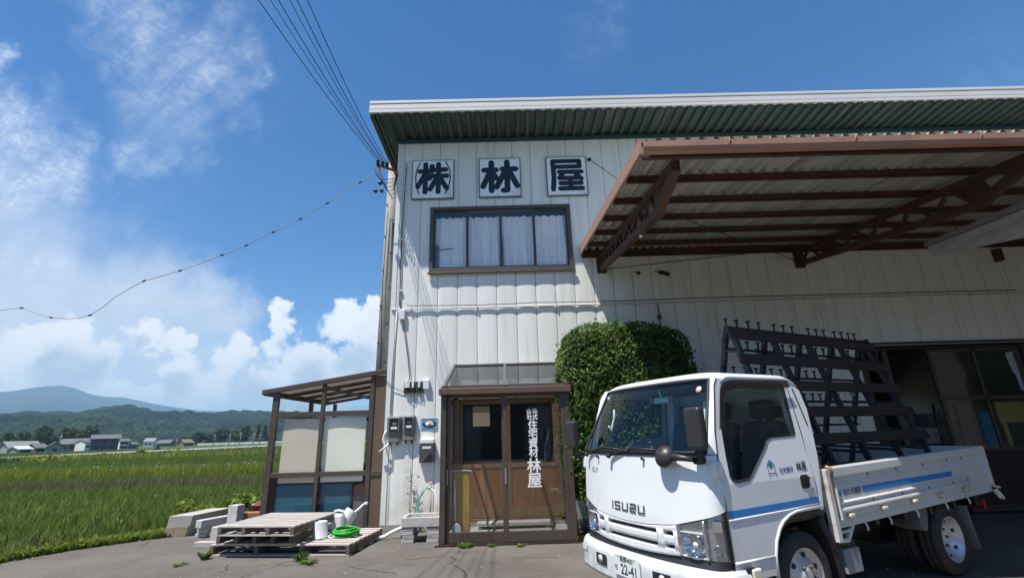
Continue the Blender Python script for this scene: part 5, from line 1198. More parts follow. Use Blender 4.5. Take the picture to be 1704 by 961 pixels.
m = MB(); m.lathe([(0.0, 0.05), (0.108, 0.05)], (-0.02, -0.02, 0.075), ax, 24); m.build('inside', mat('can_inside', (0.045, 0.04, 0.06), 0.7), o, fixn=False)
m = MB(); m.tube([(0.06, 0.06, 0.18), (0.16, 0.08, 0.25), (0.25, 0.10, 0.335)], [0.022, 0.018, 0.014], 8); m.tube([(0.25, 0.10, 0.335), (0.31, 0.10, 0.35)], [0.016, 0.028], 10); m.build('spout', m_whitep, o)
p = gnd(571, 893, PZ)
m = MB(); m_green = mat('green_hose', (0.030, 0.36, 0.035), 0.4)
pts = []
for i in range(24*6):
    th = 2*math.pi*i/24; r_ = 0.150+0.018*math.sin(th*0.31+0.5)+0.014*math.sin(th*1.07)
    pts.append((p[0]+r_*1.15*math.cos(th), p[1]+0.08+r_*math.sin(th), PZ+0.013+0.016*(i/24)+0.006*math.sin(th*2.1)+0.01*math.sin(th)))
m.tube(pts, 0.0125, 8); tag(m.build('garden_hose', m_green), 'bright green garden hose coiled on the large pallet corner', 'hose')
# concrete blocks and bricks at the field edge
m_ug = mat('gutter_concrete', (0.40, 0.385, 0.34), 0.9, 0, 0.15, 6, 0.3, 70, dirt=(0.24, 0.20, 0.14), dirt_amt=0.7, dscale=3)
o = thing('gutter_block', 'two tone concrete gutter block at the edge of the field', 'concrete block', (-5.93, 8.78, 0.0), R(4)); m = MB()
ugf = [(0.0, 0.0), (0.36, 0.0), (0.385, 0.15), (0.415, 0.165), (0.44, 0.325), (0.05, 0.325), (0.035, 0.165), (0.02, 0.15)]
m.prism(ugf, lambda p_, q: (p_, 0.0, q), lambda p_, q: (p_+0.23, 0.85, q)); m.build('block', m_ug, o, bevel=0.008)
m = MB(); m.prism([(0.004, 0.002), (0.357, 0.002), (0.380, 0.148), (0.022, 0.148)], lambda p_, q: (p_, -0.004, q), lambda p_, q: (p_, 0.0, q)); m.build('muddy_face', mat('muddy_concrete', (0.30, 0.24, 0.16), 0.9, 0, 0.2, 8, 0.2, 60), o)
def block(lab, p, w_, d_, h_, rz, m_=m_conc_l, name='concrete_block', rx=0):
    o = MB().box((0, 0, 0), (w_, d_, h_)).build(name, m_, bevel=0.008); o.location = p; o.rotation_euler = (rx, 0, rz); tag(o, lab, 'concrete block'); return o
block('long pale concrete beam lying on two small blocks by the gutter block', (-5.30, 8.60, 0.155), 0.14, 0.70, 0.12, R(-22))
block('small pale block under the front end of the concrete beam, upper one', (-5.30, 8.66, 0.066), 0.16, 0.12, 0.085, R(-8))
block('small pale block on the ground under the concrete beam', (-5.31, 8.64, 0.0), 0.17, 0.14, 0.062, R(5))
block('grey concrete slab standing on edge behind the pallet stack', (-4.90, 8.38, 0.0), 0.17, 0.30, 0.20, R(-12))
block('upright pale concrete post stub behind the pallet corner', (-4.86, 8.72, 0.0), 0.19, 0.16, 0.475, R(-14))
block('low pale block at the foot of the upright concrete stub', (-4.72, 8.40, 0.0), 0.16, 0.18, 0.20, R(-10))
o = block('red brown brick block beside the sunroom corner post', (-4.72, 8.85, 0.0), 0.40, 0.2, 0.33, R(3), mat('red_brick', (0.27, 0.13, 0.075), 0.85, 0, 0.2, 8, 0.2, 60), 'brick_block'); o['category'] = 'brick'
o = thing('red_tub', 'dark red plastic tub behind the brick at the sunroom post', 'tub', (-4.52, 9.25, 0.0)); m = MB(); m.lathe([(0.0, 0.0), (0.15, 0.0), (0.18, 0.40), (0.195, 0.405), (0.195, 0.42), (0.17, 0.42), (0.145, 0.04), (0, 0.04)], n=24); m.build('body', mat('dark_red_plastic', (0.20, 0.02, 0.03), 0.5), o)
m = MB(); m.lathe([(0.192, 0.421), (0.197, 0.421), (0.197, 0.43), (0.168, 0.43), (0.168, 0.421)], n=24); m.build('rim', mat('tan_rim', (0.45, 0.30, 0.2), 0.6), o)

# ------------------------------------------------------------------ concrete sink with tap by the porch
o = thing('concrete_sink', 'pale concrete washing sink on stacked blocks left of the porch', 'sink', (-1.69, 7.72, 0.0))
m = MB(); W_, D_ = 0.58, 0.46
m.box((0, 0, 0.215), (W_, 0.045, 0.345)); m.box((0, D_-0.045, 0.215), (W_, D_, 0.345)); m.box((0, 0.045, 0.215), (0.045, D_-0.045, 0.345)); m.box((W_-0.045, 0.045, 0.215), (W_, D_-0.045, 0.345)); m.box((0.045, 0.045, 0.215), (W_-0.045, D_-0.045, 0.245))
m.build('basin', m_conc_l, o, bevel=0.006)
for x0_ in (0.01, 0.39):
    for k in range(4):
        m = MB(); dx = 0.008*((k*7+int(x0_*100)) % 3-1); m.box((x0_+dx, 0.01, 0.002+0.053*k), (x0_+0.175+dx, 0.34, 0.051+0.053*k)); m.build('support_block', m_conc if k % 2 else m_conc_l, o, bevel=0.004)
o = thing('standpipe_tap', 'standpipe with a pink handled tap behind the concrete sink', 'tap', (-1.375, 8.42, 0.0))
m = MB(); m.tube([(0, 0, 0), (0, 0, 0.72)], 0.013, 8); m.build('pipe', mat('copper_pipe', (0.42, 0.27, 0.20), 0.5, 0.2), o); m = MB(); m.tube([(0, 0, 0.70), (0, -0.07, 0.71), (0, -0.10, 0.66)], 0.014, 8); m.build('spout', m_galv, o)
m = MB(); m.lathe([(0.0, 0.0), (0.03, 0.0), (0.034, 0.02), (0.02, 0.035), (0, 0.035)], (0, -0.01, 0.745), (0, 0, 1), 10); m.build('handle', mat('pink_handle', (0.75, 0.30, 0.28), 0.5), o); m = MB(); m.box((-0.035, -0.03, 0.0), (0.035, 0.03, 0.2)); m.build('post', m_conc, o)
tag(MB().tube([(-1.375, 8.32, 0.68), (-1.42, 8.30, 0.70), (-1.50, 8.27, 0.62), (-1.545, 8.22, 0.46), (-1.55, 8.15, 0.30), (-1.50, 8.08, 0.26)], 0.011, 8).build('teal_hose', mat('teal_hose', (0.03, 0.30, 0.27), 0.4)), 'thin teal hose arching from the tap into the sink', 'hose')
tag(MB().tube([(-1.36, 8.32, 0.68), (-1.30, 8.28, 0.66), (-1.24, 8.24, 0.52), (-1.23, 8.15, 0.33)], 0.010, 8).build('clear_hose', mat('pale_hose', (0.55, 0.62, 0.60), 0.4)), 'pale hose falling from the tap on its right side', 'hose')
tag(MB().tube([(-1.60, 8.10, 0.17), (-1.75, 8.12, 0.155), (-1.90, 8.10, 0.10), (-2.02, 8.05, 0.04), (-2.12, 8.02, 0.028), (-2.24, 8.0, 0.028)], 0.026, 10).build('drain_hose', m_whitep), 'thick white drain hose running from under the sink to the pallet', 'hose')
tag(MB().tube([(-1.74, 8.0, 0.055), (-1.60, 8.0, 0.05)], 0.04, 10).build('black_pipe_stub', m_black), 'short black pipe stub beside the sink support', 'pipe')

# ------------------------------------------------------------------ weeds by the wall and pallets
m_weed = leafmat('weed_leaf', [(0.06, 0.13, 0.015), (0.10, 0.18, 0.025), (0.15, 0.21, 0.04)], 0.4, 0.5)
def weed(x, y, h_, r_, n, lab, cat='weed', size=0.03, m_=m_weed, z=0.0):
    h_ *= 0.62; r_ *= 0.9
    o = thing('weed_clump', lab, cat, (x, y, z), 0, 'weeds in the asphalt cracks'); m = MB()
    for i in range(n):
        th = rng.uniform(0, 6.28); l = rng.uniform(0.5, 1)*h_; b_ = Vector((r_*0.4*math.cos(th)*rng.random(), r_*0.4*math.sin(th)*rng.random(), 0)); t_ = b_+Vector((math.cos(th)*r_*rng.uniform(0.3, 1), math.sin(th)*r_*rng.uniform(0.3, 1), l)); md = (b_+t_)/2+Vector((0, 0, l*0.22))
        s_ = Vector((-math.sin(th), math.cos(th), 0))*size*rng.uniform(0.2, 0.4); m.add([b_-s_*0.5, b_+s_*0.5, md+s_, t_, md-s_], [(0, 1, 2, 3, 4)])
    m.build('leaves', m_, o, fixn=False)
for px, py, h_, r_, n, lab in [(340, 930, 0.17, 0.10, 60, 'weed tuft at the front left corner of the large pallet'), (500, 932, 0.16, 0.13, 70, 'weed tuft in front of the large pallet middle'), (515, 936, 0.07, 0.16, 60, 'low spreading weed before the large pallet'),
                             (588, 918, 0.16, 0.10, 70, 'weed tuft against the right end of the large pallet'), (600, 906, 0.13, 0.09, 50, 'weed tuft at the back right edge of the large pallet'), (300, 940, 0.05, 0.14, 30, 'flat weeds in the asphalt crack left of the pallets'), (775, 910, 0.10, 0.14, 60, 'weeds along the porch threshold, left'), (818, 909, 0.07, 0.08, 30, 'tiny weed at the porch threshold centre'), (866, 908, 0.06, 0.10, 30, 'weeds along the porch threshold, right')]:
    p = gnd(px, py); weed(p[0], p[1], h_, r_, n, lab)
weed(-1.62, 8.50, 0.12, 0.10, 40, 'green leafy weed growing between the wall and the sink', z=0.2)
o = thing('dry_weed', 'tall dry weed stalk standing against the white wall', 'weed', (-1.72, 8.50, 0.02)); m = MB(); m.tube([(0, 0, 0), (-0.02, 0, 0.4), (0.0, 0.01, 0.8), (-0.03, 0.01, 1.02)], [0.006, 0.005, 0.004, 0.002], 5)
for k in range(10): m.tube([(0, 0, 0.35+0.06*k), ((-1)**k*0.07, 0, 0.42+0.06*k), ((-1)**k*0.10, 0, 0.37+0.06*k)], 0.003, 4)
m.build('stalk', mat('dry_stalk', (0.16, 0.17, 0.12), 0.8), o)
m = MB(); leaf_cloud(m, [(rng.normal(0, 0.05), rng.normal(0, 0.02), rng.uniform(0.3, 0.9)) for _ in range(40)], 0.03); m.build('leaves', mat('dry_leaf', (0.22, 0.20, 0.15), 0.8), o, fixn=False)
mb = MB()
for i in range(620):
    a_ = rng.random(); s_ = 0.006+0.012*rng.random()**2; x_ = rng.uniform(-6.5, 4.5); y_ = rng.uniform(5.2, 8.4)
    if rng.random() < 0.45: x_, y_ = rng.uniform(-2.3, -1.0), rng.uniform(7.4, 8.4)
    if i > 260: y_ = rng.uniform(2.5, 9.2); x_ = edge_x(y_)+abs(rng.normal(0, 0.35)); s_ *= 0.8
    mb.box((x_, y_, 0.0), (x_+s_*1.4, y_+s_, s_*0.7))
tag(mb.build('gravel_bits', m_conc, bevel=0.0), None, 'gravel', kind='stuff')
p = gnd(966, 901); o = thing('orange_edge_piece', 'small orange scrap on the ground at the porch corner', 'scrap', (p[0], p[1]+0.06, 0.0), R(40)); m = MB(); m.prism([(0, 0), (0.22, 0), (0.20, 0.05), (0.02, 0.06)], lambda a_, b_: (a_, 0, b_), lambda a_, b_: (a_, 0.03, b_+0.01)); m.build('piece', mat('orange_scrap', (0.45, 0.20, 0.05), 0.7), o)
# drainage gravel bed and ridge blades under pallets were left out on purpose: nothing of them shows

# ------------------------------------------------------------------ clipped hedge between porch and truck
m_hedge = leafmat('hedge_leaf', [(0.022, 0.060, 0.010), (0.042, 0.100, 0.016), (0.070, 0.145, 0.024), (0.115, 0.195, 0.038)], 0.3, 0.6, 2.2, [(0.07, 0.14, 0.02), (0.12, 0.20, 0.035), (0.17, 0.245, 0.055)], spec=0.2)
hd = thing('clipped_hedge', 'tall clipped dark green evergreen hedge between the porch and the truck', 'hedge', (0, 0, 0))
def hshape(th, ph):                      # superellipsoid with a domed top and a narrow foot
    cx_, cy_ = 1.90, 7.92; rx, ry = 1.09, 0.56
    c_, s_ = math.cos(th), math.sin(th); e = 0.36
    x = math.copysign(abs(c_)**e, c_); y = math.copysign(abs(s_)**e, s_)
    t = ph                                # 0 foot .. 1 top
    if t < 0.70: z = 0.55+(2.45-0.55)*t/0.70; k = 0.93+0.07*min(1, t/0.25)
    else:
        u = (t-0.70)/0.30; z = 2.45+0.76*math.sin(u*math.pi/2)**0.85-0.10*max(0.0, math.cos(th))*u; k = max(0.0, math.cos(u*math.pi/2))**0.40
    return cx_+rx*x*k, cy_+ry*y*k, z
pts = []; nr = []
_dl = np.logspace(-12, -2, 160); _ths = np.unique(np.clip(np.concatenate([np.linspace(0, 2*math.pi, 4001)]+[k_*math.pi/2+s_*_dl for k_ in range(5) for s_ in (-1, 1)]), 0, 2*math.pi)); _xy = np.array([hshape(t_, 0.4)[:2] for t_ in _ths]); _cum = np.concatenate([[0], np.cumsum(np.hypot(*np.diff(_xy, axis=0).T))]); _cum /= _cum[-1]
for i in range(34000):
    th = float(np.interp(rng.random(), _cum, _ths)); ph = 1-rng.random()**0.9
    x, y, z = hshape(th, ph); b_ = 0.055*mnoise.noise(Vector((x*3.2, y*3.2, z*3.2)))+0.03*mnoise.noise(Vector((x*9, y*9, z*9)))
    n_ = Vector(((x-1.95)/1.16, (y-7.92)/0.56, max(-0.2, (z-2.2)))).normalized()
    dpt = -abs(rng.normal(0, 0.05))+b_+0.02
    if rng.random() < 0.05: dpt += rng.uniform(0.02, 0.10)
    pts.append((x+n_.x*dpt, y+n_.y*dpt, z+n_.z*dpt)); nr.append((n_.x, n_.y, n_.z+0.25))
m = MB(); leaf_cloud(m, pts[:20000], 0.034, nr[:20000], 1.8, 0.75); leaf_cloud(m, pts[20000:], 0.026, nr[20000:], 2.2, 1.1); m.build('foliage', m_hedge, hd, fixn=False)
m = MB(); m.grid(lambda s, t: tuple(np.array([1.90, 7.92, 0])+(np.array(hshape(float(np.interp(s, _cum, _ths)), t*0.999))-np.array([1.90, 7.92, 0]))*np.array([0.93, 0.87, 0.975])), 48, 24); m.build('inner_shade_shell', mat('hedge_inside', (0.012, 0.018, 0.007), 0.95), hd, fixn=False)  # smooth near-black shell, the hedge's inner shade put into its colour
m = MB()
for k in range(9):
    x = 0.95+0.24*k; m.tube([(x, 7.9, 0), (x+rng.uniform(-0.1, 0.1), 7.9+rng.uniform(-0.15, 0.1), 0.5), (x+rng.uniform(-0.15, 0.15), 7.9, 1.2)], [0.035, 0.028, 0.015], 7)
m.build('stem', m_trunk, hd)
# ------------------------------------------------------------------ flatbed truck (x rearward, -y the side towards the viewer)
trk = thing('flatbed_truck', 'white small cab over flatbed truck with blue stripe parked before the hedge', 'truck', (0.986, 4.509, 0.0), R(26.67))
def paint(name, col):
    m = mat(name, col, 0.32, 0, 0.03, 1.2, coat=0.6, dirt=(col[0]*0.86, col[1]*0.85, col[2]*0.82), dirt_amt=0.35, dscale=3)
    n_ = m.node_tree; q = NG(n_); b = [x for x in n_.nodes if x.type == 'BSDF_PRINCIPLED'][0]
    tc = q.n('ShaderNodeTexCoord').outputs['Object']; sp = q.n('ShaderNodeSeparateXYZ'); q.link(tc, sp.inputs[0])
    src = b.inputs['Base Color'].links[0].from_socket                # road film, splashes and a few scuffs on the lower body
    film = q.math('MULTIPLY', q.smooth(sp.outputs[2], 0.85, 0.30, 0.0, 1.0), q.smooth(q.noise(tc, 6.0, 7, 0.7), 0.35, 0.70, 0.1, 0.55))
    c = q.mix(film, src, (0.36, 0.33, 0.28)); sc_ = q.smooth(q.noise(q.mapping(tc, (3, 3, 26)), 2.0, 6, 0.7), 0.66, 0.76, 0, 0.35); c = q.mix(sc_, c, (0.50, 0.50, 0.48))
    q.link(c, b.inputs['Base Color']); q.link(q.smooth(q.noise(tc, 5.0, 5, 0.6), 0.3, 0.7, 0.24, 0.46), b.inputs['Roughness'])
    return m
m_tw = paint('truck_white', (0.74, 0.76, 0.78)); m_bed = mat('bed_white', (0.60, 0.62, 0.60), 0.42, 0, 0.05, 2, dirt=(0.42, 0.42, 0.38), dirt_amt=0.4, dscale=3, coat=0.2)
m_blue = mat('truck_blue', (0.02, 0.23, 0.62), 0.35, coat=0.3)
m_trim = mat('black_trim', (0.02, 0.02, 0.022), 0.4); m_seal = mat('window_seal', (0.012, 0.012, 0.013), 0.6)
m_chrome = mat('headlight_reflector', (0.80, 0.81, 0.84), 0.08, 1.0); m_lens = glass('lens', (0.97, 0.975, 0.98), 0.8, 0.02); m_lgrey = mat('lamp_housing', (0.50, 0.51, 0.53), 0.22, 0.75)
m_ws = glass('windscreen', (0.68, 0.85, 0.88), 0.8, 0.02, 0.01); m_sg = glass('side_glass', (0.62, 0.68, 0.67), 0.8, 0.0, 0.01)
HW = 0.857
def lerp_tab(t, z): return interp(t, z)
UB = [(0.25, -0.005), (0.50, 0.0), (0.56, 0.03), (0.784, 0.022), (1.315, 0.062), (1.925, 0.396), (1.975, 0.47)]
def uf(y, z): return lerp_tab(UB, z)+0.115*(min(abs(y), 0.9)/0.80)**2.5
def hwid(z): return HW if z < 1.08 else HW-(z-1.08)*0.10
def contour(s, z, off=0.0, uc=0.252):    # s 0..1 front face, 1..1.3 round corner to the door line
    if s <= 1: y = 0.74*s; return (uf(y, z)-off, y)
    t = (s-1)/0.3; y0 = 0.74; u0 = uf(y0, z); w_ = hwid(z)+off; u1 = uc
    # bezier
    cxu, cxy = uf(0.855, z)*0.85+0.0, w_
    u = (1-t)**2*(u0-off)+2*t*(1-t)*(min(cxu, u1-0.03)-off)+t*t*u1; y = (1-t)**2*y0+2*t*(1-t)*cxy+t*t*w_
    return (u, y)
def fpatch(mb, s0, s1, zlo, zhi, n=16, m=6, off=0.0, side=-1, th=0.0):
    def fn(a, b):
        s = s0+(s1-s0)*a
        lo = zlo(s) if callable(zlo) else zlo; hi = zhi(s) if callable(zhi) else zhi
        z = lo+(hi-lo)*b; sg = side
        ss = s
        if ss < 0: sg = -side; ss = -ss
        u, y = contour(ss, z, off); return (u, sg*y, z)
    if th: mb.slab(fn, n, m, (-1, 0, 0.0), th)
    else: mb.grid(fn, n, m)
    return mb
# lower line of the front panel (over grille and headlights)
def hood_lo(s):
    a = abs(s)
    if a <= 0.70: return 0.748+0.038*(a/0.70)**2
    return 0.786+(0.905-0.786)*(a-0.70)/0.60
m = MB(); fpatch(m, -1.3, 1.3, hood_lo, 1.305, 52, 12); hood = m.build('front_panel', m_tw, trk, fixn=False)
# cab side shells : door, lower sill, pillars
def sidept(u, z, off=0.0, sg=-1): return (u, sg*(hwid(z)+off), z)
WIN = [(0.345, 1.135), (0.355, 1.30), (0.372, 1.48), (0.425, 1.70), (0.475, 1.825), (0.52, 1.862), (0.60, 1.875), (1.29, 1.875), (1.318, 1.85), (1.312, 1.78), (1.292, 1.445), (1.27, 1.415), (0.96, 1.405), (0.90, 1.385), (0.85, 1.33), (0.60, 1.12), (0.555, 1.095), (0.42, 1.085), (0.37, 1.098)]
for sg in (-1, 1):
    m = MB()
    up = [(0.252, 1.08), (0.252, 1.21), (0.300, 1.48), (0.412, 1.85), (0.455, 1.905), (1.36, 1.915), (1.372, 1.45), (1.375, 1.08)]
    m.poly(up, lambda u, z: sidept(u, z, 0.0, sg), [WIN])
    lowp = [(0.252, 0.92), (0.252, 1.08), (1.375, 1.08), (1.372, 0.835), (1.05, 0.822), (0.955, 0.80), (0.875, 0.765), (0.82, 0.722), (0.76, 0.64), (0.722, 0.55), (0.715, 0.42), (0.252, 0.42), (0.252, 0.56)]
    m.poly(lowp, lambda u, z: sidept(u, z, 0.0, sg))
    door = m.build('door', m_tw, trk, fixn=False)
    m = MB()                                          # rubber seal round the glass
    n_ = len(WIN); cu = sum(p[0] for p in WIN)/n_; czz = sum(p[1] for p in WIN)/n_
    inn = [(p[0]+(cu-p[0])*0.055, p[1]+(czz-p[1])*0.055) for p in WIN]
    vv = [sidept(*p, 0.004, sg) for p in WIN]+[sidept(*p, -0.006, sg) for p in inn]
    m.add(vv, [(i, (i+1) % n_, n_+(i+1) % n_, n_+i) for i in range(n_)]); m.build('window_seal', m_seal, door, fixn=False)
    m = MB(); m.poly(inn, lambda u, z: sidept(u, z, -0.008, sg)); m.build('door_window', m_sg, door, fixn=False)
    m = MB(); hp = [(1.186, 1.005), (1.20, 0.992), (1.28, 0.992), (1.305, 1.01), (1.308, 1.075), (1.29, 1.10), (1.20, 1.10), (1.186, 1.085)]
    m.prism(hp, lambda u, z: sidept(u, z, 0.003, sg), lambda u, z: sidept(u, z, -0.03, sg)); hn = m.build('door_handle', m_trim, door, bevel=0.004)
    m = MB(); m.bar(sidept(1.20, 1.075, 0.012, sg), sidept(1.29, 1.075, 0.012, sg), 0.012, 0.022); m.build('pull', m_black, hn)
    m = MB(); m.lathe([(0, 0), (0.011, 0), (0.011, 0.003), (0, 0.003)], sidept(1.335, 0.985, 0.0, sg), (0, sg, 0), 12); m.build('keyhole', m_galv, door)
    # rear corner panel of the cab
    m = MB(); rc = [(1.382, 0.80), (1.45, 0.80), (1.53, 1.18), (1.565, 1.45), (1.585, 1.66), (1.555, 1.82), (1.48, 1.90), (1.366, 1.925), (1.378, 1.45)]
    m.prism(rc, lambda u, z: sidept(u, z, 0.0, sg), lambda u, z: (u, sg*(hwid(z)-0.12), z)); m.build('cab_corner', m_tw, trk, bevel=0.03)
    m = MB(); m.bar(sidept(1.43, 1.83, 0.001, sg), sidept(1.497, 1.50, 0.001, sg), 0.006, 0.016, (0, sg, 0)); m.build('vent_line', m_trim, trk)
    # a-pillar between windscreen and door
    m = MB()
    def ap(a, b):
        z = 1.305+(1.925-1.305)*a; yw = 0.812-(0.812-0.692)*(z-1.315)/0.61; u0 = uf(yw, z); y1 = hwid(z); u1 = interp([(1.305, 0.268), (1.48, 0.300), (1.85, 0.412), (1.905, 0.455), (1.93, 0.48)], z)
        cu_, cy_ = u0*0.55+u1*0.45-0.02, y1*0.97+0.0
        return ((1-b)**2*u0+2*b*(1-b)*cu_+b*b*u1, sg*((1-b)**2*yw+2*b*(1-b)*cy_+b*b*y1), z)
    m.grid(ap, 16, 6); m.build('a_pillar', m_tw, trk, fixn=False)
    # wind deflector visor over the door glass
    if sg < 0 or True:
        vo_ = [(0.316, 1.49), (0.372, 1.495), (0.445, 1.70), (0.50, 1.79), (0.60, 1.815), (1.285, 1.832), (1.362, 1.84), (1.338, 1.90), (0.60, 1.892), (0.50, 1.87), (0.43, 1.80)]
        m = MB(); m.prism(vo_, lambda u, z: sidept(u, z, 0.030, sg), lambda u, z: sidept(u, z, 0.036, sg)); m.build('visor', glass('smoked_visor', (0.42, 0.38, 0.39), 0.9, 0.10, 0.08), door)
    # front wheel arch edge and liner
    arch = [(0.70, 0.40), (0.712, 0.55), (0.75, 0.65), (0.81, 0.73), (0.87, 0.778), (0.955, 0.815), (1.05, 0.835), (1.375, 0.845)]
    m = MB(); m.tube([sidept(u+0.004, z-0.004, -0.004, sg) for u, z in arch], 0.016, 8); m.build('arch_lip', m_tw, trk)
    m = MB(); inn_ = [(0.735, 0.40), (0.745, 0.54), (0.785, 0.64), (0.84, 0.70), (0.90, 0.735), (0.98, 0.76), (1.08, 0.772), (1.40, 0.79)]
    k = len(arch); m.add([sidept(*p, -0.004, sg) for p in arch]+[sidept(*p, -0.01, sg) for p in inn_]+[(p[0], sg*(HW-0.5), p[1]) for p in inn_], [(i, i+1, k+i+1, k+i) for i in range(k-1)]+[(k+i, k+i+1, 2*k+i+1, 2*k+i) for i in range(k-1)]); m.build('arch_liner', m_black, trk, fixn=False)
    # blue stripe with grey pin stripe and body crease
    m = MB(); m.add([sidept(0.253, 0.848, 0.0025, sg), sidept(1.372, 0.872, 0.0025, sg), sidept(1.372, 0.918, 0.0025, sg), sidept(0.253, 0.898, 0.0025, sg)], [(0, 1, 2, 3)]); m.build('blue_stripe', m_blue, door)
    m = MB(); m.tube([sidept(0.26, 0.835, -0.004, sg), sidept(0.95, 0.848, -0.004, sg), sidept(1.37, 0.862, -0.004, sg)], 0.010, 6); m.tube([sidept(0.262, 0.548, -0.004, sg), sidept(0.70, 0.545, -0.004, sg)], 0.012, 6); m.build('body_crease', m_tw, door)
    m = MB(); m.box((0.34, sg*(HW+0.001), 0.425), (0.43, sg*(HW+0.03), 0.515)); sl2 = m.build('side_lamp_base', m_black, trk, bevel=0.008)
    m = MB(); m.box((0.385, sg*(HW+0.01), 0.43), (0.48, sg*(HW+0.045), 0.505)); m.build('side_lamp_lens', mat('amber_clear_lens', (0.75, 0.70, 0.52), 0.15), sl2, bevel=0.012)
# door lettering on the viewer's side
def dpt(u, z): return sidept(u, z, 0.0022, -1)
m = MB(); LG = [(0.812, 1.145), (0.807, 1.195), (0.852, 1.236), (0.895, 1.200), (0.890, 1.145)]
capsules(m, [LG[:3], LG[2:]], 0.008, lambda u, z, e: sidept(u, z, 0.0020+e, -1)); capsules(m, [[(0.806, 1.132), (0.896, 1.132)], [(0.806, 1.13), (0.806, 1.112)], [(0.896, 1.13), (0.896, 1.112)]], 0.008, lambda u, z, e: sidept(u, z, 0.0034+e, -1))
m.build('house_logo', mat('logo_blue', (0.06, 0.10, 0.33), 0.5), door0 if False else trk)
m = MB(); m.poly([(0.850, 1.16), (0.845, 1.175), (0.828, 1.18), (0.826, 1.198), (0.838, 1.214), (0.855, 1.218), (0.870, 1.206), (0.878, 1.190), (0.868, 1.176), (0.855, 1.174)], dpt); m.build('leaf_logo', mat('logo_green', (0.02, 0.22, 0.13), 0.5), trk, fixn=False)
m = MB(); add_text(m, '住宅資材', 0.062, lambda p, q: dpt(1.036+p, 1.152+q+p*0.05), 0.012, 1.0, 0.178); m.build('door_lettering', mat('letter_blue', (0.10, 0.12, 0.30), 0.5), trk, fixn=False)
m = MB(); add_text(m, '林屋', 0.088, lambda p, q: dpt(1.243+p, 1.170+q*1.15+p*0.05), 0.012, 1.0, 0.135); m.build('door_lettering', mat('letter_black', (0.03, 0.03, 0.035), 0.5), trk, fixn=False)
# panel gaps
for sg in (-1, 1):
    m = MB(); m.tube([sidept(0.250, 0.92, 0.0, sg), sidept(0.249, 1.21, 0.0, sg), sidept(0.297, 1.48, 0.0, sg), sidept(0.410, 1.85, 0.0, sg), sidept(0.453, 1.908, 0.0, sg)], 0.0045, 5); m.build('door_gap', m_seal, trk); m = MB(); m.tube([sidept(0.250, 0.92, 0.0, sg), sidept(0.250, 0.43, 0.0, sg)], 0.004, 5); m.build('door_gap', m_seal, trk); m = MB(); m.tube([sidept(1.379, 0.84, 0.0, sg), sidept(1.378, 1.45, 0.0, sg), sidept(1.366, 1.91, 0.0, sg)], 0.0045, 5); m.build('door_gap', m_seal, trk)
    m = MB(); m.tube([(contour(s_, 1.302, 0.001)[0], sg*contour(s_, 1.302, 0.001)[1], 1.303) for s_ in np.linspace(1.06, 1.3, 8)], 0.003, 5); m.build('panel_gap', m_seal, trk)
# roof and cab back
m = MB()
def roof_fn(a, b):
    yy = -1+2*a; u = 0.41+(1.50-0.41)*b
    w_ = 0.775; y = yy*w_
    edge = 1-abs(yy)**6
    zc = 1.905+0.062*edge**0.6*(1-0.0*b)
    fr = min(1, b/0.13); zc -= 0.045*(1-fr)**2; rr = max(0, (b-0.86)/0.14); zc -= 0.06*rr**2
    uu = u+0.115*(abs(y)/0.80)**2.5*(1-min(1, b/0.5))*0.75-(0.0)
    return (uu, y, zc)
m.grid(roof_fn, 40, 24); roofc = m.build('cab_roof', m_tw, trk, fixn=False); so_ = roofc.modifiers.new('thick', 'SOLIDIFY'); so_.thickness = 0.035; so_.offset = 0
m = MB(); m.box((1.50, -0.75, 0.80), (1.54, 0.75, 1.16)); m.box((1.50, -0.75, 1.70), (1.54, 0.75, 1.87)); m.box((1.50, -0.75, 1.16), (1.54, -0.60, 1.70)); m.box((1.50, 0.60, 1.16), (1.54, 0.75, 1.70)); m.build('cab_back', m_tw, trk)
m = MB(); m.box((1.515, -0.60, 1.16), (1.522, 0.60, 1.70)); m.build('rear_window', m_sg, trk)
# windscreen
def wsh(a, b, ex=0.0):
    z = 1.318+(1.905-1.318)*b; w_ = (0.805-(0.805-0.69)*b)+ex; y = (-1+2*a)*w_
    return (uf(y, z)-0.004-ex*0.3, y, z)
m = MB(); m.grid(lambda a, b: wsh(a, b), 24, 10); ws = m.build('windscreen', m_ws, trk, fixn=False)
m = MB()
ring = [wsh(a/20, 0) for a in range(21)]+[wsh(1, b/8) for b in range(1, 9)]+[wsh(1-a/20, 1) for a in range(1, 21)]+[wsh(0, 1-b/8) for b in range(1, 8)]
m.tube(ring, 0.014, 6, closed=True); m.build('windscreen_seal', m_seal, ws)
m = MB(); m.grid(lambda a, b: (uf((-1+2*a)*0.80, 1.29+0.035*b)-0.006, (-1+2*a)*0.80, 1.285+0.045*b), 20, 2); m.build('cowl_strip', m_trim, trk, fixn=False)
m = MB(); m.box((0, 0, 0), (0.002, 0.035, 0.035)); o = m.build('sticker', mat('inspection_sticker', (0.45, 0.70, 0.68), 0.5), ws); q_ = wsh(0.955, 0.90); o.location = (q_[0]-0.004, q_[1]-0.02, q_[2]-0.02)
m = MB(); m.lathe([(0, 0), (0.03, 0), (0.03, 0.002), (0, 0.002)], (0, 0, 0), (-1, 0, 0.5), 16); o = m.build('sticker', mat('red_white_sticker', (0.70, 0.42, 0.36), 0.5), ws); q_ = wsh(0.055, 0.86); o.location = (q_[0]-0.006, q_[1], q_[2])
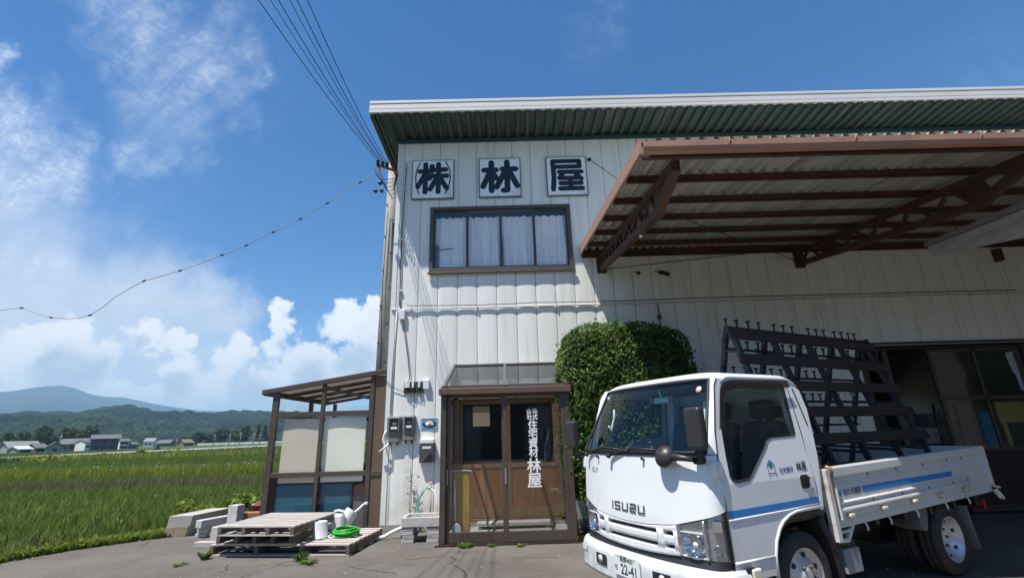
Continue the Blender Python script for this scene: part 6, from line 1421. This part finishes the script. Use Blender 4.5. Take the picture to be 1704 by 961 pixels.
# wipers
for y0_, y1_ in ((0.68, 0.06), (0.22, -0.40), (-0.10, -0.72)):
    if y0_ == -0.10: continue
    m = MB(); a_ = np.array(wsh(0, 0)); pv_ = lambda y, z: (uf(y, z)-0.028, y, z)
    m.tube([pv_(y0_, 1.285), pv_(y0_*0.5+y1_*0.5, 1.352), pv_(y1_, 1.335)], [0.014, 0.009, 0.006], 6); m.tube([pv_(y0_-0.18*(1 if y0_ > y1_ else -1), 1.337), pv_(y1_-0.10, 1.327)], 0.006, 5); m.lathe([(0, 0), (0.022, 0), (0.018, 0.03), (0, 0.03)], pv_(y0_, 1.275), (-1, 0, 0.2), 10); m.build('wiper', m_black, trk)
for y in (0.46, -0.22):
    m = MB(); m.tube([(uf(y, 1.25)+0.005, y, 1.25), (uf(y, 1.26)-0.03, y, 1.27)], 0.012, 8); m.build('washer_nozzle', m_black, trk)
# emblem lettering on the front panel
def fp(y, z, off): return (uf(y, z)-off, y, z)
m = MB(); lw = 0.014
def Lt(strokes, x0): return [[(x0+p[0], p[1]) for p in s] for s in strokes]
H_ = 0.058; wl = 0.062
I_ = [[(0, 0), (0, H_)]]; S_ = [[(wl, H_), (0, H_), (0, H_/2), (wl, H_/2), (wl, 0), (0, 0)]]; U_ = [[(0, H_), (0, 0), (wl, 0), (wl, H_)]]; Z_ = [[(0, H_), (wl, H_), (wl, H_/2), (0, H_/2), (0, 0), (wl, 0)]]
xx = 0; allst = []
for gl, adv in ((I_, 0.036), (S_, 0.098), (U_, 0.098), (Z_, 0.098), (U_, 0.098)):
    allst += Lt(gl, xx); xx += adv
# viewer reads left to right from +y (right hand side of the truck) to -y
capsules(m, allst, lw, lambda p, q, e: fp(0.225-p*1.08, 0.828+q-0.0*p, 0.004+e), butt=True); m.build('maker_lettering', mat('chrome_letters', (0.22, 0.22, 0.23), 0.25, 0.8), trk, fixn=False)
m = MB(); add_text(m, 'ELF', 0.062, lambda p, q: fp(0.54-p, 1.138+q, 0.003), 0.0, 1.5); m.build('model_lettering', mat('silver_letters', (0.42, 0.43, 0.45), 0.3, 0.6), trk, fixn=False)
# grille : dark backing with white bars
zt = lambda s: hood_lo(s)-0.006
m = MB(); fpatch(m, -0.70, 0.70, 0.50, lambda s: hood_lo(s)-0.004, 30, 5, -0.045); m.build('grille_backing', m_black, trk, fixn=False)
SC = 0.74
def gbar(y0, y1, zlo, zhi, n=24, off=0.004, th=0.05):
    m = MB(); fpatch(m, y0/SC, y1/SC, zlo, zhi, n, 3, off, 1, th); return m
m = gbar(-0.515, 0.515, lambda s: 0.730+0.0*s, lambda s: hood_lo(s)-0.007); m.build('grille_bar', m_tw, trk)
m = gbar(-0.515, 0.515, 0.634, 0.698); m.build('grille_bar', m_tw, trk)
m = gbar(-0.515, 0.515, lambda s: 0.545+0.02*(abs(s)/0.7)**2, 0.604); m.build('grille_bar', m_tw, trk)
for a_, b_ in ((0.315, 0.385), (0.48, 0.515)):
    for sg in (-1, 1):
        y0_, y1_ = sorted((sg*a_, sg*b_)); m = gbar(y0_, y1_, 0.595, 0.74, 3); m.build('grille_bar', m_tw, trk)
# headlights
for sg in (-1, 1):
    hl = MB(); fpatch(hl, 0.705, 1.30, 0.560, lambda s: hood_lo(s)-0.008, 18, 6, -0.035, sg); ho = hl.build('headlight', m_lgrey, trk, fixn=False)
    m = MB(); fpatch(m, 0.70, 1.303, 0.556, lambda s: hood_lo(s)-0.006, 20, 6, 0.003, sg); m.build('lens', m_lens, ho, fixn=False)
    m = MB(); c0 = contour(0.86, 0.655, -0.005); m.lathe([(0.0, -0.05), (0.03, -0.045), (0.06, -0.02), (0.078, 0.012)], (c0[0]+0.0, sg*(c0[1]+0.0), 0.655), (-1, sg*0.25, 0.06), 24); m.build('reflector', m_chrome, ho, fixn=False)
    m = MB(); m.lathe([(0, -0.0), (0.022, 0.0), (0.02, 0.018), (0, 0.022)], (c0[0]+0.03, sg*c0[1], 0.655), (-1, sg*0.25, 0.06), 14); m.build('bulb', mat('bulb_glass', (0.8, 0.82, 0.85), 0.1), ho)
    c1 = contour(1.13, 0.63, -0.018); m = MB(); m.lathe([(0.0, -0.03), (0.025, -0.022), (0.038, 0.008)], (c1[0], sg*c1[1], 0.63), (-0.8, sg*0.6, 0), 16); m.build('reflector', m_chrome, ho, fixn=False)
    c2 = contour(1.14, 0.81, -0.012); m = MB(); m.box((-0.03, -0.035, -0.04), (0.01, 0.035, 0.04)); o2 = m.build('turn_lamp', m_chrome, ho, bevel=0.01); o2.location = (c2[0]+0.015, sg*c2[1], 0.80); o2.rotation_euler = (0, 0, -sg*0.6 if False else sg*-0.55)
    m = MB(); fpatch(m, 0.985, 1.005, 0.565, lambda s: hood_lo(s)-0.012, 2, 6, 0.0045, sg, 0.02); m.build('divider', m_lgrey, ho)
    m = MB(); fpatch(m, 0.72, 0.98, 0.735, 0.742, 8, 1, -0.006, sg, 0.02); fpatch(m, 0.72, 0.98, 0.565, 0.575, 8, 1, -0.006, sg, 0.02); m.build('lamp_trim', m_whitep, ho)
# dark gap under grille, bumper
m = MB(); fpatch(m, -1.3, 1.3, 0.495, 0.556, 40, 2, -0.02); m.build('under_grille', m_black, trk, fixn=False)
m = MB()
def bump(a, b):
    s = -1.3+2.6*a; sg = 1 if s > 0 else -1
    z = 0.505-0.25*b
    rnd = 0.028*math.sin(min(1, b*4)*math.pi/2)
    u, y = contour(abs(s), 0.45, 0.012+rnd, 0.27); return (u, sg*y, z)
m.slab(bump, 56, 10, (-1, 0, 0), 0.10); bmp = m.build('bumper', m_tw, trk)
for sg in (-1, 1):
    m = MB(); fpatch(m, 0.40, 0.64, lambda s: 0.345, lambda s: 0.432, 6, 3, 0.047, sg); fo_ = m.build('fog_lamp', m_black, bmp, fixn=False)
    m = MB(); c0 = contour(0.53, 0.39, 0.05); m.lathe([(0, 0), (0.034, 0), (0.034, 0.004), (0, 0.008)], (c0[0]+0.003, sg*c0[1], 0.388), (-1, 0, 0), 16); m.build('fog_lens', mat('fog_lens', (0.5, 0.5, 0.48), 0.15), fo_)
    m = MB(); fpatch(m, 0.93, 1.12, 0.395, 0.445, 6, 3, 0.047, sg); m.build('marker_recess', mat('marker_white', (0.66, 0.68, 0.70), 0.25), bmp, fixn=False)
# number plate
m = MB(); m.box((-0.055, -0.165, 0.318), (-0.047, 0.165, 0.483)); plt = m.build('number_plate', mat('plate_white', (0.70, 0.71, 0.70), 0.45), trk, bevel=0.003)
m_pg = mat('plate_green', (0.03, 0.07, 0.05), 0.5)
m = MB(); add_text(m, '長野400', 0.052, lambda p, q: (-0.0565, -p, 0.452+q*1.05), 0.010, 1.0, 0.165); m.build('region_characters', m_pg, plt, fixn=False)
m = MB(); add_text(m, 'ち', 0.045, lambda p, q: (-0.0565, 0.135-p, 0.378+q), 0.008); m.build('kana_character', m_pg, plt, fixn=False)
m = MB(); add_text(m, '22-41', 0.108, lambda p, q: (-0.0565, -0.022-p, 0.378+q), 0.012, 0.86); m.build('number_characters', m_pg, plt, fixn=False)
for y in (0.10, -0.10):
    m = MB(); m.lathe([(0, 0), (0.008, 0), (0.008, 0.003), (0, 0.003)], (-0.055, y, 0.468), (-1, 0, 0), 8); m.build('plate_bolt', m_galv, plt)
# mirrors
m_mir = mat('mirror_black', (0.030, 0.026, 0.028), 0.42)
def mirror(y, z0, z1, w_, sg, uo):
    m = MB(); m.box((uo-0.05, y-w_/2, z0), (uo+0.03, y+w_/2, z1)); o = m.build('side_mirror', m_mir, trk, bevel=0.03); o.modifiers['bevel'].segments = 4
    m = MB(); m.box((uo+0.031, y-w_/2+0.02, z0+0.02), (uo+0.034, y+w_/2-0.02, z1-0.02)); m.build('mirror_glass', m_chrome, o)
    m = MB(); m.tube([(uo, y, z0+0.03), (uo, y-sg*0.005, z0-0.07), (uo+0.05, y-sg*0.05, z0-0.09), (uo+0.14, y-sg*0.12, z0-0.085)], 0.016, 8); m.build('mirror_arm', m_black, o); return o
mirror(-0.83, 1.345, 1.665, 0.165, -1, 0.085); mirror(0.915, 1.335, 1.62, 0.16, 1, 0.10)
m = MB(); m.lathe([(0.0, -0.055), (0.05, -0.045), (0.085, -0.012), (0.092, 0.01), (0.085, 0.016), (0, 0.016)], (0.03, -0.50, 1.292), (0.93, 0.05, -0.35), 28); rm = m.build('round_mirror', m_mir, trk)
m = MB(); m.tube([(0.045, -0.52, 1.29), (0.06, -0.64, 1.285), (0.09, -0.76, 1.27)], [0.036, 0.026, 0.018], 8); m.build('mirror_arm', m_mir, rm); m = MB(); m.box((0.10, -0.80, 1.235), (0.20, -0.73, 1.285)); m.build('arm_mount', m_black, rm, bevel=0.012)
for sg in (-1, 1):
    m = MB(); m.box((0.17, sg*0.80, 1.13), (0.27, sg*0.875, 1.255)); m.build('mirror_base', m_tw, trk, bevel=0.02)
m = MB(); m.tube([(0.17, 0.86, 1.245), (0.13, 0.90, 1.255), (0.11, 0.91, 1.28)], 0.014, 6); m.build('mirror_stay', m_black, trk)
# interior
m_seat = mat('seat_grey', (0.10, 0.105, 0.11), 0.9, 0, 0.1, 6); m_dash = mat('dash_grey', (0.13, 0.16, 0.165), 0.8)
m = MB(); m.grid(lambda a, b: (uf((-1+2*a)*0.78, 1.30)+0.03+0.30*b, (-1+2*a)*0.78, 1.30-0.03*b-0.012*math.sin(b*3.1)), 16, 6); m.box((0.42, -0.76, 0.85), (0.50, 0.76, 1.275)); m.build('dashboard', m_dash, trk, fixn=False)
for y in (-0.48, 0.0, 0.44):
    m = MB(); m.box((0.78, y-0.20, 0.88), (1.22, y+0.20, 1.0)); o = m.build('seat', m_seat, trk, bevel=0.04)
    m = MB(); m.bar((1.20, y, 0.98), (1.36, y, 1.55), 0.40, 0.10, (-1, 0, 0.2)); m.build('seat_back', m_seat, o, bevel=0.03); m = MB(); m.bar((1.345, y, 1.58), (1.375, y, 1.75), 0.24, 0.08, (-1, 0, 0.2)); m.build('head_rest', m_seat, o, bevel=0.03)
m = MB(); th_ = [(0.56+0.17*math.cos(t)*0.55, 0.42+0.19*math.sin(t), 1.30+0.17*math.cos(t)*0.55) for t in np.linspace(0, 2*math.pi, 29)[:-1]]; m.tube(th_, 0.014, 8, closed=True); m.tube([(0.56, 0.24, 1.30), (0.56, 0.60, 1.30)], 0.012, 6); m.tube([(0.56, 0.42, 1.30), (0.45, 0.42, 1.18)], 0.03, 8); m.build('steering_wheel', m_dgrey, trk)
m = MB(); m.box((0.50, -0.15, 1.745), (0.53, 0.05, 1.80)); rv = m.build('rear_view_mirror', mat('pale_mirror', (0.42, 0.56, 0.56), 0.3), trk, bevel=0.012)
for y in (-0.205, 0.055): m = MB(); m.box((0.495, y, 1.745), (0.515, y+0.05, 1.81)); m.build('mirror_tab', mat('wooden_tab', (0.28, 0.15, 0.09), 0.7), rv)
m = MB(); m.tube([(0.515, -0.05, 1.80), (0.49, -0.05, 1.87)], 0.008, 6); m.build('mirror_stem', m_whitep, rv)
m = MB(); m.box((0.30, -0.80, 0.74), (1.50, 0.80, 0.80)); m.build('cab_floor', m_black, trk)
m = MB(); m.grid(lambda a, b: (0.52+0.93*b, (-1+2*a)*0.73, 1.885-0.05*abs(-1+2*a)**4), 10, 6); m.build('headliner', mat('headliner', (0.30, 0.30, 0.29), 0.9), trk, fixn=False)
for y in (0.61, -0.62): m = MB(); m.tube([(0.36, y, 1.55), (0.40, y*1.03-0.0, 1.50), (0.44, y, 1.63), (0.45, y, 1.72)], 0.012, 6); m.build('grab_handle', m_whitep, trk)

# ------------------------------------------------------------------ wheels
m_tyre = mat('tyre_rubber', (0.030, 0.027, 0.025), 0.8, 0, 0.3, 9, 0.15, 60, dirt=(0.055, 0.045, 0.037), dirt_amt=0.7, dscale=7); m_rim = mat('steel_rim', (0.62, 0.63, 0.65), 0.35, 0.55, 0.06, 8, dirt=(0.35, 0.33, 0.30), dirt_amt=0.4, dscale=12)
def tyre_prof(r, w_):
    return [(r*0.60, -w_*0.40), (r*0.66, -w_*0.48), (r*0.82, -w_*0.52), (r*0.93, -w_*0.46), (r*0.985, -w_*0.38), (r, -w_*0.30), (r, -w_*0.16), (r*0.985, -w_*0.155), (r*0.985, -w_*0.135), (r, -w_*0.13), (r, w_*0.13), (r*0.985, w_*0.135), (r*0.985, w_*0.155), (r, w_*0.16), (r, w_*0.30), (r*0.985, w_*0.38), (r*0.93, w_*0.46), (r*0.82, w_*0.52), (r*0.66, w_*0.48), (r*0.60, w_*0.40)]
def wheel(u, y, sg, r, w_, dish, steer=0.0, dual=False):
    o = bpy.data.objects.new('wheel', None); C.objects.link(o); o.parent = trk; o.location = (u, y, r); o.rotation_euler = (0, 0, steer)
    ax = (0, sg, 0)
    m = MB(); m.lathe(tyre_prof(r, w_), (0, 0, 0), ax, 48)
    if dual: m.lathe(tyre_prof(r, w_), (0, -sg*0.215, 0), ax, 48)
    m.build('tyre', m_tyre, o)
    rr = r*0.61; m = MB()
    pr = [(rr, -w_*0.42), (rr*1.0, w_*0.40), (rr*1.06, w_*0.46), (rr*1.02, w_*0.47), (rr*0.95, w_*0.40), (rr*0.86, w_*0.30+dish*0.15), (rr*0.70, w_*0.30+dish*0.55), (rr*0.52, w_*0.30+dish), (rr*0.36, w_*0.30+dish*1.0), (rr*0.34, w_*0.30+dish*1.25), (rr*0.24, w_*0.30+dish*1.4), (0.0, w_*0.30+dish*1.4)]
    m.lathe(pr, (0, 0, 0), ax, 40); m.build('rim', m_rim, o)
    m = MB()
    for k in range(6):
        th = 2*math.pi*k/6+0.4; rad = rr*0.79; c_ = (rad*math.cos(th), sg*(w_*0.30+dish*0.36+0.004), rad*math.sin(th)); m.lathe([(0, -0.002), (0.021, -0.002), (0.021, 0.004), (0, 0.004)], c_, (0.3*math.cos(th)*(1 if dish > 0 else -1), sg, 0.3*math.sin(th)*(1 if dish > 0 else -1)), 12)
    m.build('rim_hole', m_black, o)
    m = MB()
    for k in range(6):
        th = 2*math.pi*k/6; rad = rr*0.43; m.lathe([(0.013, 0.0), (0.013, 0.02), (0.006, 0.026), (0, 0.026)], (rad*math.cos(th), sg*(w_*0.30+dish), rad*math.sin(th)), ax, 8)
    m.build('wheel_nut', m_dgrey, o)
for sg in (-1, 1):
    wheel(1.09, sg*0.735, sg, 0.338, 0.20, 0.035)
    wheel(3.565, sg*0.715, sg, 0.338, 0.185, -0.07, 0, True)

# ------------------------------------------------------------------ chassis and cargo bed
def bz(u): return (u-1.56)*0.026
m = MB(); m.box((0.5, -0.36, 0.42), (4.5, -0.28, 0.58)); m.box((0.5, 0.28, 0.42), (4.5, 0.36, 0.58)); m.box((3.53, -0.66, 0.29), (3.61, 0.66, 0.38)); m.box((1.0, -0.3, 0.32), (1.5, 0.3, 0.74)); m.box((2.2, -0.25, 0.34), (2.9, 0.25, 0.50)); m.box((3.35, -0.22, 0.22), (3.78, 0.22, 0.46)); m.build('chassis', m_black, trk)
BED0, BED1, BW = 1.575, 4.655, 0.862
bd = MB(); bd.add([(BED0, -BW+0.03, 0.765), (BED1, -BW+0.03, 0.765+bz(BED1)), (BED1, BW-0.03, 0.765+bz(BED1)), (BED0, BW-0.03, 0.765), (BED0, -BW+0.03, 0.70), (BED1, -BW+0.03, 0.70+bz(BED1)), (BED1, BW-0.03, 0.70+bz(BED1)), (BED0, BW-0.03, 0.70)], [(0, 1, 2, 3), (7, 6, 5, 4), (0, 4, 5, 1), (1, 5, 6, 2), (2, 6, 7, 3), (3, 7, 4, 0)])
bed = bd.build('cargo_bed', mat('bed_floor', (0.05, 0.055, 0.06), 0.7, 0, 0.3, 3), trk)
for k in range(6):
    u = 1.75+0.5*k; m = MB(); m.box((u, -BW+0.06, 0.60), (u+0.06, BW-0.06, 0.70)); m.build('cross_member', m_black, trk)
# side gates : pressed profile run along the bed
PROF = [(0.0, 1.132), (0.018, 1.136), (0.026, 1.122), (0.026, 1.062), (0.016, 1.050), (0.004, 1.046), (0.004, 1.000), (0.010, 0.992), (0.010, 0.858), (0.006, 0.850), (0.024, 0.842), (0.026, 0.832), (0.008, 0.824), (0.006, 0.800), (0.028, 0.792), (0.032, 0.776), (0.026, 0.762), (0.004, 0.752), (0.0, 0.70)]
for sg in (-1, 1):
    m = MB(); k = len(PROF)
    us = [1.665, 1.70, 4.10, 4.20, 4.63]
    # the ribs fade out before the plain rear end of the gate
    def pv(u, i):
        o_, z = PROF[i]; fade = 1.0 if u < 4.15 else 0.0
        if fade == 0 and 3 < i < 17: o_ = 0.008
        return (u, sg*(BW-0.03+o_), z+bz(u))
    vs_ = [pv(u, i) for u in us for i in range(k)]; m.add(vs_, [(a*k+i, a*k+i+1, (a+1)*k+i+1, (a+1)*k+i) for a in range(len(us)-1) for i in range(k-1)])
    zt_, zb_ = 1.134, 0.70
    m.add([(u, sg*(BW-0.058), z+bz(u)) for u in (1.665, 4.63) for z in (zb_, zt_)]+[(u, sg*(BW-0.03), z+bz(u)) for u in (1.665, 4.63) for z in (zb_, zt_)], [(0, 1, 3, 2), (1, 5, 7, 3), (0, 2, 6, 4), (0, 4, 5, 1), (2, 3, 7, 6)])
    gate = m.build('side_gate', m_bed, bed, fixn=False)
    m = MB(); m.prism([(1.645, 0.705), (1.668, 0.705), (1.668, 1.05), (1.66, 1.075), (1.645, 1.075)], lambda p, q: (p, sg*(BW-0.055), q), lambda p, q: (p, sg*(BW+0.004), q)); m.build('gate_end', m_bed, gate, bevel=0.004)
    m = MB(); m.box((BED0-0.03, sg*(BW-0.07), 0.54), (BED0+0.03, sg*(BW+0.0), 1.125)); m.build('corner_post', mat('worn_post', (0.62, 0.60, 0.56), 0.5, 0, 0.08, 6, dirt=(0.35, 0.20, 0.10), dirt_amt=0.8, dscale=9), bed, bevel=0.006)
    m = MB(); m.box((BED0+0.035, sg*(BW-0.05), 0.76), (BED0+0.06, sg*(BW-0.005), 1.06)); m.tube([(BED0+0.04, sg*(BW-0.0), 1.06), (BED0+0.045, sg*(BW+0.01), 1.12), (BED0+0.01, sg*(BW-0.01), 1.15)], 0.014, 6); m.build('gate_latch', mat('rusty_latch', (0.36, 0.22, 0.11), 0.6, 0.2, 0.3, 20), bed)
    def gp(u, z, o_): return (u, sg*(BW-0.03+o_), z+bz(u))
    m = MB(); m.add([gp(2.085, 0.888, 0.0115), gp(3.80, 0.876, 0.0115), gp(3.80, 0.926, 0.0115), gp(2.085, 0.940, 0.0115)], [(0, 1, 2, 3)]); m.add([gp(1.685, 0.888, 0.0115), gp(1.745, 0.888, 0.0115), gp(1.742, 0.938, 0.0115), gp(1.68, 0.938, 0.0115)], [(0, 1, 2, 3)]); m.build('blue_stripe', m_blue, gate)
    if sg < 0:
        m = MB(); add_text(m, '佐久市横和', 0.055, lambda p, q: gp(1.915+p, 0.913+q*1.1, 0.0118), 0.010, 1.0, 0.275); m.build('gate_lettering', mat('gate_ink', (0.07, 0.07, 0.13), 0.5), gate, fixn=False)
    for u in (1.76, 2.30, 2.85, 3.40, 3.95):
        m = MB(); z = 0.742; m.box((u, sg*(BW-0.02), z+bz(u)-0.03), (u+0.07, sg*(BW+0.018), z+bz(u))); m.build('gate_hinge', mat('hinge_cream', (0.62, 0.56, 0.42), 0.5, 0.2, 0.2, 12), gate, bevel=0.008)
    for u in (1.70, 2.22, 2.73, 3.25, 3.77, 4.12):
        m = MB(); m.bar(gp(u, 1.046, 0.008), gp(u+0.012, 1.024, 0.008), 0.006, 0.010); m.bar(gp(u, 0.822, 0.010), gp(u+0.010, 0.805, 0.010), 0.006, 0.010); m.build('rope_slot', m_black, gate)
    m = MB(); m.add([gp(BED0, 0.70, -0.01), gp(4.66, 0.70, -0.01), gp(4.66, 0.64, -0.01), gp(BED0, 0.64, -0.01)], [(0, 1, 2, 3)]); br = m.build('bed_rail', m_bed, bed, fixn=False); s2 = br.modifiers.new('thick', 'SOLIDIFY'); s2.thickness = 0.03; s2.offset = 0
    for u in (2.05, 2.45, 2.95, 3.55, 4.05):
        m = MB(); z = 0.645+bz(u); y = sg*(BW-0.06); m.tube([(u-0.05, y+sg*0.0, z), (u-0.02, y+sg*0.025, z-0.005), (u+0.0, y+sg*0.03, z-0.04), (u+0.0, y+sg*0.028, z-0.075)], 0.009, 6); m.build('rope_hook', m_whitep, bed)
    # bracket frame behind the cab
    m = MB(); P4 = [(1.56, 0.64), (1.585, 0.545), (1.74, 0.535), (1.86, 0.66)]
    for a_, b_ in zip(P4, P4[1:]): m.bar((a_[0], sg*(BW-0.05), a_[1]), (b_[0], sg*(BW-0.05), b_[1]), 0.03, 0.035, (0, 1, 0))
    m.bar((1.57, sg*(BW-0.05), 0.60), (1.80, sg*(BW-0.05), 0.61), 0.02, 0.03, (0, 1, 0)); m.build('bed_bracket', m_bed, bed)
    # mudguards
    m = MB(); m.prism([(3.88, 0.63), (3.92, 0.63), (3.94, 0.46), (3.99, 0.20), (3.965, 0.20), (3.90, 0.46)], lambda p, q: (p, sg*0.60, q), lambda p, q: (p, sg*0.845, q)); m.build('mud_flap', mat('mud_flap', (0.15, 0.145, 0.14), 0.8, 0, 0.2, 6), trk)
    m = MB(); m.prism([(3.02, 0.66), (3.20, 0.70), (3.20, 0.60), (3.14, 0.48), (3.09, 0.46), (3.02, 0.50)], lambda p, q: (p, sg*0.55, q), lambda p, q: (p, sg*0.80, q)); m.build('mud_guard', mat('mud_guard', (0.13, 0.13, 0.135), 0.55, 0, 0.3, 6), trk, bevel=0.01)
    m = MB(); m.prism([(1.36, 0.72), (1.43, 0.76), (1.53, 0.56), (1.57, 0.30), (1.60, 0.12), (1.56, 0.12), (1.50, 0.34), (1.44, 0.58)], lambda p, q: (p, sg*0.60, q), lambda p, q: (p, sg*0.83, q)); m.build('front_mud_flap', m_blackr, trk)
# tool box under the bed
m = MB(); m.box((1.63, -0.83, 0.285), (1.86, -0.50, 0.475)); tb = m.build('battery_box', mat('grey_box', (0.25, 0.27, 0.29), 0.5, 0, 0.06, 5), trk, bevel=0.008); m = MB(); m.box((1.60, -0.80, 0.475), (1.87, -0.52, 0.53)); m.build('box_lid', m_black, tb, bevel=0.006)
m = MB(); m.lathe([(0, 0), (0.2, 0), (0.2, 0.7), (0, 0.7)], (2.15, 0.55, 0.45), (1, 0, 0), 20); m.build('fuel_tank', m_black, trk)
# tailgate and front guard
m = MB(); ts = 4.655
m.box((ts-0.03, -BW+0.03, 0.73+bz(ts)), (ts+0.0, BW-0.03, 1.132+bz(ts))); m.build('tailgate', m_bed, bed, bevel=0.006)
m = MB(); m.prism([(4.632, 0.70+bz(ts)), (4.672, 0.70+bz(ts)), (4.672, 1.09+bz(ts)), (4.655, 1.134+bz(ts)), (4.632, 1.134+bz(ts))], lambda p, q: (p, -BW-0.004, q), lambda p, q: (p, -BW+0.03, q)); m.build('rear_post', m_bed, bed, bevel=0.004)
m = MB(); m.bar((4.63, -BW+0.0, 0.66+bz(ts)), (4.66, -BW-0.03, 0.58+bz(ts)), 0.03, 0.05); m.bar((4.66, -BW-0.03, 0.58+bz(ts)), (4.70, -BW-0.03, 0.57+bz(ts)), 0.03, 0.03); m.tube([(4.62, -BW-0.01, 0.70+bz(ts)), (4.69, -BW-0.03, 0.68+bz(ts))], 0.014, 6); m.build('tail_latch', mat('cream_latch', (0.58, 0.53, 0.45), 0.6, 0.1, 0.2, 15), bed)
m = MB(); m.box((BED0-0.01, -BW+0.07, 0.765), (BED0+0.015, BW-0.07, 1.10)); m.build('front_board', m_bed, bed)
m = MB(); m.box((4.50, -0.72, 0.56), (4.62, 0.72, 0.62)); m.build('rear_under_bar', m_black, trk)
for sg in (-1, 1):
    m = MB(); m.box((4.60, sg*0.74, 0.52), (4.66, sg*0.52, 0.63)); m.build('tail_lamp', mat('tail_red', (0.30, 0.02, 0.02), 0.3), trk, bevel=0.008)

# ------------------------------------------------------------------ glass carrying rack on the bed (an A frame)
rk = thing('glass_rack', 'tall dark A frame glass rack with pegs standing on the truck bed', 'rack', (0.986, 4.509, 0.0), R(26.67))
m_rw = mat('rack_wood', (0.034, 0.023, 0.020), 0.7, 0, 0.3, 3, 0.1, 40, stretch=(1, 6, 6)); m_rs = mat('rack_steel', (0.035, 0.032, 0.034), 0.5, 0.3, 0.2, 6)
ZT, ZB = 2.565, 0.815
def face(u, z, side, off=0.0): # side -1 near face, +1 far face
    k = (ZT-z)/(ZT-ZB); return (u, side*(0.03+0.50*k+off), z)
U0, U1 = 1.66, 4.42
for i, u in enumerate([1.70, 2.38, 3.05, 3.72, 4.36]):
    m = MB(); m.bar(face(u, ZT, -1), face(u+0.02, ZB+0.02, -1), 0.05, 0.05, (1, 0, 0)); m.bar(face(u, ZT, 1), face(u+0.02, ZB+0.02, 1), 0.05, 0.05, (1, 0, 0)); m.build('frame_leg', m_rs, rk)
    for z in (2.30, 1.75, 1.2):
        m = MB(); m.bar(face(u, z, -1), face(u, z+0.05, 1), 0.03, 0.03); m.build('cross_brace', m_rs, rk)
for z in (2.50, 2.215, 1.93, 1.645, 1.36, 1.07):
    for side in (-1,):
        m = MB(); n_ = Vector((0, side*0.96, 0.27)); a_ = Vector(face(1.58, z, side, 0.04)); b_ = Vector(face(4.52, z, side, 0.04)); m.bar(a_, b_, 0.03, 0.115, (0, -side*0.27, 0.96)); m.build('rack_board', m_rw, rk, bevel=0.004)
m = MB(); m.bar((U0, 0, ZT+0.02), (U1, 0, ZT+0.02), 0.06, 0.04); m.build('top_rail', m_rs, rk)
for z in (2.36, 2.07, 1.79, 1.50):
    for side in (1,):
        m = MB(); m.bar(face(U0, z, side, -0.03), face(U1, z, side, -0.03), 0.025, 0.025); m.build('peg_rail', m_rs, rk)
pegu = [1.68, 1.86, 2.06, 2.25, 2.53, 2.71, 2.88, 3.21, 3.38, 3.54, 3.78, 3.94, 4.10, 4.24]
pm = MB(); pm.tube([(0, 0, 0), (0, 0, 0.085)], 0.011, 6); pm.tube([(0, 0, 0.085), (0, 0, 0.10)], [0.028, 0.028], 8); peg0 = None
for z, pu in ((ZT+0.035, pegu), (2.365, pegu[:-1]), (2.075, pegu[:10]), (1.795, pegu[5:12])):
    for u in pu:
        q_ = (u, 0.0, z) if z > 2.5 else tuple(np.array(face(u, z, 1, -0.03)))
        if peg0 is None: o = peg0 = pm.build('peg', m_rs, rk)
        else: o = peg0.copy(); C.objects.link(o); o.parent = rk
        o.location = q_
for u, zz in ((2.30, 2.30), (2.36, 2.02), (4.27, 2.30), (4.30, 1.95), (4.33, 1.62)):
    m = MB(); q_ = face(u, zz, 1, 0.02); m.box((q_[0]-0.035, q_[1]-0.02, zz-0.08), (q_[0]+0.035, q_[1]+0.02, zz+0.11)); m.build('cushion_pad', mat('teal_pad', (0.16, 0.34, 0.34), 0.7) if u < 3 else mat('pale_pad', (0.32, 0.36, 0.34), 0.7), rk, bevel=0.006)
m = MB(); m.box((1.66, -0.58, 0.79), (4.45, -0.50, 0.855)); m.box((1.66, 0.50, 0.79), (4.45, 0.58, 0.855))
for v_ in range(1): pass
rb = m.build('base_rail', m_rw, rk); 
m = MB(); m.tube([(4.38, -0.05, 2.60), (4.50, -0.04, 2.56), (4.52, -0.08, 2.40), (4.47, -0.10, 2.28), (4.40, -0.06, 2.45)], 0.022, 6); m.tube([(4.40, -0.06, 2.62), (4.48, -0.10, 2.45), (4.44, -0.12, 2.34)], 0.016, 6); m.build('bungee_strap', m_black, rk)
